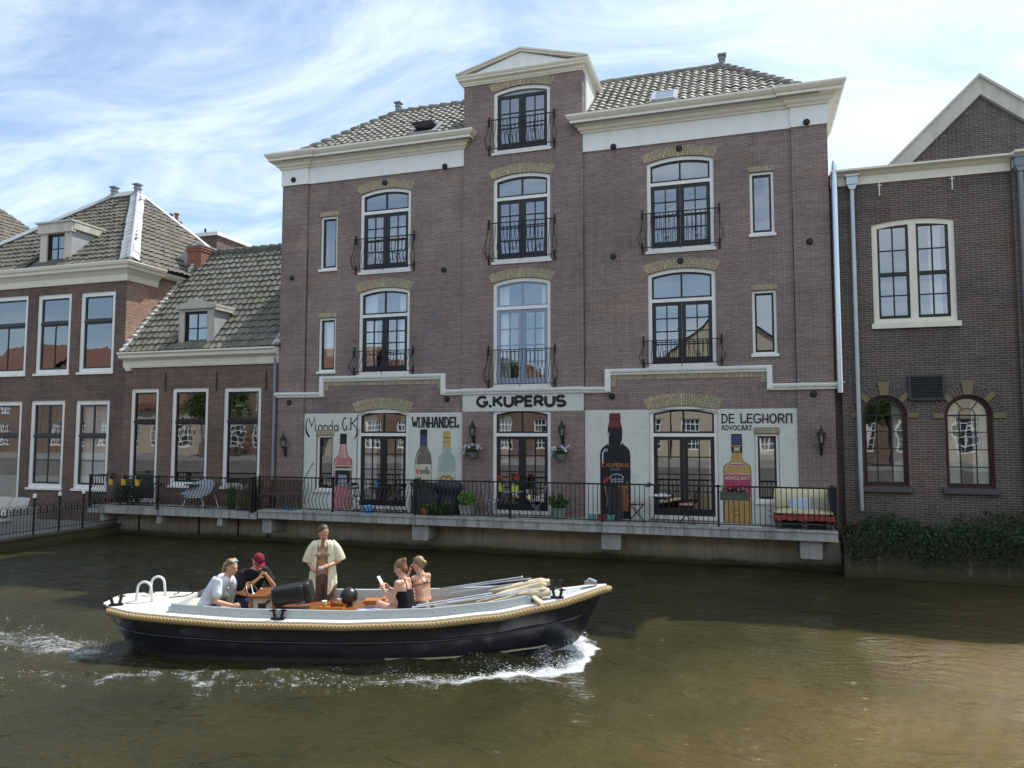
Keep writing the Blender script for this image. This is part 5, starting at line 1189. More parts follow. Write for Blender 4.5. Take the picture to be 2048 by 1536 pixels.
def bistro(label, x, y, h=.72, r=.30, top='iron', tri=True):
    t = thing('bistro_table', label, 'table', (x, y, FZ)); m = MB(); m.lathe([(r, h-.02), (r+.01, h-.01), (r, h)], n=24); obj('tabletop', m, top, t, local=True)
    m = MB()
    for k in range(3):
        a = k*2.09+.4; m.tube([(r*.85*math.cos(a), r*.85*math.sin(a), 0), (.10*math.cos(a), .10*math.sin(a), h*.45), (.05*math.cos(a), .05*math.sin(a), h*.55), (r*.7*math.cos(a), r*.7*math.sin(a), h-.02)], .010, 6)
    obj('legs', m, 'iron', t, local=True); return t
bistro('small round bistro table before the left double doors', -10.22, -.55); m = MB(); m.lathe([(.035, 0), (.045, .14), (.045, .15)], (-10.3, -.5, FZ+.72), 12); tag(obj('drinking_glass', m, 'blue_plastic'), 'blue glass on the table before the left doors', 'glass')
chair_folding('dark folding chair left of the bistro table at the left doors', -10.75, -.55, R(5), None, group='folding chairs on the deck'); chair_folding('dark folding chair right of the bistro table at the left doors', -9.62, -.6, R(175), None, group='folding chairs on the deck')
t = thing('watering_can', 'bright blue watering can on the deck floor', 'watering can', (-10.4, -.80, FZ)); m = MB(); m.lathe([(.09, 0), (.10, .02), (.085, .17), (.06, .19)], n=14); obj('body', m, 'blue_plastic', t, local=True, smooth=True)
m = MB(); m.tube([(-.07, 0, .05), (-.19, 0, .19), (-.22, 0, .21)], [.025, .013, .012], 8); m.lathe([(.012, 0), (.035, .02), (.035, .025)], (-.235, 0, .20), 10); obj('spout', m, 'blue_plastic', t, local=True); m = MB(); m.tube([(.08, 0, .05), (.15, 0, .12), (.12, 0, .21), (0, 0, .24), (-.05, 0, .19)], .010, 6); obj('handle', m, 'blue_plastic', t, local=True)
# slatted planter / screen with plant, covered grill
t = thing('slatted_planter', 'tall slatted planter with dark climbing plant beside the covered grill', 'planter', (-8.75, -.5, FZ)); m = MB()
for k in range(12): m.box(-.36+k*.062, -.325+k*.062, -.2, -.18, .02, .9); m.box(-.36+k*.062, -.325+k*.062, .18, .2, .02, .9)
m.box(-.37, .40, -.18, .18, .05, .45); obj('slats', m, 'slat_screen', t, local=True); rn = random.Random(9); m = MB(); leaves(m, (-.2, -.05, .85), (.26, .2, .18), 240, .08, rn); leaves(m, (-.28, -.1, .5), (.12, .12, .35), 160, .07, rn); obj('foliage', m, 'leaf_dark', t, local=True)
m = MB(); leaves(m, (-8.3, -.82, FZ+.18), (.55, .12, .16), 420, .09, rn); leaves(m, (-7.95, -.8, FZ+.25), (.12, .1, .22), 80, .09, rn); o = obj('foliage', m, 'leaf', fix=False)
m = MB(); m.lathe([(.10, 0), (.13, .18), (.14, .2)], (-8.62, -.8, FZ), 12); pt = obj('trough_planter', m, 'terracotta'); tag(pt, 'terracotta pot with low green plants at the foot of the railing', 'planter'); o.parent = pt
t = thing('covered_grill', 'barbecue grill under a dark navy cover, in front of the pale green bottle', 'grill', (-8.05, -.42, FZ)); m = MB()
n = 28; prof = [(.30, .02), (.31, .25), (.29, .5), (.33, .62), (.40, .68), (.41, .80), (.36, .90), (.22, .95), (.0, .965)]
vs = []
for r, z in prof:
    for k in range(n): a = 2*math.pi*k/n; w = 1+.05*math.sin(5*a+z*4)+.03*math.sin(9*a); vs.append((r*w*1.0*math.cos(a), r*w*.8*math.sin(a), z))
m.add(vs, [(i*n+k, i*n+(k+1) % n, (i+1)*n+(k+1) % n, (i+1)*n+k) for i in range(len(prof)-1) for k in range(n)]); obj('cover', m, 'cover_navy', t, local=True, smooth=True)
m = MB(); m.tube([(-.3, 0, .1), (-.32, 0, 0)], .02, 6); m.tube([(.3, 0, .1), (.32, 0, 0)], .02, 6); obj('leg', m, 'iron', t, local=True)
def pot_plant(name, label, x, y, z, r, h, leafm, lr, n, mat, flow=None, fn=0, seed=1, fl=None, square=False, ls=.09):
    t = thing(name, label, 'potted plant', (x, y, z)); rn = random.Random(seed); m = MB(); m.lathe([(r*.72, 0), (r, h*.93), (r*1.06, h*.94), (r*1.06, h), (r*.9, h), (r*.85, h*.9)], n=4 if square else 18)
    if square: m.xf(Matrix.Rotation(R(45), 4, 'Z'))
    obj('pot', m, mat, t, local=True); m = MB(); leaves(m, (0, 0, h+lr[2]*.7), lr, n, ls, rn)
    for k in range(6): a = k; m.tube([(0, 0, h*.9), (lr[0]*.5*math.cos(a), lr[1]*.5*math.sin(a), h+lr[2]*.8)], .006, 4)
    obj('foliage', m, leafm, t, local=True)
    if flow: m = MB(); flowers(m, (0, -.04, h+lr[2]*.9), (lr[0]*.9, lr[1]*.8, lr[2]*.7), fn, .035, rn); obj('flower', m, flow, t, local=True)
    return t
pot_plant('potted_plant', 'bright green bushy plant in a square grey pot left of the centre doors', -7.42, -.62, FZ, .26, .30, 'leaf_bright', (.27, .24, .24), 420, 'planter_stone', square=True, seed=3)
pot_plant('potted_plant', 'plant with pale pink blossom in a green-grey tub right of the centre doors', -4.78, -.62, FZ, .19, .30, 'leaf', (.30, .26, .24), 420, 'planter_green', 'petal_pink', 22, seed=4)
tb = bistro('grey folding table with lime pots before the centre doors', -6.12, -.55, .70, .28, 'grey_plastic')
for k, (x, lb) in enumerate(((-6.42, 'lime green flower pot with red geranium, left on the folding table'), (-6.02, 'wider lime green flower pot with red geraniums, right on the folding table'))):
    t = thing('flower_pot', lb, 'flower pot', (x, -.62, FZ+.70)); w_ = (.055, .095)[k]; m = MB(); m.prism([(-w_*.85, 0), (w_*.85, 0), (w_, .17), (-w_, .17)], -.06, .06); obj('pot', m, 'lime_paint', t, local=True); m = MB()
    rn = random.Random(20+k); leaves(m, (0, 0, .27), (.13, .1, .10), 110, .06, rn); obj('foliage', m, 'leaf', t, local=True); m = MB(); flowers(m, (0, -.04, .36), (.14, .08, .07), 14+6*k, .034, rn); obj('flower', m, 'petal_red', t, local=True)
    m = MB(); m.tube([(-.03, -.075, .17), (-.03, -.08, .24), (0, -.08, .27), (.03, -.08, .24)], .008, 6); m.ell((0, -.07, .20), (.02, .012, .03), n=8); obj('tag_hook', m, 'white_plastic', t, local=True)
chair_folding('grey plastic chair right of the folding table at the centre doors', -5.45, -.40, R(190), None, 'grey_plastic')
chair_folding('grey plastic chair left of the centre doors behind the railing', -6.75, -.45, R(10), None, 'grey_plastic')
for x, lb, mat in ((-3.86, 'teal plastic pot standing left of the red one by the black bottle', 'teal_plastic'), (-3.60, 'dark red pot between two teal pots by the black bottle', 'throw_red'), (-3.38, 'teal plastic pot standing right of the red one by the black bottle', 'teal_plastic')):
    m = MB(); m.lathe([(.08, 0), (.12, .15), (.13, .17), (.11, .17), (.10, .14)], (x, -.7, FZ), 14); rn = random.Random(int(-x*100)); tag(obj('plant_pot', m, mat), lb, 'pot')
m = MB()
rn = random.Random(31)
for k in range(34):
    x = -3.45+rn.uniform(0, .38); m.box(x-.012, x+.012, -.6+rn.uniform(-.04, .04), -.585+rn.uniform(-.03, .05), FZ, FZ+rn.uniform(.80, .92))
o = obj('reed_screen', m, 'slat_screen'); tag(o, 'dark upright reed screen standing in front of the black bottle mural', 'screen')
chair_folding('black folding chair with pink cushion beside the black bottle', -2.72, -.60, R(5), 'cushion_pink', group='folding chairs on the deck'); chair_folding('black folding chair with pink cushion right of the small round table', -1.42, -.62, R(178), 'cushion_pink', group='folding chairs on the deck')
bistro('white topped round table before the right double doors', -2.15, -.50, .70, .30, 'white_plastic')
m = MB(); m.lathe([(.05, 0), (.055, .2), (.05, .2)], (-2.40, -.6, FZ+.70), 12); t = obj('white_vase', m, 'white_plastic'); tag(t, 'white pot with a small plant on the round table', 'plant pot'); m = MB(); leaves(m, (-2.40, -.6, FZ+.96), (.10, .08, .08), 70, .05, random.Random(3)); obj('foliage', m, 'leaf_dark', t, fix=False)
t = thing('window_box', 'wooden box of red and white flowers hung on the railing before the amber bottle', 'flower box', (-.26, -1.20, 1.72)); m = MB(); m.box(-.33, .33, -.09, .09, 0, .19); m.box(-.35, .35, -.10, .10, .17, .20); obj('box', m, 'pallet_wood', t, local=True)
m = MB(); rn = random.Random(8); leaves(m, (0, 0, .25), (.32, .1, .09), 200, .06, rn); obj('foliage', m, 'leaf_dark', t, local=True); m = MB(); flowers(m, (-.02, -.03, .28), (.2, .09, .09), 24, .035, rn); obj('flower', m, 'petal_red', t, local=True); m = MB(); flowers(m, (0, -.04, .27), (.32, .09, .05), 14, .03, rn); obj('flower', m, 'petal_white', t, local=True)
# pallet sofa
t = thing('pallet_sofa', 'dark pallet sofa with cream cushions and red cloth at the right end of the deck', 'sofa', (1.33, -.52, FZ)); m = MB()
for z in (0, .16):
    for k in range(6): m.box(-.66, .66, -.40+k*.14, -.30+k*.14, z+.11, z+.135)
    for x in (-.62, -.05, .50): m.box(x, x+.12, -.40, .38, z, z+.11)
obj('pallet', m, 'pallet_wood', t, local=True)
def pillow(mb, c, s, rot=(0, 0, 0), n=10, pw=2.6):
    q = Euler(rot).to_matrix(); vs = []
    for sgn in (1, -1):
        for j in range(n+1):
            for i in range(n+1):
                u, v = -1+2*i/n, -1+2*j/n; h = (1-abs(u)**pw)**.5*(1-abs(v)**pw)**.5
                vs.append(Vector(c)+q @ Vector((u*s[0]*(1-.05*v*v), v*s[1]*(1-.05*u*u), sgn*s[2]*(h*.9+.1)*(1 if 0 < i < n and 0 < j < n else .12))))
    st_ = (n+1)**2; fs = []
    for o_ in (0, st_):
        for j in range(n):
            for i in range(n):
                f = (o_+j*(n+1)+i, o_+j*(n+1)+i+1, o_+(j+1)*(n+1)+i+1, o_+(j+1)*(n+1)+i); fs.append(f if o_ == 0 else tuple(reversed(f)))
    for i in range(n):
        for a, b in ((i, i+1), ((n)*(n+1)+i+1, (n)*(n+1)+i), ((i+1)*(n+1), i*(n+1)), (i*(n+1)+n, (i+1)*(n+1)+n)): fs.append((b, a, a+st_, b+st_))
    mb.add(vs, fs)
m = MB(); pillow(m, (0, -.02, .38), (.68, .40, .08)); obj('seat_cushion', m, 'cushion_cream', t, local=True, smooth=True)
m = MB(); pillow(m, (0, .30, .68), (.66, .25, .09), (R(78), 0, 0)); obj('back_cushion', m, 'cushion_cream', t, local=True, smooth=True)
m = MB(); nq = 30; m.add([(-.70+1.40*i/nq, -.435-.01*math.sin(i), z+.012*math.sin(i*1.3)) for z in (.33, .21) for i in range(nq+1)]+[(-.70+1.40*i/nq, -.35, .315) for i in range(nq+1)], [(i, i+1, nq+2+i, nq+1+i) for i in range(nq)]+[(2*nq+2+i, 2*nq+3+i, i+1, i) for i in range(nq)]); m.box(.66, .72, -.42, .3, .12, .32); obj('throw', m, 'throw_red', t, local=True)
for (x, w_, mt, lb, ry) in ((-.05, .26, 'cushion_blue', 'pale blue patterned cushion in the middle of the pallet sofa', 0), (.42, .25, 'cushion_stone', 'brownish grey cushion at the right end of the pallet sofa', .15)):
    m = MB(); pillow(m, (1.33+x, -.52-.02, FZ+.56), (w_, .17, .07), (R(68), ry, 0)); o = obj('cushion', m, mt, smooth=True); tag(o, lb, 'cushion')
m = MB(); m.box(1.95, 2.0, -.95, -.1, FZ+.45, 2.0); m.box(1.90, 2.0, -1.0, -.82, 1.65, 2.02); tag(obj('privacy_cloth', m, 'cover_navy'), 'dark cloth hung at the right end of the deck railing', 'cloth')
# ---- left deck
for k, x in enumerate((-19.62, -19.10, -18.55)):
    lb = ('yellow pot hanging on the railing, leftmost of the three', 'yellow pot hanging on the railing, middle of the three', 'yellow pot hanging on the railing, rightmost of the three')[k]
    t = thing('hanging_pot', lb, 'flower pot', (x, -1.0, 1.66), group='yellow pots on the left railing'); m = MB(); m.lathe([(.075, 0), (.095, .18), (.10, .2)], n=14); obj('pot', m, 'yellow_paint', t, local=True); m = MB(); leaves(m, (0, 0, .24), (.12, .1, .1), 70, .06, random.Random(k)); obj('foliage', m, 'leaf_dark', t, local=True); m = MB(); m.tube([(0, -.08, .2), (0, -.1, .30), (0, -.05, .32)], .008, 5); obj('hook', m, 'white_plastic', t, local=True)
rn = random.Random(77)
t = thing('shrub', 'dark shrub behind the yellow pots on the left deck', 'plant', (-19.3, -.55, .985)); m = MB(); leaves(m, (0, 0, .42), (.60, .35, .45), 900, .10, rn); obj('foliage', m, 'leaf_dark', t, local=True)
t = thing('ornamental_grass', 'tall dry ornamental grass right of the grey garden chair', 'plant', (-15.15, -.75, .985)); m = MB()
for k in range(150):
    a = rn.uniform(0, 6.3); l = rn.uniform(.6, 1.05); x, y = rn.uniform(-.1, .1), rn.uniform(-.08, .08); d = rn.uniform(.05, .28); m.t = rn.random()
    p = [(x, y, 0), (x+d*.4*math.cos(a), y+d*.4*math.sin(a), l*.6), (x+d*math.cos(a), y+d*math.sin(a), l)]
    m.add([(p[0][0]-.006, p[0][1], 0), (p[0][0]+.006, p[0][1], 0), (p[1][0]+.006, p[1][1], p[1][2]), (p[1][0]-.006, p[1][1], p[1][2]), (p[2][0], p[2][1], p[2][2])], [(0, 1, 2, 3), (3, 2, 4)])
m.t = None; obj('blades', m, 'leaf', t, local=True)
t = thing('climbing_plant', 'bare twiggy climber filling the corner between the two decks', 'plant', (-14.45, -.9, .985)); m = MB()
for k in range(170):
    x = rn.uniform(-.35, .35); y = rn.uniform(-.15, .25); m.t = rn.random(); pts = [(x, y, 0)]
    for q in range(5): pts.append((pts[-1][0]+rn.uniform(-.07, .07), pts[-1][1]+rn.uniform(-.05, .05), pts[-1][2]+rn.uniform(.14, .24)))
    m.tube(pts, .005, 3)
m.t = None; leaves(m, (0, 0, .6), (.4, .25, .5), 160, .07, rn); obj('twigs', m, 'dry_stem', t, local=True)
# grey garden tub chair
t = thing('garden_chair', 'grey shell garden chair on thin white legs on the left deck', 'chair', (-16.35, -.62, .985), R(-12)); m = MB(); n = 16; vs = []
for j in range(9):
    v = j/8
    for i in range(n+1):
        u = -1+2*i/n; x = u*(.60-.10*v*v); z = .34+.52*v**1.1*(1-.16*u*u)+.08*u*u*(1-v); y = -.28+.55*v**.7+.0*u; y -= .22*u*u*(.4+.6*v)
        vs.append((x, y, z))
m.add(vs, [(j*(n+1)+i, j*(n+1)+i+1, (j+1)*(n+1)+i+1, (j+1)*(n+1)+i) for j in range(8) for i in range(n)]); s_o = obj('shell', m, 'grey_plastic', t, local=True, smooth=True); md = s_o.modifiers.new('t', 'SOLIDIFY'); md.thickness = .035
for x, y in ((-.48, -.3), (.42, -.32), (-.36, .25), (.36, .25)): m = MB(); m.tube([(x*.85, y*.8, .40), (x*1.15, y*1.1, 0)], .014, 8); obj('leg', m, 'white_plastic', t, local=True)
m = MB(); m.tube([(-.5, -.30, .36), (0, -.38, .34), (.46, -.30, .38)], .012, 6); obj('frame', m, 'white_plastic', t, local=True)
for x, lb in ((-19.0, 'small dark bistro table half hidden behind the left railing'), (-17.45, 'dark table under the low house window')): bistro(lb, x+.6, -.45, .66, .30)['label'] = lb
# ---- left terrace: fence along the quay edge and a lounge sofa
def terrace_fence(label, y0, y1, first):
    t = thing('hoop_fence', label, 'fence', (-20.12, (y0+y1)/2, .33), group='iron hoop fence panels on the left terrace'); m = MB(); n = max(2, int(abs(y1-y0)/.105)); n += n % 2
    for z in (.12, .62): m.box(-20.13, -20.11, min(y0, y1), max(y0, y1), .33+z, .33+z+.018)
    obj('rail', m, 'iron', t)
    for k in range(1, n):
        y = y0+(y1-y0)*k/n; m = MB(); m.tube([(-20.12, y, .36), (-20.12, y, .33+(.66 if k % 2 else .80))], .007, 5)
        if k % 2: m.ell((-20.12, y, 1.05), (.018, .022, .05), n=6)
        obj('bar', m, 'iron', t)
    for k in range(0, n, 2):
        ya, yb = y0+(y1-y0)*(k+.12)/n, y0+(y1-y0)*(k+1.88)/n; m = MB(); c = (ya+yb)/2; r = abs(yb-ya)/2
        m.tube([(-20.12, ya, .95)]+[(-20.12, c+(ya-c)*math.cos(a_*math.pi/8), 1.12+r*math.sin(a_*math.pi/8)) for a_ in range(9)]+[(-20.12, yb, .95)], .008, 5); obj('hoop', m, 'iron', t)
    m = MB(); y = y1; m.tube([(-20.12, y, .33), (-20.12, y, 1.40)], .032, 10); m.lathe([(.055, 0), (.06, .03), (.03, .05)], (-20.12, y, 1.36), 10); obj('post', m, 'iron', t)
    m = MB(); m.lathe([(.045, 0), (.05, .03), (.045, .10), (.02, .13)], (-20.12, y, 1.41), 10); obj('post_cap', m, 'white_plastic', t)
terrace_fence('hoop fence panel nearest the houses on the left terrace', -.05, -1.58, 1); terrace_fence('hoop fence panel, second from the houses', -1.58, -2.43, 1); terrace_fence('hoop fence panel before the light lounge sofa', -2.43, -3.28, 1); terrace_fence('hoop fence panel cut by the left edge of the picture', -3.28, -5.6, 1)
t = thing('lounge_sofa', 'light grey lounge sofa on the left terrace behind the hoop fence', 'sofa', (-23.0, -2.0, .31), R(0)); m = MB()
m.box(-.9, .9, -.42, .42, .10, .34); m.box(.74, .95, -.45, .45, .0, .62); m.box(-.95, -.74, -.45, .45, .0, .62); m.box(-.9, .9, .34, .46, .1, .62); obj('frame', m, 'sofa_weave', t, local=True)
m = MB(); pillow(m, (-.0, -.04, .42), (.74, .40, .10)); obj('seat_cushion', m, 'sofa_cushion', t, local=True, smooth=True); m = MB(); pillow(m, (-.38, .26, .68), (.38, .26, .11), (R(72), 0, 0)); pillow(m, (.38, .26, .68), (.38, .26, .11), (R(72), 0, 0)); obj('back_cushion', m, 'sofa_cushion', t, local=True, smooth=True)
m = MB(); m.box(-22.6, -21.3, -3.7, -3.0, .31, .66); m.box(-22.65, -21.25, -3.75, -2.95, .66, .70); tag(obj('storage_box', m, 'sofa_weave'), 'pale storage box on the left terrace behind the fence posts', 'box')

# ---- bushes on the right bank
rn = random.Random(12); m = MB()
for k in range(15500):
    x = 2.25+rn.random()**1.0*7.5; y = rn.uniform(-1.25, -.1); top = .62+.95*(.55+.45*noise.noise(Vector((x*1.1, y*2, 3))))*(.6+.5*(y+1.25))+.25*noise.noise(Vector((x*3.1, y*3, 1)))
    if x < 2.9: top *= .8+.3*(x-2.25)
    hz = rn.random()**.6; z = .30+(top+.15-.30)*hz; y2 = y-(1-hz)*.12+.1*rn.gauss(0, 1)*.3
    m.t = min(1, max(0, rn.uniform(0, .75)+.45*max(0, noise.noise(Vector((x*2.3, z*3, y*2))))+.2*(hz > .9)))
    q = Euler((rn.uniform(-1.3, 1.3), rn.uniform(-1.3, 1.3), rn.uniform(0, 6.3))).to_matrix(); s = rn.uniform(.045, .11); p = Vector((x, y2, z))
    m.add([p+q @ Vector(v) for v in ((-s*.5, 0, 0), (0, -s*.25, s*.08), (s*.55, 0, -s*.06), (0, s*.25, s*.08))], [(0, 1, 2), (0, 2, 3)])
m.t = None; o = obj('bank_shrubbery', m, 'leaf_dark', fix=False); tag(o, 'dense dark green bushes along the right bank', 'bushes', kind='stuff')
m = MB()
for k in range(900):
    x = 2.3+rn.random()*7; m.t = rn.random(); y = rn.uniform(-1.15, -.95); z = rn.uniform(.3, 1.15); l = rn.uniform(.15, .5); a = rn.uniform(-.8, .8); tall = k % 9 == 0 and x > 3.2
    if tall: z = 1.1; l = rn.uniform(.4, .95); a = rn.uniform(-.35, .35); y = rn.uniform(-.6, -.15)
    d = Vector((math.sin(a)*l, -.05, (1 if tall else -.7)*math.cos(a)*l)); p = Vector((x, y, z)); m.add([p, p+Vector((.008, 0, 0)), p+d], [(0, 1, 2)])
    if tall:
        for q_ in range(7): leaves(m, p+d*(q_/7), (.05, .05, .04), 3, .05, rn); m.t = rn.random()
m.t = None; o = obj('dry_stems', m, 'dry_stem', fix=False); tag(o, 'dry stalks among the bushes of the right bank', 'stalks', kind='stuff')

# ---- opposite side of the canal (seen mirrored in panes and water)
def opp_house(x0, x1, z1, ridge_h, wall, roof, label, gable=False, y=-33.5):
    t = thing('canal_house', label, 'house', ((x0+x1)/2, y, 1.5)); m = MB(); hs = []
    nw = max(2, int((x1-x0)/2.6)); k = 0
    for fl in range(int((z1-2)/3.1)):
        for i in range(nw): c = x0+(x1-x0)*(i+.5)/nw; hs.append((c-.72, c+.72, 2.2+fl*3.1, 4.5+fl*3.1))
    wallpanel(m, x0, x1, 1.5, z1, 0, [rect(*h) for h in hs], depth=-.2, sides=-8)
    if gable: m.prism([(x0, z1), (x1, z1), ((x0+x1)/2, z1+ridge_h)], 0, -.4)
    m.xf(Matrix.Translation((0, y, 0))); obj('wall', m, wall, t)
    for h in hs:
        m = MB(); m.ring(rect(*h), rect(h[0]+.1, h[1]-.1, h[2]+.1, h[3]-.1), y-.08, y-.16); [m.box(h[0]+.36*q-.03, h[0]+.36*q+.03, y-.15, y-.1, h[2]+.1, h[3]-.1) for q in (1, 2, 3)]; [m.box(h[0]+.1, h[1]-.1, y-.149, y-.101, h[2]+.46*q, h[2]+.46*q+.06) for q in (1, 2, 3, 4)]; f = obj('window', m, 'white_frame', t)
        m = MB(); m.add([(h[0], y-.17, h[2]), (h[1], y-.17, h[2]), (h[1], y-.17, h[3]), (h[0], y-.17, h[3])], [(0, 1, 2, 3)]); obj('pane', m, 'vent_dark', f)
    m = MB(); 
    if gable: xm_ = (x0+x1)/2; m.add([(x0-.2, y+.2, z1-.1), (xm_, y+.2, z1+ridge_h+.15), (xm_, y-8, z1+ridge_h+.15), (x0-.2, y-8, z1-.1)], [(0, 1, 2, 3)]); m.add([(x1+.2, y+.2, z1-.1), (xm_, y+.2, z1+ridge_h+.15), (xm_, y-8, z1+ridge_h+.15), (x1+.2, y-8, z1-.1)], [(0, 1, 2, 3)])
    else: m.add([(x0, y+.35, z1), (x1, y+.35, z1), (x1, y-4, z1+ridge_h), (x0, y-4, z1+ridge_h)], [(0, 1, 2, 3)]); m.add([(x0, y-8, z1), (x1, y-8, z1), (x1, y-4, z1+ridge_h), (x0, y-4, z1+ridge_h)], [(0, 1, 2, 3)]); m.box(x0, x1, y+.02, y+.4, z1-.4, z1-.02)
    for q in m.v: pass
    m.tone = {i: .5 for i in range(len(m.v))}; obj('roof', m, 'red_tile_flat' if roof == 'r' else 'tile_main', t)
specs = [(-74, -64, 8.5, 4, 'brick_opposite', 'r', 0), (-64, -55, 7.8, 4.2, 'brick_opposite', 'r', 0), (-55, -46, 6.0, 5, 'render_cream', 'r', 0), (-46, -38, 8.6, 4, 'brick_opposite', 'r', 1), (-38, -30, 7.0, 4, 'render_cream', 'r', 0), (-30, -22, 6.2, 3.6, 'brick_opposite', 'r', 0),
         (-22, -13, 5.6, 3.5, 'brick_opposite', 'r', 1), (-13, -5, 6.0, 3.4, 'render_cream', 'r', 0), (-5, 3, 9.2, 3.2, 'render_cream', 'r', 1), (3, 12, 8.0, 3.6, 'brick_opposite', 'r', 1), (12, 22, 7.6, 4, 'render_cream', 'r', 0), (22, 34, 8.4, 4, 'brick_opposite', 'r', 0)]
for i, (a, b, c, d, w_, r_, g_) in enumerate(specs):
    lb = ('%s house across the canal, %s' % ('cream' if w_ == 'render_cream' else 'brick', ['far left end', 'second from the far left', 'low and broad with a steep roof', 'gabled, mirrored in the left house panes', 'mirrored in the low house panes', 'beside the tree', 'gabled and low, near the middle', 'low and broad in the middle', 'tall cream gable mirrored in the right doors', 'tall gable on the right', 'wide, at the right', 'far right end'][i]))
    opp_house(a+.05, b-.05, c, d, w_, r_, lb, bool(g_))
t = thing('shop_awning', 'green cafe awning across the canal mirrored in the low house window', 'awning', (-35, -32.3, 1.55)); m = MB()
m.add([(-2.6, -1.0, 2.9), (2.6, -1.0, 2.9), (2.6, 1.2, 2.2), (-2.6, 1.2, 2.2)], [(0, 1, 2, 3)]); m.box(-2.6, 2.6, 1.18, 1.2, 1.95, 2.2); obj('canvas', m, 'awning_green', t, local=True)
for x in (-2.5, 2.5): m = MB(); m.tube([(x, 1.15, 0), (x, 1.15, 2.2)], .03, 8); obj('pole', m, 'steel', t, local=True)
for (x, y, h, s, lb) in ((-40, -28, 8.5, 3.2, 'leafy quay tree mirrored in the low house windows'), (-17, -28.5, 7.2, 2.2, 'smaller quay tree mirrored in the centre doors'), (8.5, -28.5, 7, 2.4, 'quay tree mirrored in the arched windows')):
    t = thing('quay_tree', lb, 'tree', (x, y, 1.55)); m = MB(); m.tube([(0, 0, 0), (.05, 0, h*.35), (0, .1, h*.6)], [.22, .16, .09], 10)
    rn = random.Random(int(h*10))
    for k in range(7): a = k*.9; m.tube([(0, 0, h*.33+.2*k*.6), (s*.6*math.cos(a), s*.6*math.sin(a), h*.55+.25*k)], [.08, .02], 6)
    obj('trunk', m, 'bark', t, local=True); m = MB()
    for k in range(16): a = rn.uniform(0, 6.3); r = rn.uniform(.2, .75)*s; leaves(m, (r*math.cos(a), r*math.sin(a), h*.42+rn.uniform(0, h*.48)), (s*.42, s*.42, s*.34), 420, .22, rn)
    obj('crown', m, 'leaf', t, local=True, fix=False)
# ================================================================== boat
import numpy as np
BT = thing('open_motor_boat', 'dark navy open motor launch with thick rope fender and folded canvas hood', 'boat', (-5.80, -9.56, 0), R(16.2))
BL = 7.5
def ip(t, P):
    for (a, x), (b, y) in zip(P, P[1:]):
        if t <= b: k = (t-a)/(b-a); k = k*k*(3-2*k)*.35+k*.65; return x+(y-x)*k
    return P[-1][1]
HB = [(0, .31), (.03, .52), (.08, .67), (.18, .80), (.32, .88), (.5, .91), (.65, .87), (.78, .73), (.88, .50), (.95, .26), (1, .035)]
HS = [(0, .71), (.12, .655), (.3, .60), (.5, .59), (.65, .62), (.78, .695), (.9, .82), (1, .97)]
hb = lambda t: ip(t, HB); hs = lambda t: ip(t, HS)
def hullpt(t, v, side):
    """v 0 gunwale .. 1 keel"""
    z = hs(t)*(1-v)-.38*v; d = (hs(t)-z)
    a = -3.86+.42*min(1, d/.7)**1.1+.5*max(0, v-.6); b = 3.86-.50*min(1, d/.95)**1.0-.9*max(0, v-.6)
    f = 1-.10*v**1.5-.92*max(0, (v-.55)/.45)**2.2
    flare = 1-.45*v*max(0, (t-.72)/.28)-.35*v*max(0, (.12-t)/.12)
    return (a+(b-a)*t, side*hb(t)*max(0, f)*flare, z)
m = MB(); NT, NV = 64, 18
for side in (-1, 1):
    vs = [hullpt(i/NT, j/NV, side) for i in range(NT+1) for j in range(NV+1)]
    m.add(vs, [(i*(NV+1)+j, (i+1)*(NV+1)+j, (i+1)*(NV+1)+j+1, i*(NV+1)+j+1) for i in range(NT) for j in range(NV)])
for t, sgn in ((0, 1), (1, -1)):
    L_ = [hullpt(t, j/NV, -1) for j in range(NV+1)]; R_ = [hullpt(t, j/NV, 1) for j in range(NV+1)]
    m.add(L_+R_, [(j, j+1, NV+2+j, NV+1+j) for j in range(NV)])
M = M_('hull_paint'); so_ = M.node('ShaderNodeSeparateXYZ'); M.L.new(M.obj(), so_.inputs[0])
scum = M.ramp(M.math('ADD', so_.outputs[2], M.math('MULTIPLY', M.noise(M.obj(), 6, 5, .7), .10)), [(.09, .55), (.16, 0.)])
scuf = M.ramp(M.noise(M.mapv(M.obj(), (1.2, 1, 14)), 2.4, 6, .75), [(.62, 0.), (.72, .30)])
M.fin(M.mix(M.math('ADD', scum, scuf, True), M.mix(M.ramp(M.noise(M.mapv(M.obj(), (1, 1, 2.5)), 1.4, 6, .65), [(.4, 0.), (.8, .5)]), (.012, .013, .020), (.035, .034, .042)), (.10, .098, .088)), M.ramp(M.noise(M.obj(), 3, 5, .6), [(.3, .12), (.7, .26)]), M.bump(M.noise(M.obj(), 2.5, 3), .12, .03), 0, .7)
obj('hull', m, 'hull_paint', BT, local=True, smooth=True)
m = MB()
for side in (-1, 1):
    m.tube([Vector(hullpt(t/50, .30, side))+Vector((0, side*.012, 0)) for t in range(1, 50)], .017, 6)
obj('rubbing_strake', m, 'hull_paint', BT, local=True, smooth=True)
m = MB()
for side in (-1, 1):
    pts = [hullpt(.58+.34*k/30, (hs(.58+.34*k/30)-.075-.05*(k/30)**2)/(hs(.58+.34*k/30)+.38), side) for k in range(31)]
    vs = [Vector(p)+Vector((0, side*.006, dz)) for p in pts for dz in (-.012, .012)]; m.add(vs, [(2*k, 2*k+2, 2*k+3, 2*k+1) for k in range(30)])
obj('waterline_stripe', m, 'cream_line', BT, local=True)
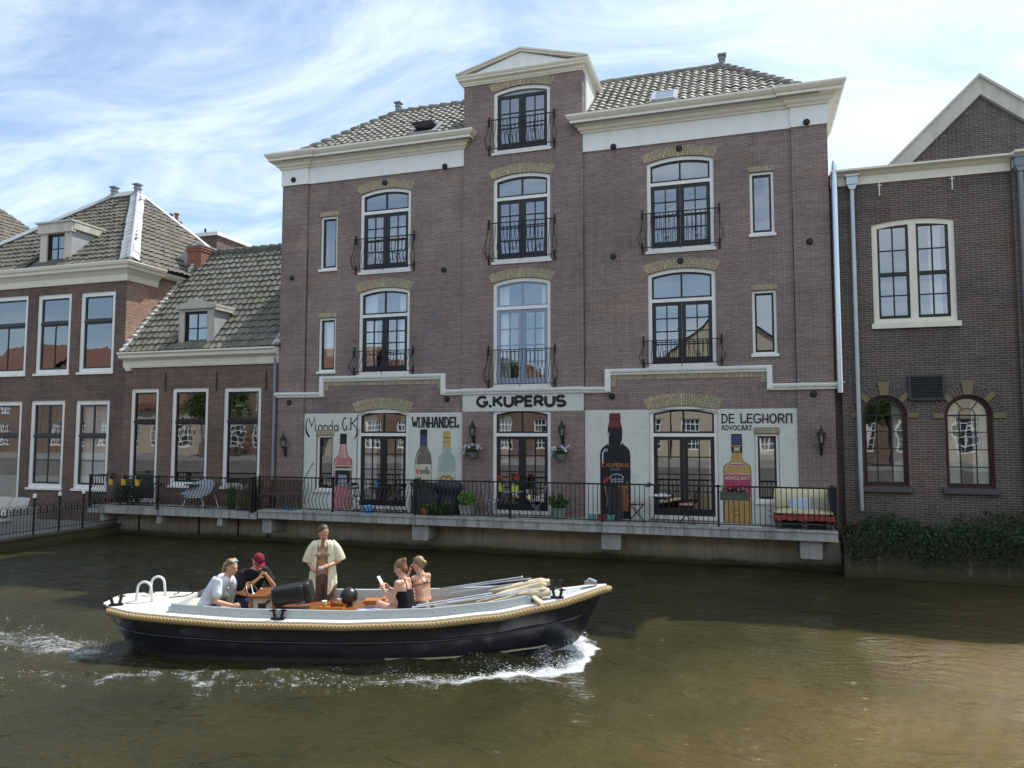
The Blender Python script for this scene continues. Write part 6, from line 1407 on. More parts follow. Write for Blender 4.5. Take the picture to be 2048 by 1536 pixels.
# twisted rope fender
m = MB(); 
def ropetube(m, path, r, pitch=.058, n=15):
    pts = []; P = [Vector(p) for p in path]; acc = 0; S_ = [0]
    for a, b in zip(P, P[1:]): acc += (b-a).length; S_.append(acc)
    N_ = int(acc/.0125); q = []; j = 0
    for i in range(N_+1):
        s = acc*i/N_
        while j < len(S_)-2 and S_[j+1] < s: j += 1
        q.append(P[j].lerp(P[j+1], (s-S_[j])/(S_[j+1]-S_[j]+1e-9)))
    vs = []; prev = Vector((0, 0, 1))
    for i, p in enumerate(q):
        d = (q[min(i+1, N_)]-q[max(i-1, 0)]).normalized(); u = (prev-d*prev.dot(d)).normalized(); w = d.cross(u); prev = u; s = acc*i/N_
        for k in range(n):
            a = 2*math.pi*k/n; rr = r*(.70+.36*abs(math.cos(1.5*(a-2*math.pi*s/pitch/3)))**.6); vs.append(p+(u*math.cos(a)+w*math.sin(a))*rr)
    m.add(vs, [(i*n+k, i*n+(k+1) % n, (i+1)*n+(k+1) % n, (i+1)*n+k) for i in range(N_) for k in range(n)])
def gun(t, side, off=0, dz=0): p = hullpt(t, 0, side); return Vector((p[0], p[1]+side*off, p[2]+dz))
ropetube(m, [gun(t/80, -1, .040, -.055) for t in range(2, 81)]+[Vector((3.91, 0, .915))]+[gun(t/80, 1, .040, -.055) for t in range(80, 1, -1)], .046)
obj('rope_fender', m, 'rope', BT, local=True, smooth=True)
# gunwale, side decks and coaming
t0, t1 = .155, .845
m = MB()
for side in (-1, 1):
    ts = [i/70 for i in range(71)]; vs = []
    for t in ts:
        b = gun(t, side)
        yi = max(0.0, abs(b.y)-.15); vs += [(b.x, side*(abs(b.y)+.012), b.z-.01), (b.x, side*(abs(b.y)+.012), b.z+.012), (b.x, side*yi, b.z+.02), (b.x, side*yi, b.z-.03)]
    m.add(vs, [(4*i+a, 4*i+4+a, 4*i+4+(a+1) % 4, 4*i+(a+1) % 4) for i in range(70) for a in range(4)])
obj('side_deck', m, 'deck_white', BT, local=True)
m = MB()
for side in (-1, 1):
    vs = []; n_ = 50
    for i in range(n_+1):
        t = t0+(t1-t0)*i/n_; b = gun(t, side); y0 = abs(b.y)-.13; z = b.z+.02
        for y, zz_ in ((y0, z-.02), (y0-.022, z+.115), (y0-.034, z+.125), (y0-.058, z+.115), (y0-.066, z-.02)): vs.append((b.x, side*y, zz_))
    m.add(vs, [(5*i+a, 5*i+5+a, 5*i+5+(a+1) % 5, 5*i+(a+1) % 5) for i in range(n_) for a in range(5)])
for t in (t0, t1):        # end coamings across
    b = gun(t, 1); y0 = abs(b.y)-.13; dx = .03; m.box(b.x-dx, b.x+dx, -y0, y0, b.z-.0, b.z+.105)
obj('coaming', m, 'deck_grey', BT, local=True)
m = MB()
for side in (-1, 1):
    for i in range(17): t = t0+.02+(t1-t0-.04)*i/16; b = gun(t, side); y0 = abs(b.y)-.141; m.ell((b.x, side*y0, b.z+.075), (.010, .006, .010), n=6)
obj('screws', m, 'gutter_grey', BT, local=True)
for nm, ta, tb_ in (('aft_deck', 0.0, t0), ('foredeck', t1, 1.0)):
    m = MB(); vs = []; nn_, q = 20, 8
    for i in range(nn_+1):
        t = ta+(tb_-ta)*i/nn_; b = gun(t, 1); w = max(.0, abs(b.y)-.14)
        for k in range(q+1): s = -1+2*k/q; vs.append((b.x, s*w, b.z+.022+.045*(1-s*s)*min(1, w*1.5)))
    m.add(vs, [(i*(q+1)+k, (i+1)*(q+1)+k, (i+1)*(q+1)+k+1, i*(q+1)+k+1) for i in range(nn_) for k in range(q)])
    obj(nm, m, 'deck_grey' if nm == 'foredeck' else 'deck_cream', BT, local=True, smooth=True)
# inside: sole, inner skin, benches
m = MB(); vs = []
for i in range(31): t = .12+.75*i/30; b = gun(t, 1); w = (abs(b.y)-.2)*.9; vs += [(b.x, -w, .13), (b.x, w, .13)]
m.add(vs, [(2*i, 2*i+1, 2*i+3, 2*i+2) for i in range(30)]); obj('sole', m, 'teak_grey', BT, local=True)
m = MB()
for side in (-1, 1):
    vs = []
    for i in range(41): t = .14+.72*i/40; b = gun(t, side); y0 = abs(b.y)-.205; vs += [(b.x, side*y0, b.z+.0), (b.x, side*y0*.93, .12)]
    m.add(vs, [(2*i, 2*i+1, 2*i+3, 2*i+2) for i in range(40)])
for t in (.14, .858): b = gun(t, 1); y0 = abs(b.y)-.2; m.box(b.x-.01, b.x+.01, -y0, y0, .12, b.z)
obj('inner_lining', m, 'lining_beige', BT, local=True)
m = MB()
for side in (-1, 1):
    vs = []
    for i in range(21): t = .18+.30*i/20; b = gun(t, side); y0 = (abs(b.y)-.21); vs += [(b.x, side*y0, .38), (b.x, side*(y0-.42), .38), (b.x, side*(y0-.42), .12)]
    m.add(vs, [(3*i+a, 3*i+3+a, 3*i+4+a, 3*i+1+a) for i in range(20) for a in range(2)])
    m.box(.1 if side < 0 else -.1, 1.6, *sorted((side*.66, side*.26)), .12, .44)
m.box(-2.8, -2.4, -.45, .45, .30, .44); obj('bench', m, 'lining_beige', BT, local=True)
m = MB()
for (x, y, w) in ((1.05, .70, .5), (2.1, .55, .35)): m.box(x-w, x+w, y-.09, y-.08, .28, .52)
m.ring([(.5, .2), (1.6, .2), (1.6, .52), (.5, .52)], [(.53, .23), (1.57, .23), (1.57, .49), (.53, .49)], .615, .63); obj('locker_trim', m, 'deck_white', BT, local=True)
def bollard(x, y, z, rz, mat='iron'):
    m = MB()
    for s in (-1, 1): m.tube([(s*.045, 0, 0), (s*.075, 0, .13)], .022, 8); m.tube([(s*.075-.05, 0, .11), (s*.075+.05, 0, .115)], .012, 6)
    m.box(-.10, .10, -.035, .035, -.01, .01); m.xf(Matrix.Translation((x, y, z)) @ Matrix.Rotation(rz, 4, 'Z')); return obj('mooring_cleat', m, mat, BT, local=True)
for (t, s, off, rz) in ((.035, -1, -.08, .5), (.372, -1, -.07, 0), (.372, 1, -.07, 0), (.90, -1, -.10, -.3), (.90, 1, -.10, .3), (.04, 1, -.08, -.5)):
    b = gun(t, s, off, .035); bollard(b.x, b.y, b.z, rz)
m = MB(); m.box(3.52, 3.72, -.05, .05, .985, 1.03); m.tube([(3.54, 0, 1.0), (3.6, 0, 1.07), (3.70, 0, 1.03)], .018, 6); m.tube([(3.62, -.05, 1.04), (3.62, .05, 1.04)], .012, 6); obj('bow_fairlead', m, 'steel', BT, local=True)
m = MB(); m.tube([(2.62+.06*math.cos(a_), -.02, .96+.085*math.sin(a_)) for a_ in [k*.42 for k in range(15)]], .008, 5); m.tube([(2.6, .1, .86), (2.75, .02, .90), (2.95, -.1, .90), (3.1, 0, .92)], .010, 5); obj('bow_line', m, 'iron', BT, local=True)
for y in (-.20, .22):       # bathing ladder hoops on the aft deck
    m = MB(); m.tube([(-3.42, y, .69)]+[(-3.40+.0, y, .92)]+[(-3.40+.105-.105*math.cos(a_), y, .92+.10*math.sin(a_)) for a_ in (.4, .8, 1.2, 1.57, 1.95, 2.35, 2.75)]+[(-3.19, y, .92), (-3.16, y, .69)], .019, 10); obj('ladder_hoop', m, 'white_plastic', BT, local=True, smooth=True)
m = MB(); m.tube([(-3.05, .25, .73), (-2.9, .35, .80), (-2.75, .3, .75), (-2.8, .1, .74), (-3.0, 0, .74)], .008, 5); m.tube([(-3.0, .3, .74), (-2.95, .42, .90), (-2.9, .45, .74)], .006, 5); obj('stern_line', m, 'iron', BT, local=True)
# console and steering wheel
m = MB(); m.box(-1.50, -1.20, -.45, .10, .13, .84); cn = obj('console', m, 'lining_beige', BT, local=True)
m = MB(); m.box(-1.54, -1.16, -.49, .14, .84, .875); m.box(-1.20, -1.162, -.48, .13, .14, .84); m.box(-1.535, -1.502, -.48, -.40, .14, .84); obj('wood_trim', m, 'varnish', cn, local=True)
m = MB(); m.box(-1.42, -1.30, -.456, -.45, .60, .76); m.obox((-1.32, -.47, .75), (.19, .02, .03), (0, R(-35), 0)); obj('throttle', m, 'iron', cn, local=True)
m = MB(); wc = Vector((-1.60, -.18, .84)); q = Euler((0, R(62), 0)).to_matrix()
m.tube([wc+q @ Vector((.19*math.cos(k*math.pi/14), .19*math.sin(k*math.pi/14), 0)) for k in range(28)], .017, 8, closed=True)
obj('steering_wheel', m, 'varnish', BT, local=True, smooth=True); m = MB()
for k in range(3): m.bar(wc, wc+q @ Vector((.18*math.cos(k*2.09+.5), .18*math.sin(k*2.09+.5), 0)), .014, .008)
m.tube([wc, (-1.50, -.18, .78)], .02, 8); obj('wheel_spokes', m, 'steel', BT, local=True)
def lumpy(m, path, rads, n=18, sq=.5, seed=1, amp=.02):
    rn = random.Random(seed); P = [Vector(p) for p in path]; vs = []
    for i, (p, r) in enumerate(zip(P, rads)):
        d = (P[min(i+1, len(P)-1)]-P[max(i-1, 0)]).normalized(); w = d.cross(Vector((0, 0, 1))).normalized(); u = w.cross(d)
        for k in range(n):
            a = 2*math.pi*k/n; rr = r*(1+.10*math.sin(4*a+i*.9+seed))+amp*noise.noise(Vector((i*.8+seed, k*.9, seed))); vs.append(p+w*math.cos(a)*rr+u*math.sin(a)*rr*sq)
    N_ = len(P); m.add(vs, [(i*n+k, i*n+(k+1) % n, (i+1)*n+(k+1) % n, (i+1)*n+k) for i in range(N_-1) for k in range(n)]+[tuple(range(n-1, -1, -1)), tuple((N_-1)*n+k for k in range(n))])
# folded canvas hood with its stays on the fore part
m = MB()
for k, (y0, y1, z0, r, sd) in enumerate(((-.50, -.30, .02, .07, 2), (-.34, -.20, .06, .085, 5), (-.16, -.12, .03, .09, 9), (.02, -.05, .09, .095, 4), (.14, .05, .05, .08, 7))):
    lumpy(m, [(1.75+.12*k, y0, .70+z0), (2.05, y0*.9+y1*.1, .75+z0), (2.35, (y0+y1)/2, .81+z0), (2.65, y1+.02, .88+z0), (2.86, y1, .94+z0), (2.93, y1, .94+z0)], [r*.25, r*.8, r*1.15, r, r*.95, r*.5], sq=.6, seed=sd, amp=.05, n=22)
for (y, z, L_) in ((-.34, .90, .30), (-.06, 1.0, .34)):          # rolled edges at the forward end
    lumpy(m, [(2.62, y-.04, z-.05), (2.78, y, z), (2.98, y+.03, z+.02)], [.055, .06, .05], sq=.9, seed=int(z*10), amp=.02)
lumpy(m, [(2.72, -.42, .88), (2.84, -.50, .80), (2.88, -.53, .74)], [.05, .08, .03], sq=.4, seed=4)
hd = obj('folded_hood', m, 'canvas_beige', BT, local=True, smooth=True)
m = MB()
for a, b in (((.95, -.64, .76), (2.50, -.40, .92)), ((1.0, -.60, .78), (2.1, -.28, .90)), ((1.2, .46, .80), (2.55, .10, 1.07)), ((1.25, .52, .78), (2.7, .2, 1.03)), ((1.45, -.56, .82), (2.7, -.38, .98)), ((1.4, .25, .78), (2.4, -.02, .98))): m.tube([a, b], .012, 8)
for p in ((.95, -.64, .76), (1.45, -.56, .82), (1.2, .46, .80), (2.55, .1, 1.07)): m.ell(p, .022, n=8)
obj('hood_stays', m, 'steel', hd, local=True)
# table, tray and loose things
def bthing(name, label, cat, x, y, z, rz=0, group=None):
    p = BT.matrix_basis @ Vector((x, y, z)); return thing(name, label, cat, p, R(16.2)+rz, group)
BT.matrix_basis = Matrix.Translation((-5.80, -9.56, 0)) @ Matrix.Rotation(R(16.2), 4, 'Z')
m = MB(); m.box(-1.15, .12, -.40, .18, .625, .66); m.box(-1.15, -1.10, -.40, .18, .48, .625); m.box(-1.1, .12, -.41, -.385, .54, .625); m.box(-.5, -.44, -.12, -.06, .13, .625); obj('table', m, 'varnish', BT, local=True)
def rbox(m, c, size, rot=(0, 0, 0), r=.3, n=8):
    q = Euler(rot).to_matrix(); vs = []; k2 = 6; p_ = 2/(r)
    for i in range(n+1):
        th = -math.pi/2+math.pi*i/n
        for j in range(2*n):
            ph = math.pi*j/n; f = lambda w, e: math.copysign(abs(w)**e, w); vs.append(Vector(c)+q @ Vector((size[0]/2*f(math.cos(th), r)*f(math.cos(ph), r), size[1]/2*f(math.cos(th), r)*f(math.sin(ph), r), size[2]/2*f(math.sin(th), r))))
    m.add(vs, [(i*2*n+j, i*2*n+(j+1) % (2*n), (i+1)*2*n+(j+1) % (2*n), (i+1)*2*n+j) for i in range(n) for j in range(2*n)])
t = bthing('padded_seat', 'black padded box seat beside the steering console', 'seat', -.98, -.32, .82); m = MB(); rbox(m, (0, 0, .06), (.50, .34, .27), (0, R(-8), .1), .3, 14); obj('cushion_block', m, 'black_vinyl', t, local=True, smooth=True)
m = MB(); rbox(m, (.27, .05, .09), (.12, .36, .32), (0, R(-12), .1), .4, 12); obj('side_pad', m, 'black_vinyl', t, local=True, smooth=True)
m = MB(); rbox(m, (-.235, -.02, .055), (.03, .29, .21), (0, R(-8), .1), .3, 10); m.xf(Matrix.Identity(4)); obj('front_panel', m, 'vinyl_grey', t, local=True, smooth=True)
t = bthing('black_ball', 'round matt black ball beside the drinks table', 'ball', -.13, -.10, .80); m = MB(); m.ell((0, 0, 0), .135, n=28); m.lathe([(.05, -.165), (.06, -.12)], n=16); obj('ball', m, 'black_vinyl', t, local=True, smooth=True)
for x, y, col, lb in ((-.44, -.36, 'beer', 'plastic cup of pale beer, nearest the gunwale'), (-.34, -.26, 'red_drink', 'plastic cup of red drink between two beers'), (-.25, -.20, 'beer', 'plastic cup of pale beer right of the red drink')):
    t = bthing('drinking_cup', lb, 'cup', x, y, .675, 0, 'plastic cups on the boat table'); m = MB(); m.lathe([(.030, 0), (.044, .125)], n=16, cap=False); obj('cup', m, 'cup_plastic', t, local=True, smooth=True); m = MB(); m.lathe([(.027, .004), (.036, .085)], n=16); obj('drink', m, col, t, local=True, smooth=True)
    if col == 'beer': m = MB(); m.lathe([(.037, .088), (.040, .11)], n=16); obj('froth', m, 'curtain', t, local=True)
t = bthing('wooden_tray', 'orange wooden tray with a handle slot under the drinks', 'tray', -.34, -.30, .662); m = MB(); m.box(-.2, .2, -.11, .11, -.0, .012); m.box(-.2, .2, -.125, -.11, 0, .04); m.box(-.2, .2, .11, .125, 0, .04); obj('tray', m, 'orange_wood', t, local=True)
t = bthing('wooden_box', 'orange wooden box with dark bag behind the ball', 'box', .22, .10, .64); m = MB(); m.box(-.14, .14, -.1, .1, 0, .07); m.box(.14, .28, -.1, .12, -.02, .10); obj('box', m, 'orange_wood', t, local=True)
m = MB()
pillow(m, (0, 0, 0), (.34, .24, .07), (R(10), R(-12), .3)); m.xf(BT.matrix_basis @ Matrix.Translation((-2.72, -.12, .60))); o = obj('cushion', m, 'cushion_cream2', smooth=True); tag(o, 'large beige seat cushion behind the man in the white shirt', 'cushion')
m = MB(); pillow(m, (0, 0, 0), (.22, .2, .09), (R(30), R(-20), .8)); m.xf(BT.matrix_basis @ Matrix.Translation((-2.45, .30, .70))); o = obj('cushion', m, 'cushion_dark', smooth=True); tag(o, 'dark grey cushion in the stern beside the beige one', 'cushion')
m = MB(); pillow(m, (0, 0, 0), (.30, .17, .05), (R(6), 0, 0)); m.xf(BT.matrix_basis @ Matrix.Translation((.30, -.45, .62))); o = obj('towel', m, 'towel_lilac', smooth=True); tag(o, 'pale lilac towel on the side bench beside the woman in black', 'towel')

# ================================================================== people
def skinmat(name, col): 
    m = M_(name); m.fin(m.mix(m.noise(m.obj(), 18, 4), tuple(x*.9 for x in col), tuple(min(1, x*1.08) for x in col)), .48, None, 0, .4); m.b.inputs['Subsurface Weight'].default_value = .12; m.b.inputs['Subsurface Radius'].default_value = (.9, .35, .2); m.b.inputs['Subsurface Scale'].default_value = .02
skinmat('skin_light', (.62, .36, .26)); skinmat('skin_tan', (.58, .33, .215)); skinmat('skin_warm', (.54, .30, .20))
def hairmat(name, a, b):
    m = M_(name); v = m.mapv(m.obj(), (1, 1, .25)); m.fin(m.mix(m.noise(v, 55, 4, .7), a, b), .42, m.bump(m.noise(v, 70, 3), .6, .01), 0, .5)
hairmat('hair_blond', (.16, .10, .05), (.38, .26, .13)); hairmat('hair_brown', (.035, .02, .014), (.10, .055, .035)); hairmat('hair_auburn', (.13, .06, .03), (.32, .17, .08))
def cloth(name, col, var=.08, fold=.5, rough=.85):
    m = M_(name); v = m.mapv(m.obj(), (1, 1, .45)); m.fin(m.mix(m.noise(m.obj(), 5, 4), tuple(x*(1-var) for x in col), tuple(min(1, x*(1+var)) for x in col)), rough, m.bump(m.noise(v, 8, 4, .55, 1.0), fold*1.4, .06), 0, .2)
cloth('shirt_white', (.66, .70, .80)); cloth('shirt_black', (.016, .017, .022)); cloth('shirt_cream', (.74, .70, .53)); cloth('trouser_brown', (.145, .10, .088)); cloth('short_navy', (.03, .04, .08)); cloth('swim_black', (.010, .010, .014)); cloth('swim_brown', (.15, .095, .065)); cloth('cap_maroon', (.17, .018, .038), fold=.1); cloth('bikini_grey', (.28, .26, .18))
plain('phone_dark', (.02, .02, .025), .2, .1); plain('lens_blue', (.08, .30, .42), .08, .1, 5, .3, .8); plain('lips', (.42, .14, .12), .5, .1); plain('eye_white', (.42, .38, .35), .2, .03); plain('phone_white', (.7, .7, .7), .3, .05)

def remeshed(name, mb, mat, parent, voxel=.010, smooth_it=5, cutz=None, hands=None):
    me = bpy.data.meshes.new('tmp'); me.from_pydata([tuple(v) for v in mb.v], [], mb.f)
    b = bmesh.new(); b.from_mesh(me); bmesh.ops.remove_doubles(b, verts=b.verts, dist=1e-5); bmesh.ops.recalc_face_normals(b, faces=b.faces); b.to_mesh(me); b.free()
    o = bpy.data.objects.new('tmp', me); COL.objects.link(o)
    r = o.modifiers.new('r', 'REMESH'); r.mode = 'VOXEL'; r.voxel_size = voxel; r.use_smooth_shade = True
    s = o.modifiers.new('s', 'SMOOTH'); s.factor = .6; s.iterations = smooth_it
    dg = bpy.context.evaluated_depsgraph_get(); dg.update(); nm = bpy.data.meshes.new_from_object(o.evaluated_get(dg)); nm.name = name
    bpy.data.objects.remove(o); bpy.data.meshes.remove(me)
    nm.materials.clear(); nm.materials.append(MATS[mat]); nm.polygons.foreach_set('use_smooth', [True]*len(nm.polygons))
    o = bpy.data.objects.new(name, nm); COL.objects.link(o); o.parent = parent; return o

def frame_of(d, up=(0, 0, 1)):
    d = Vector(d).normalized(); u = Vector(up); s = d.cross(u)
    if s.length < 1e-3: s = d.cross(Vector((1, 0, 0)))
    s.normalize(); n = s.cross(d); return d, s, n
def hand(mb, w, d, palm, curl=.5, thumb=1, spread=1.0, k=1.0):
    """palm faces 'palm'; fingers leave along d and curl towards palm; thumb on the side 'thumb'*(d x palm)"""
    w, d, p = Vector(w), Vector(d).normalized(), Vector(palm); p = (p-d*p.dot(d)).normalized(); s = d.cross(p)*thumb
    mtx = Matrix((d, s, p)).transposed()
    mb.ell(w+d*.045*k, (.048*k, .040*k, .016*k), n=10, mtx=mtx); mb.cone(w-d*.01, .024*k, w+d*.03*k, .022*k, 8)
    for i, (o, l) in enumerate(((.030, .068), (.011, .078), (-.009, .072), (-.027, .056))):
        b = w+d*(.078-.004*abs(i-1.3))*k+s*o*k; c = curl*(1+.08*i)
        d1 = (d*math.cos(c*.7)+p*math.sin(c*.7)+s*(.10*(1.3-i)*.6*spread)).normalized(); d2 = (d*math.cos(c*1.7)+p*math.sin(c*1.7)).normalized(); d3 = (d*math.cos(c*2.4)+p*math.sin(c*2.4)).normalized()
        q = b+d1*l*.48*k; r_ = q+d2*l*.30*k; e = r_+d3*l*.24*k
        mb.cone(b, .0100*k, q, .0092*k, 8); mb.cone(q, .0092*k, r_, .0085*k, 8); mb.cone(r_, .0085*k, e, .0075*k, 8)
    b = w+d*.022*k+s*.032*k; q = b+(s*.75+d*.75+p*.35).normalized()*.036*k; e = q+(d*.8+s*.15+p*.6).normalized()*.030*k
    mb.cone(b, .0135*k, q, .0112*k, 8); mb.cone(q, .0112*k, e, .0090*k, 8)

def limb(mb, pts, rs, n=12):
    for (a, b, ra, rb) in zip(pts, pts[1:], rs, rs[1:]): mb.cone(a, ra, b, rb, n)
def person(label, x, y, rz, skin, J, dz=0):
    t = bthing('person', label, 'person', x, y, dz, rz); mb = MB(); V = lambda k: Vector(J[k])
    hip, waist, chest, neck, head = (V(k) for k in ('hip', 'waist', 'chest', 'neck', 'head')); w = J.get('w', 1.0); hw = J.get('hw', 1.0)
    ax = Vector(J.get('side', (0, 1, 0))).normalized()
    for s in (-1, 1):
        mb.cone(hip+ax*s*.085*hw, .105*hw, waist+ax*s*.055*w, .088*w, 14); mb.cone(waist+ax*s*.055*w, .088*w, chest+ax*s*.085*w, .098*w, 14)
        mb.cone(chest+ax*s*.085*w, .098*w, neck+ax*s*.06*w-Vector((0, 0, .055)), .06*w, 12)
        if J.get('bust'): fwd = Vector((1, 0, 0)); mb.ell(chest+ax*s*.075+fwd*.075-Vector((0, 0, .03)), (.06, .062, .062), n=12)
    mb.cone(hip, .108*hw, waist, .090*w, 14); mb.cone(waist, .090*w, chest, .104*w, 14); mb.cone(chest, .104*w, neck-Vector((0, 0, .07)), .062*w, 14)
    mb.cone(neck-Vector((0, 0, .04)), .062, neck+(head-neck)*.55, .050, 12)
    HM = Euler(J['hrot']).to_matrix() if isinstance(J['hrot'], tuple) else J['hrot']; H = lambda v: head+HM @ Vector(v)
    mb.ell(H((-.012, 0, .022)), (.094, .076, .098), n=20, mtx=HM); mb.ell(H((.028, 0, -.028)), (.066, .060, .088), n=18, mtx=HM); mb.ell(H((.045, 0, -.092)), (.040, .042, .030), n=12, mtx=HM)
    mb.ell(H((.022, 0, -.075)), (.055, .055, .04), n=12, mtx=HM); mb.cone(H((.088, 0, .006)), .009, H((.108, 0, -.030)), .0135, 8); mb.ell(H((.076, 0, .020)), (.018, .046, .011), n=10, mtx=HM)
    for s in (-1, 1): mb.ell(H((-.004, s*.077, -.014)), (.020, .011, .031), n=10, mtx=HM); mb.ell(H((.062, s*.036, -.035)), (.022, .020, .022), n=10, mtx=HM)
    mb.cone(neck+(head-neck)*.3, .052, H((-.015, 0, -.065)), .052, 12)
    for k, s in (('L', 1), ('R', -1)):
        sh, el, wr = V('sh'+k), V('el'+k), V('wr'+k); am = J.get('arm', 1.0)
        mb.cone(chest+ax*s*.09*w+Vector((0, 0, .08)), .065*w, sh, .056*am, 12); limb(mb, [sh, sh.lerp(el, .45), el, el.lerp(wr, .3), wr], [.052*am, .045*am, .037*am, .038*am, .025*am])
        d = Vector(J['hd'+k]); hand(mb, wr, d, J['pm'+k], J.get('curl'+k, .6), J.get('th'+k, s), 1, .98)
        hj, kn, an = V('hj'+k), V('kn'+k), V('an'+k); limb(mb, [hj, hj.lerp(kn, .5), kn, kn.lerp(an, .3), an], [.092*hw, .075*hw, .054, .056, .036])
        td = (Vector(J.get('toe'+k, (1, 0, 0)))).normalized(); mb.cone(an-td*.04-Vector((0, 0, .035)), .034, an+td*.12-Vector((0, 0, .052)), .028, 10); mb.cone(an+td*.12-Vector((0, 0, .052)), .030, an+td*.17-Vector((0, 0, .057)), .020, 10)
    remeshed('body', mb, skin, t, .0095, 4)
    m = MB()
    for s in (-1, 1): m.ell(H((.074, s*.030, .002)), (.011, .012, .005), n=10, mtx=HM)
    obj('eyes', m, 'eye_white', t, local=True, smooth=True); m = MB()
    for s in (-1, 1): m.ell(H((.0835, s*.030, .002)), (.004, .0065, .005), n=8, mtx=HM); m.tube([H((.083, s*.012, .022)), H((.086, s*.032, .027)), H((.074, s*.050, .021))], .0035, 6)
    obj('brows', m, 'hair_brown', t, local=True); m = MB(); m.ell(H((.083, 0, -.062)), (.011, .024, .0085), n=12, mtx=HM); obj('lips', m, 'lips', t, local=True, smooth=True)
    return t, H, HM
def torso_shell(mb, J, off=.016, z=1.0, sleeves=True, slen=.62, hem=None, w=1.0):
    V = lambda k: Vector(J[k]); hip, waist, chest, neck = (V(k) for k in ('hip', 'waist', 'chest', 'neck')); w0 = J.get('w', 1.0); hw = J.get('hw', 1.0); ax = Vector(J.get('side', (0, 1, 0))).normalized()
    mb.cone(hip, .108*hw+off, waist, .095*w0+off, 14); mb.cone(waist, .095*w0+off, chest, .106*w0+off, 14); mb.cone(chest, .106*w0+off, neck-Vector((0, 0, .08)), .06*w0+off, 14)
    for s in (-1, 1):
        mb.cone(hip+ax*s*.085*hw, .105*hw+off, waist+ax*s*.06*w0, .095*w0+off, 14); mb.cone(waist+ax*s*.06*w0, .095*w0+off, chest+ax*s*.088*w0, .100*w0+off, 14); mb.cone(chest+ax*s*.088*w0, .100*w0+off, neck+ax*s*.065*w0-Vector((0, 0, .065)), .055*w0+off, 12)
        k = 'L' if s > 0 else 'R'; sh, el = V('sh'+k), V('el'+k)
        mb.cone(chest+ax*s*.09*w0+Vector((0, 0, .08)), .062*w0+off, sh, .056+off, 12)
        if sleeves: e = sh.lerp(el, slen); mb.cone(sh, .052+off, e, .050+off*1.9, 14)

def rot(yaw_=0, pitch_=0, roll_=0): return Matrix.Rotation(R(yaw_), 3, 'Z') @ Matrix.Rotation(R(pitch_), 3, 'Y') @ Matrix.Rotation(R(roll_), 3, 'X')

# 1 standing woman, open cream shirt ------------------------------------------------
J = dict(hip=(0, 0, 1.02), waist=(.0, 0, 1.20), chest=(-.0, 0, 1.42), neck=(0, 0, 1.60), head=(.055, -.0, 1.735), hrot=rot(38, 30, 0), bust=1, w=.92, hw=.98,
         shL=(-.0, .175, 1.535), elL=(-.03, .245, 1.28), wrL=(.19, .12, 1.235), hdL=(.35, -.9, -.12), pmL=(-.55, -.1, -.9), thL=-1, curlL=.35,
         shR=(0, -.175, 1.53), elR=(-.03, -.24, 1.26), wrR=(.19, -.13, 1.165), hdR=(.45, .85, -.15), pmR=(-.3, .2, .95), thR=-1, curlR=.55,
         hjL=(0, .095, .98), knL=(.02, .10, .57), anL=(0, .10, .19), hjR=(0, -.095, .98), knR=(.02, -.10, .57), anR=(0, -.10, .19), toeL=(1, .2, 0), toeR=(1, -.2, 0))
t, H, HM = person('standing woman in an open cream shirt and brown trousers looking down at her hands', -.68, .42, R(-84), 'skin_warm', J, -.03)
m = MB()
for s in (-1, 1): limb(m, [(0, s*.085, 1.04), (0, s*.095, .98), (.01, s*.115, .60), (0, s*.125, .20)], [.10, .118, .112, .115], 16)
m.cone((0, -.05, 1.03), .106, (0, .05, 1.03), .106, 14); m.cone((.006, 0, .96), .118, (.006, 0, 1.04), .106, 14); remeshed('trousers', m, 'trouser_brown', t, .012, 4)
def openshirt(t, J):
    m = MB(); n = 44; rings = [(1.615, .075, .085, 26), (1.60, .10, .14, 30), (1.565, .115, .185, 27), (1.47, .125, .195, 25), (1.35, .13, .19, 27), (1.2, .14, .195, 29), (1.05, .155, .215, 28), (.95, .165, .225, 26), (.875, .172, .23, 23)]
    vs = []
    for j, (z, rx, ry, gap) in enumerate(rings):
        for i in range(n+1):
            a = R(gap+(360-2*gap)*i/n); fold = 1+(.02+.045*max(0, j-3)/5)*math.sin(a*9+j*.25)+.02*math.sin(a*17); edge = abs(i/n-.5)*2; dz = -(.16 if i < n/2 else .13)*edge**6*(j == 8)+.07*(j == 8)*math.exp(-((edge-.62)/.2)**2)
            vs.append((rx*1.05*fold*math.cos(a)+.004*j, ry*fold*math.sin(a), z+dz))
    m.add(vs, [(j*(n+1)+i, j*(n+1)+i+1, (j+1)*(n+1)+i+1, (j+1)*(n+1)+i) for j in range(len(rings)-1) for i in range(n)])
    for k, s in (('L', 1), ('R', -1)):
        sh, el = Vector(J['sh'+k]), Vector(J['el'+k]); d = (el-sh).normalized(); pts = [sh-d*.03+Vector((0, -s*.06, .018)), sh+d*.03+Vector((0, 0, .004)), sh.lerp(el, .5)+Vector((0, s*.015, 0)), sh.lerp(el, 1.0)+Vector((0, s*.02, -.0))]
        m.tube(pts, [.060, .074, .084, .096], 18, cap=False)
    o = obj('open_shirt', m, 'shirt_cream', t, local=True, smooth=True); md = o.modifiers.new('s', 'SOLIDIFY'); md.thickness = .007; md = o.modifiers.new('b', 'SUBSURF'); md.levels = md.render_levels = 1
    m = MB()
    for s in (-1, 1): m.add([(.06, s*.05, 1.635), (.10, s*.085, 1.55), (.115, s*.05, 1.50), (.115, s*.03, 1.56), (.07, s*.03, 1.63)], [(0, 1, 2, 3, 4)])
    o = obj('collar', m, 'shirt_cream', t, local=True); md = o.modifiers.new('s', 'SOLIDIFY'); md.thickness = .008
openshirt(t, J)
m = MB()
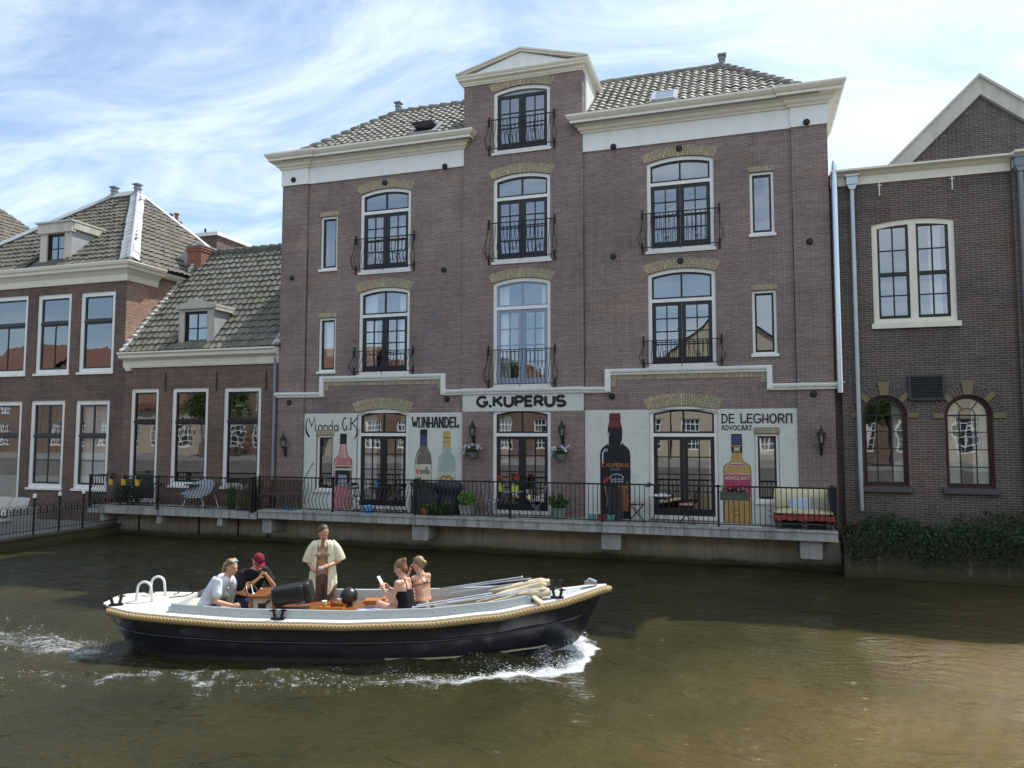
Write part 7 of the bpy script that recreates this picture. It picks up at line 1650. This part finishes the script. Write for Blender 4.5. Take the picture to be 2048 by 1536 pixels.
for s in (-1, 1): m.ell((.082, s*.073, 1.385), (.063, .062, .050), n=14)
m.tube([(.075, -.14, 1.36), (.12, 0, 1.355), (.075, .14, 1.36)], .012, 6); obj('bikini_top', m, 'bikini_grey', t, local=True, smooth=True)
m = MB(); m.ell(H((-.030, 0, .038)), (.094, .084, .095), n=18, mtx=HM); m.ell(H((-.075, 0, -.01)), (.045, .065, .07), n=12, mtx=HM); m.ell(H((-.115, 0, .0)), .032, n=12); m.cone(H((-.02, .062, .02)), .026, H((-.06, .055, -.03)), .026, 10); m.cone(H((-.02, -.062, .02)), .026, H((-.06, -.055, -.03)), .026, 10); remeshed('hair', m, 'hair_brown', t, .010, 3)
m = MB(); m.box(.225, .275, -.035, .03, 1.19, 1.225); obj('held_tin', m, 'phone_white', t, local=True)
m = MB(); m.tube([(.13+.0, -.165+.034*math.cos(a_), 1.18+.034*math.sin(a_)) for a_ in [k*.7 for k in range(9)]], .006, 5, closed=True); obj('bracelet', m, 'iron', t, local=True)

# 2 man in white t-shirt at the wheel -----------------------------------------------
J = dict(hip=(0, 0, .50), waist=(.075, 0, .68), chest=(.19, 0, .86), neck=(.315, 0, 1.01), head=(.39, -.01, 1.135), hrot=rot(-22, 12, 0), w=1.08, hw=1.02, arm=1.0,
         shL=(.27, .19, .955), elL=(.38, .27, .70), wrL=(.60, .20, .66), hdL=(.85, -.2, .3), pmL=(.2, -.6, -.7), thL=1, curlL=.9,
         shR=(.265, -.195, .945), elR=(.27, -.27, .665), wrR=(.50, -.20, .595), hdR=(.95, .1, .2), pmR=(.0, .7, -.5), thR=-1, curlR=.9,
         hjL=(.02, .09, .49), knL=(.42, .16, .50), anL=(.50, .15, .20), hjR=(.02, -.09, .49), knR=(.42, -.13, .52), anR=(.46, -.12, .20))
J1 = J
t, H, HM = person('man in a white t-shirt leaning to the wheel, sunglasses on wavy blond hair', -2.30, -.26, R(0), 'skin_tan', J, .13)
m = MB(); torso_shell(m, J, .012, slen=.62); m.cone((-.02, -.06, .50), .128, (-.02, .06, .50), .128, 14); remeshed('t_shirt', m, 'shirt_white', t, .0115, 4)
m = MB()
for s in (-1, 1): limb(m, [(.02, s*.09, .49), (.24, s*.13, .50)], [.115, .095], 14)
remeshed('shorts', m, 'short_navy', t, .012, 3)
def hairball(m, H, HM, back=.0, wavy=True, seed=1):
    m.ell(H((-.026, 0, .040)), (.094, .084, .088), n=18, mtx=HM); m.ell(H((-.070, 0, -.005)), (.050, .074, .085), n=14, mtx=HM); rn = random.Random(seed)
    if wavy:
        for k in range(26): a = rn.uniform(-2.3, 2.3); m.ell(H((-.045-.055*math.cos(a*.6), .074*math.sin(a), rn.uniform(-.09, .06))), (.028, .024, .034), rot=(rn.random()*3, rn.random()*3, 0), n=8)
m = MB(); hairball(m, H, HM, seed=3); m.cone(H((-.10, 0, -.07)), .04, H((-.13, 0, -.11)), .025, 10); m.cone(H((.03, .045, .085)), .03, H((-.02, .05, .10)), .035, 10); m.cone(H((.03, -.045, .085)), .03, H((-.02, -.05, .10)), .035, 10); remeshed('hair', m, 'hair_blond', t, .009, 2)
def shades(t, H, HM, up=True, mat='lens_blue'):
    z, x = (.098, .045) if up else (.004, .100); m = MB()
    for s in (-1, 1): m.ell(H((x, s*.034, z)), (.010 if not up else .018, .030, .020 if not up else .012), n=12, mtx=HM)
    obj('sunglass_lens', m, mat, t, local=True, smooth=True); m = MB(); m.tube([H((x+.005, -.06, z)), H((x+.012, 0, z+.004)), H((x+.005, .06, z))], .004, 6)
    for s in (-1, 1): m.tube([H((x, s*.066, z)), H((x-.05, s*.083, z-.02 if up else z)), H((-.03, s*.086, .015))], .004, 6)
    obj('sunglass_frame', m, 'phone_dark', t, local=True)
shades(t, H, HM)

# 3 man in black t-shirt and maroon cap -----------------------------------------------
J = dict(hip=(0, 0, .50), waist=(.05, 0, .68), chest=(.14, 0, .88), neck=(.23, 0, 1.04), head=(.315, 0, 1.155), hrot=rot(-6, 34, 0), w=1.10, hw=1.02,
         shL=(.19, .205, .975), elL=(.34, .27, .73), wrL=(.43, .07, .94), hdL=(.15, -.55, .8), pmL=(.1, -.8, -.45), thL=1, curlL=.9,
         shR=(.19, -.205, .965), elR=(.27, -.27, .70), wrR=(.41, -.05, .90), hdR=(.25, .45, .8), pmR=(.1, .8, -.4), thR=-1, curlR=.9,
         hjL=(.02, .09, .49), knL=(.42, .16, .50), anL=(.48, .15, .20), hjR=(.02, -.09, .49), knR=(.42, -.13, .50), anR=(.46, -.12, .20))
t, H, HM = person('man in black t-shirt and maroon cap holding a small dark object to his mouth', -1.90, .34, R(-38), 'skin_tan', J, .13)
m = MB(); torso_shell(m, J, .014, slen=.72); remeshed('t_shirt', m, 'shirt_black', t, .0115, 4)
m = MB()
for s in (-1, 1): limb(m, [(.02, s*.09, .49), (.28, s*.135, .50)], [.112, .092], 14)
remeshed('shorts', m, 'short_navy', t, .012, 3)
m = MB(); m.ell(H((-.065, 0, .0)), (.050, .072, .075), n=14, mtx=HM); m.ell(H((-.115, 0, -.0)), (.03, .03, .03), n=10); remeshed('hair', m, 'hair_blond', t, .010, 2)
m = MB(); n = 22; vs = [H((-.005, 0, .135))]
for j in range(1, 7):
    th = j/6*1.50
    for k in range(n): a = 2*math.pi*k/n; vs.append(H((-.008+.107*math.sin(th)*math.cos(a), .089*math.sin(th)*math.sin(a), .030+.105*math.cos(th))))
m.add(vs, [(0, 1+k, 1+(k+1) % n) for k in range(n)]+[(1+j*n+k, 1+j*n+(k+1) % n, 1+(j+1)*n+(k+1) % n, 1+(j+1)*n+k) for j in range(5) for k in range(n)])
vs = []
for j in range(5):
    v = j/4
    for k in range(11): a = -1.15+2.3*k/10; vs.append(H((-.008+(.107+.075*v*math.cos(a)**.7 if abs(a) < 1.5 else .107)*math.cos(a), (.089+.01*v)*math.sin(a), .036-.018*v-.022*math.sin(a)**2)))
m.add(vs, [(j*11+k, j*11+k+1, (j+1)*11+k+1, (j+1)*11+k) for j in range(4) for k in range(10)]); o = obj('baseball_cap', m, 'cap_maroon', t, local=True, smooth=True); md = o.modifiers.new('s', 'SOLIDIFY'); md.thickness = .005
m = MB(); m.obox((.47, .02, 1.03), (.03, .035, .10), (.2, .5, .3)); obj('held_device', m, 'phone_dark', t, local=True)

# 4 woman in black top with phone -----------------------------------------------
J = dict(hip=(0, 0, .48), waist=(.0, 0, .66), chest=(.05, 0, .86), neck=(.07, 0, 1.03), head=(.125, .0, 1.155), hrot=rot(6, 18, 0), w=.90, hw=1.04, bust=1, arm=.86,
         shL=(.065, .165, .955), elL=(.13, .21, .68), wrL=(.34, .11, .83), hdL=(.45, -.2, .8), pmL=(.5, -.6, -.4), thL=1, curlL=.7,
         shR=(.065, -.165, .95), elR=(.15, -.21, .70), wrR=(.33, -.02, .83), hdR=(.45, .3, .8), pmR=(.3, .8, -.4), thR=-1, curlR=.7,
         hjL=(.02, .09, .46), knL=(.40, .14, .62), anL=(.52, .12, .22), hjR=(.02, -.09, .46), knR=(.42, -.12, .58), anR=(.50, -.1, .22))
t, H, HM = person('seated woman in black strap top and sunglasses looking at her white phone', .80, -.30, R(158), 'skin_light', J, .11)
m = MB()
for s in (-1, 1): m.cone((0, s*.085, .48), .122, (0, s*.055, .66), .094, 14); m.cone((0, s*.055, .66), .094, (.045, s*.075, .79), .100, 14); m.ell((.125, s*.068, .82), (.063, .066, .066), n=12)
m.cone((0, 0, .48), .124, (0, 0, .66), .100, 14); m.cone((0, 0, .66), .100, (.045, 0, .79), .112, 14)
remeshed('strap_top', m, 'swim_black', t, .0105, 3)
m = MB()
for s in (-1, 1): m.tube([(-.055, s*.075, .83), (-.045, s*.085, .93), (.0, s*.095, 1.015), (.075, s*.095, 1.005), (.145, s*.07, .86)], .008, 6)
obj('shoulder_straps', m, 'swim_black', t, local=True)
m = MB(); m.ell(H((-.026, 0, .036)), (.096, .084, .094), n=18, mtx=HM); m.ell(H((-.07, 0, -.02)), (.048, .070, .075), n=14, mtx=HM); m.ell(H((-.085, 0, .085)), (.050, .050, .042), n=12)
rn = random.Random(6)
for k in range(10): m.ell(H((-.085+rn.uniform(-.04, .04), rn.uniform(-.04, .04), .09+rn.uniform(-.03, .035))), (.022, .02, .02), n=8)
remeshed('hair', m, 'hair_auburn', t, .0085, 2); shades(t, H, HM, False, 'phone_dark')
m = MB(); m.obox((.445, .045, .945), (.010, .075, .15), (0, R(35), 0)); obj('phone', m, 'phone_white', t, local=True)

# 5 woman in bikini -----------------------------------------------
J = dict(hip=(0, 0, .50), waist=(.02, 0, .68), chest=(.06, 0, .875), neck=(.08, 0, 1.04), head=(.14, .0, 1.160), hrot=rot(10, 14, 0), w=.88, hw=1.0, bust=1, arm=.84,
         shL=(.075, .16, .965), elL=(.25, .22, .83), wrL=(.25, .085, 1.03), hdL=(-.02, -.18, .95), pmL=(-.7, -.6, 0), thL=1, curlL=.35,
         shR=(.075, -.16, .965), elR=(.12, -.20, .70), wrR=(.33, -.12, .66), hdR=(.9, .2, 0), pmR=(0, .3, -.9), thR=-1, curlR=.5,
         hjL=(.02, .09, .48), knL=(.42, .14, .52), anL=(.50, .12, .20), hjR=(.02, -.09, .48), knR=(.42, -.12, .52), anR=(.50, -.1, .20))
t, H, HM = person('seated woman in a thin dark bikini with one hand raised to her face', 1.00, .16, R(142), 'skin_light', J, .075)
m = MB()
for s in (-1, 1): m.cone((-.0, s*.085, .49), .112, (0, s*.075, .56), .100, 14)
remeshed('bikini_bottom', m, 'swim_brown', t, .011, 3)
m = MB()
for s in (-1, 1): m.tube([(-.035, 0, 0.888), (-.028, s*.06, 0.913), (.0, s*.09, 1.008), (.03, s*.10, 1.043), (.10, s*.09, 0.998), (.15, s*.07, 0.908)], .006, 6)
m.tube([(.155, -.06, 0.833), (.10, -.16, 0.843), (.0, -.158, 0.873), (-.038, -.05, 0.883), (-.040, 0, 0.888), (-.038, .05, 0.883), (.0, .158, 0.873), (.10, .16, 0.843), (.155, .06, 0.833)], .006, 6)
for s in (-1, 1): m.ell((.145, s*.072, 0.848), (.052, .058, .055), n=12)
obj('bikini_top', m, 'swim_black', t, local=True, smooth=True)
m = MB(); m.ell(H((-.026, 0, .036)), (.096, .084, .094), n=18, mtx=HM); m.ell(H((-.07, 0, -.01)), (.048, .070, .075), n=14, mtx=HM); m.ell(H((-.125, 0, .0)), (.045, .042, .045), n=12)
for k in range(8): m.ell(H((-.125+rn.uniform(-.03, .03), rn.uniform(-.03, .03), .0+rn.uniform(-.03, .03))), (.022, .02, .02), n=8)
remeshed('hair', m, 'hair_blond', t, .0085, 2); shades(t, H, HM, True, 'phone_dark')

# ================================================================== water
def uniq(*seg): return np.unique(np.round(np.concatenate([np.arange(a, b, s) for a, b, s in seg]), 4))
gx = uniq((-75, -24, 1.2), (-24, -14, .12), (-14, 4, .055), (4, 12, .10), (12, 45, 1.0)); gy = uniq((-20.9, -18, .5), (-18, -6, .05), (-6, .05, .08))
X_, Y_ = np.meshgrid(gx, gy); rs = np.random.RandomState(5); Z_ = np.zeros_like(X_)
for i in range(26):
    lam = .30*1.14**i*.8; a = rs.uniform(-.9, .9)+(0 if i % 3 else 1.4); k = 2*np.pi/lam; amp = (.0038 if .5 < lam < 2.4 else .0026)*lam**.9*(1 if i < 18 else .55)
    ph = rs.uniform(0, 6.3); wv = np.sin(k*(X_*np.sin(a)+Y_*np.cos(a))+ph+1.3*np.sin(.5*X_+i)+1.1*np.sin(.7*Y_+2*i)); Z_ += amp*wv
u_, v_ = np.array((.960, .279)), np.array((-.279, .960)); s_l = (X_+5.80)*u_[0]+(Y_+9.56)*u_[1]; l_l = (X_+5.80)*v_[0]+(Y_+9.56)*v_[1]
back = np.clip(3.3-s_l, 0, None); la = np.abs(l_l)
for off, A, w in ((.15, .11, .16), (.62, -.035, .25), (1.25, .028, .30), (2.0, -.02, .35), (2.8, .016, .4)):
    crest = off+.30*back**.9*.78+.25; Z_ += A*np.exp(-((la-crest)/w)**2)*np.exp(-back/6.5)*np.clip((3.55-s_l)*2.2, 0, 1)*(1+.25*np.sin(6*s_l+3*la))
st = np.clip(-3.2-s_l, 0, None); Z_ += .030*np.exp(-((la)/(.5+.18*st))**2)*np.clip(st*2, 0, 1)*np.exp(-st/5)*np.sin(5*s_l+2*np.sin(4*l_l))
for i in range(8):
    k = rs.uniform(4, 13); a = rs.uniform(0, 6.3); Z_ += .0035*np.sin(k*(X_*np.cos(a)+Y_*np.sin(a))+i)*np.exp(-(la/(1.7+.1*back))**2)*np.clip((3.6-s_l)*2, 0, 1)*np.exp(-back/14)
Z_ += .06*np.exp(-((s_l-3.35)/.25)**2-(la/.35)**2)
nX, nY = len(gx), len(gy); co = np.stack([X_, Y_, Z_], -1).reshape(-1, 3).astype(np.float32)
me = bpy.data.meshes.new('water'); me.vertices.add(nX*nY); me.vertices.foreach_set('co', co.ravel())
ii, jj = np.meshgrid(np.arange(nX-1), np.arange(nY-1)); q0 = (jj*nX+ii).ravel(); F = np.stack([q0, q0+1, q0+nX+1, q0+nX], -1).astype(np.int32)
me.loops.add(F.size); me.loops.foreach_set('vertex_index', F.ravel()); me.polygons.add(len(F)); me.polygons.foreach_set('loop_start', np.arange(0, F.size, 4, dtype=np.int32)); me.polygons.foreach_set('loop_total', np.full(len(F), 4, dtype=np.int32)); me.update(calc_edges=True)
me.polygons.foreach_set('use_smooth', [True]*len(F))
def segdist(px, py, pts):
    best = np.full(px.shape, 99.); arc_ = np.zeros(px.shape); acc = 0
    for (x0, y0), (x1, y1) in zip(pts, pts[1:]):
        L2 = (x1-x0)**2+(y1-y0)**2; t = np.clip(((px-x0)*(x1-x0)+(py-y0)*(y1-y0))/L2, 0, 1); d = np.hypot(px-x0-t*(x1-x0), py-y0-t*(y1-y0)); m_ = d < best
        best = np.where(m_, d, best); arc_ = np.where(m_, acc+t*L2**.5, arc_); acc += L2**.5
    return best, arc_
CVP = [(3.62, 0), (3.50, -.50), (3.20, -.86), (2.75, -1.10), (2.15, -1.30), (1.45, -1.48), (.1, -1.55), (-1.6, -1.75), (-3.5, -2.1)]
wx = .07*np.sin(4.1*s_l+2.3*l_l)+.05*np.sin(9.7*s_l-5.1*l_l+1)+.03*np.sin(17*l_l+6*s_l); wy = .07*np.sin(3.3*l_l-4.6*s_l+2)+.05*np.sin(8.3*s_l+7.9*l_l)+.03*np.sin(19*s_l)
d1, a1_ = segdist(s_l+wx, l_l+wy, CVP); d2, a2_ = segdist(s_l+wx, -l_l+wy, CVP)
FO = np.maximum(.92*np.exp(-(d1/(.15+.035*a1_))**2)*np.exp(-(a1_/3.3)**1.5), .8*np.exp(-(d2/(.12+.05*a2_))**2)*np.exp(-a2_/3.0))
inside = np.exp(-(np.clip(3.55-s_l, 0, 9)/1.25)**1.3)*np.clip(1.15-la/(.32+.42*np.clip(3.6-s_l, 0, 9)**.7), 0, 1)*np.clip((3.65-s_l)*6, 0, 1); FO = np.maximum(FO, .95*inside)
sd = np.clip(-3.3-s_l, 0, None); FO = np.maximum(FO, .50*np.exp(-((l_l-(-.35+.20*sd)+.15*np.sin(2.2*sd))/(.55+.16*sd))**2)*np.clip(sd*1.5, 0, 1)*np.exp(-sd/6.5))
FO = np.maximum(FO, .44*np.exp(-((-l_l-1.25-.06*(2-s_l)+2*wy)/.34)**2)*(.72+.28*np.sin(2.1*s_l+3*l_l)*np.sin(3.7*s_l-1))*np.clip((2.3-s_l)*.6, 0, 1)*np.clip((s_l+6.5)*.4, 0, 1))
fa = me.attributes.new('foam', 'FLOAT', 'POINT'); fa.data.foreach_set('value', FO.astype(np.float32).ravel())
M = M_('water'); p = M.pos(); pa = M.mapv(p, (1, 1.9, 1), rot=(0, 0, .15))
h = M.math('ADD', M.math('ADD', M.math('MULTIPLY', M.noise(pa, 1.7, 2, .5, .6), 1.5), M.math('MULTIPLY', M.noise(pa, 4.5, 3, .55, .5), .8)), M.math('MULTIPLY', M.noise(pa, 13, 3, .55, .3), .28)); cm = M.ramp(M.noise(p, .45, 3), [(.3, (.038, .034, .013)), (.7, (.023, .024, .010))])
sx_ = M.node('ShaderNodeSeparateXYZ'); M.L.new(p, sx_.inputs[0])       # sunlit, flare-warmed amber painted into the turbid water, stronger rightward and nearer
sunlit_tint = M.ramp(M.math('ADD', M.math('SUBTRACT', M.math('MULTIPLY', sx_.outputs[0], .15), M.math('MULTIPLY', M.math('ADD', sx_.outputs[1], 9), .10)), M.math('MULTIPLY', M.noise(p, .35, 4), .9)), [(.22, 0.), (.95, 1.)])
cm = M.mix(M.math('MULTIPLY', sunlit_tint, .8), cm, (.105, .080, .028))
fo_ = M.attr('foam', 'Fac'); fn = M.noise(M.mapv(p, (1, 1.25, 1)), 3.4, 8, .72, 1.0); fn2 = M.noise(p, 17, 5, .75, .5)
fm = M.math('ADD', M.math('MULTIPLY', fn, .75), M.math('MULTIPLY', fn2, .45)); fk = M.math('SUBTRACT', M.math('ADD', fo_, M.math('MULTIPLY', fm, 1.15)), 1.02)
fmask = M.ramp(fk, [(.0, 0.), (.20, 1.)]); fmask = M.math('MULTIPLY', fmask, M.ramp(fo_, [(.03, 0.), (.12, 1.)]))
haze_ = M.math('MULTIPLY', M.ramp(fo_, [(.15, 0.), (.95, .38)]), M.ramp(fn, [(.35, .3), (.65, 1.)]))      # aerated, milky water under the froth
cm = M.mix(haze_, cm, (.20, .21, .19)); cm = M.mix(fmask, cm, (.78, .81, .83))
hh = M.math('ADD', h, M.math('MULTIPLY', fmask, M.math('MULTIPLY', fn2, 1.6)))
M.fin(cm, M.math('ADD', .03, M.math('MULTIPLY', fmask, .5)), M.bump(hh, .75, .10), 0, .33); M.b.inputs['IOR'].default_value = 1.333
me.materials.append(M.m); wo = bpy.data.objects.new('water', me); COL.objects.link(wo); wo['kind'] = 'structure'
def wz(x, y):
    i = min(max(np.searchsorted(gx, x), 0), nX-1); j = min(max(np.searchsorted(gy, y), 0), nY-1); return float(Z_[j, i])
# foam: thousands of small torn flakes and droplets
rn = random.Random(40); m = MB()
def flake(x, y, s, z=0):
    n = rn.choice((4, 5, 6)); zz_ = wz(x, y)+z+.004; a0 = rn.uniform(0, 6); e = rn.uniform(1, 2.4); ro = rn.uniform(-.5, .9); vs = [Vector((0, 0, s*.22))]
    for k in range(n): a = a0+2*math.pi*k/n; r = s*rn.uniform(.5, 1.2); vx, vy = r*math.cos(a)*e, r*math.sin(a); vs.append(Vector((vx*math.cos(ro)-vy*math.sin(ro), vx*math.sin(ro)+vy*math.cos(ro), -.002)))
    m.add([(x+v.x, y+v.y, zz_+v.z) for v in vs], [(0, k+1, (k+1) % n+1) for k in range(n)])
def loc(s, l): return (-5.80+s*.960-l*.279, -9.56+s*.279+l*.960)
def hbw(s): return hb(min(1, max(0, (s+3.86)/7.72)))
CV = [(0, 3.62, 0), (.35, 3.50, -.50), (.8, 3.20, -.86), (1.3, 2.75, -1.10), (2.0, 2.15, -1.30), (2.8, 1.45, -1.48), (4.2, .1, -1.55), (6, -1.6, -1.75)]
def crest(u):
    for (a, x0, y0), (b, x1, y1) in zip(CV, CV[1:]):
        if u <= b: k = (u-a)/(b-a); return x0+(x1-x0)*k, y0+(y1-y0)*k
    return CV[-1][1:]
for k in range(5000):      # churned bow wave, both sides
    side = 1 if rn.random() < .76 else -1; u = abs(rn.gauss(0, 1))*1.0; cs, cl = crest(u); q_ = rn.betavariate(2.2, 1.1); inner = -hbw(cs-.25)*.62 if u > .25 else 0
    s_ = cs-.25*(1-q_)-.12*rn.random()+rn.gauss(0, .03); l = side*(inner+(cl-inner)*q_)+rn.gauss(0, .035); x, y = loc(s_, l)
    if noise.noise(Vector((x*8, y*8, 2)))+noise.noise(Vector((x*3, y*3, 5))) < -.22+.22*min(u, 1.8)-.5*(q_ > .80): continue
    flake(x, y, rn.uniform(.003, .010), max(0, rn.gauss(.05, .09))*math.exp(-u*.8))
for k in range(2600):      # crest line trailing off the bow on the camera side
    u = rn.uniform(.6, 6); cs, cl = crest(u); x, y = loc(cs, cl+.12*noise.noise(Vector((u*1.9, 1, 4)))+rn.gauss(0, .02+.03*u))
    if noise.noise(Vector((x*5.5, y*8, 3)))+.5*noise.noise(Vector((x*16, y*20, 8))) < -.05+.055*u: continue
    flake(x, y, rn.uniform(.002, .007))
for k in range(2500):      # broken patches left along the hull and off the quarter
    s = rn.uniform(-5.2, 2.2); l = -(1.0+.75*rn.random()**1.3+.06*(2-s)); x, y = loc(s, l); c_ = noise.noise(Vector((x*2.2, y*5.5, 1.5)))+.55*noise.noise(Vector((x*9, y*20, 4)))
    if c_ < .27: continue
    flake(x, y, rn.uniform(.002, .008))
for k in range(3500):      # stern wash
    d = rn.random()**.8*7.5; s = -3.6-d; l = rn.gauss(-.25+.24*d, .26+.10*d); x, y = loc(s, l); c_ = noise.noise(Vector((x*1.5, y*3.6, 7)))+.6*noise.noise(Vector((x*7, y*15, 2)))+.25*math.exp(-d*.5)
    if c_ < .22: continue
    flake(x, y, rn.uniform(.002, .009))
fo = obj('foam', m, 'foam', fix=False); tag(fo, 'white foam of the bow wave and wake round the boat', 'foam', kind='stuff')
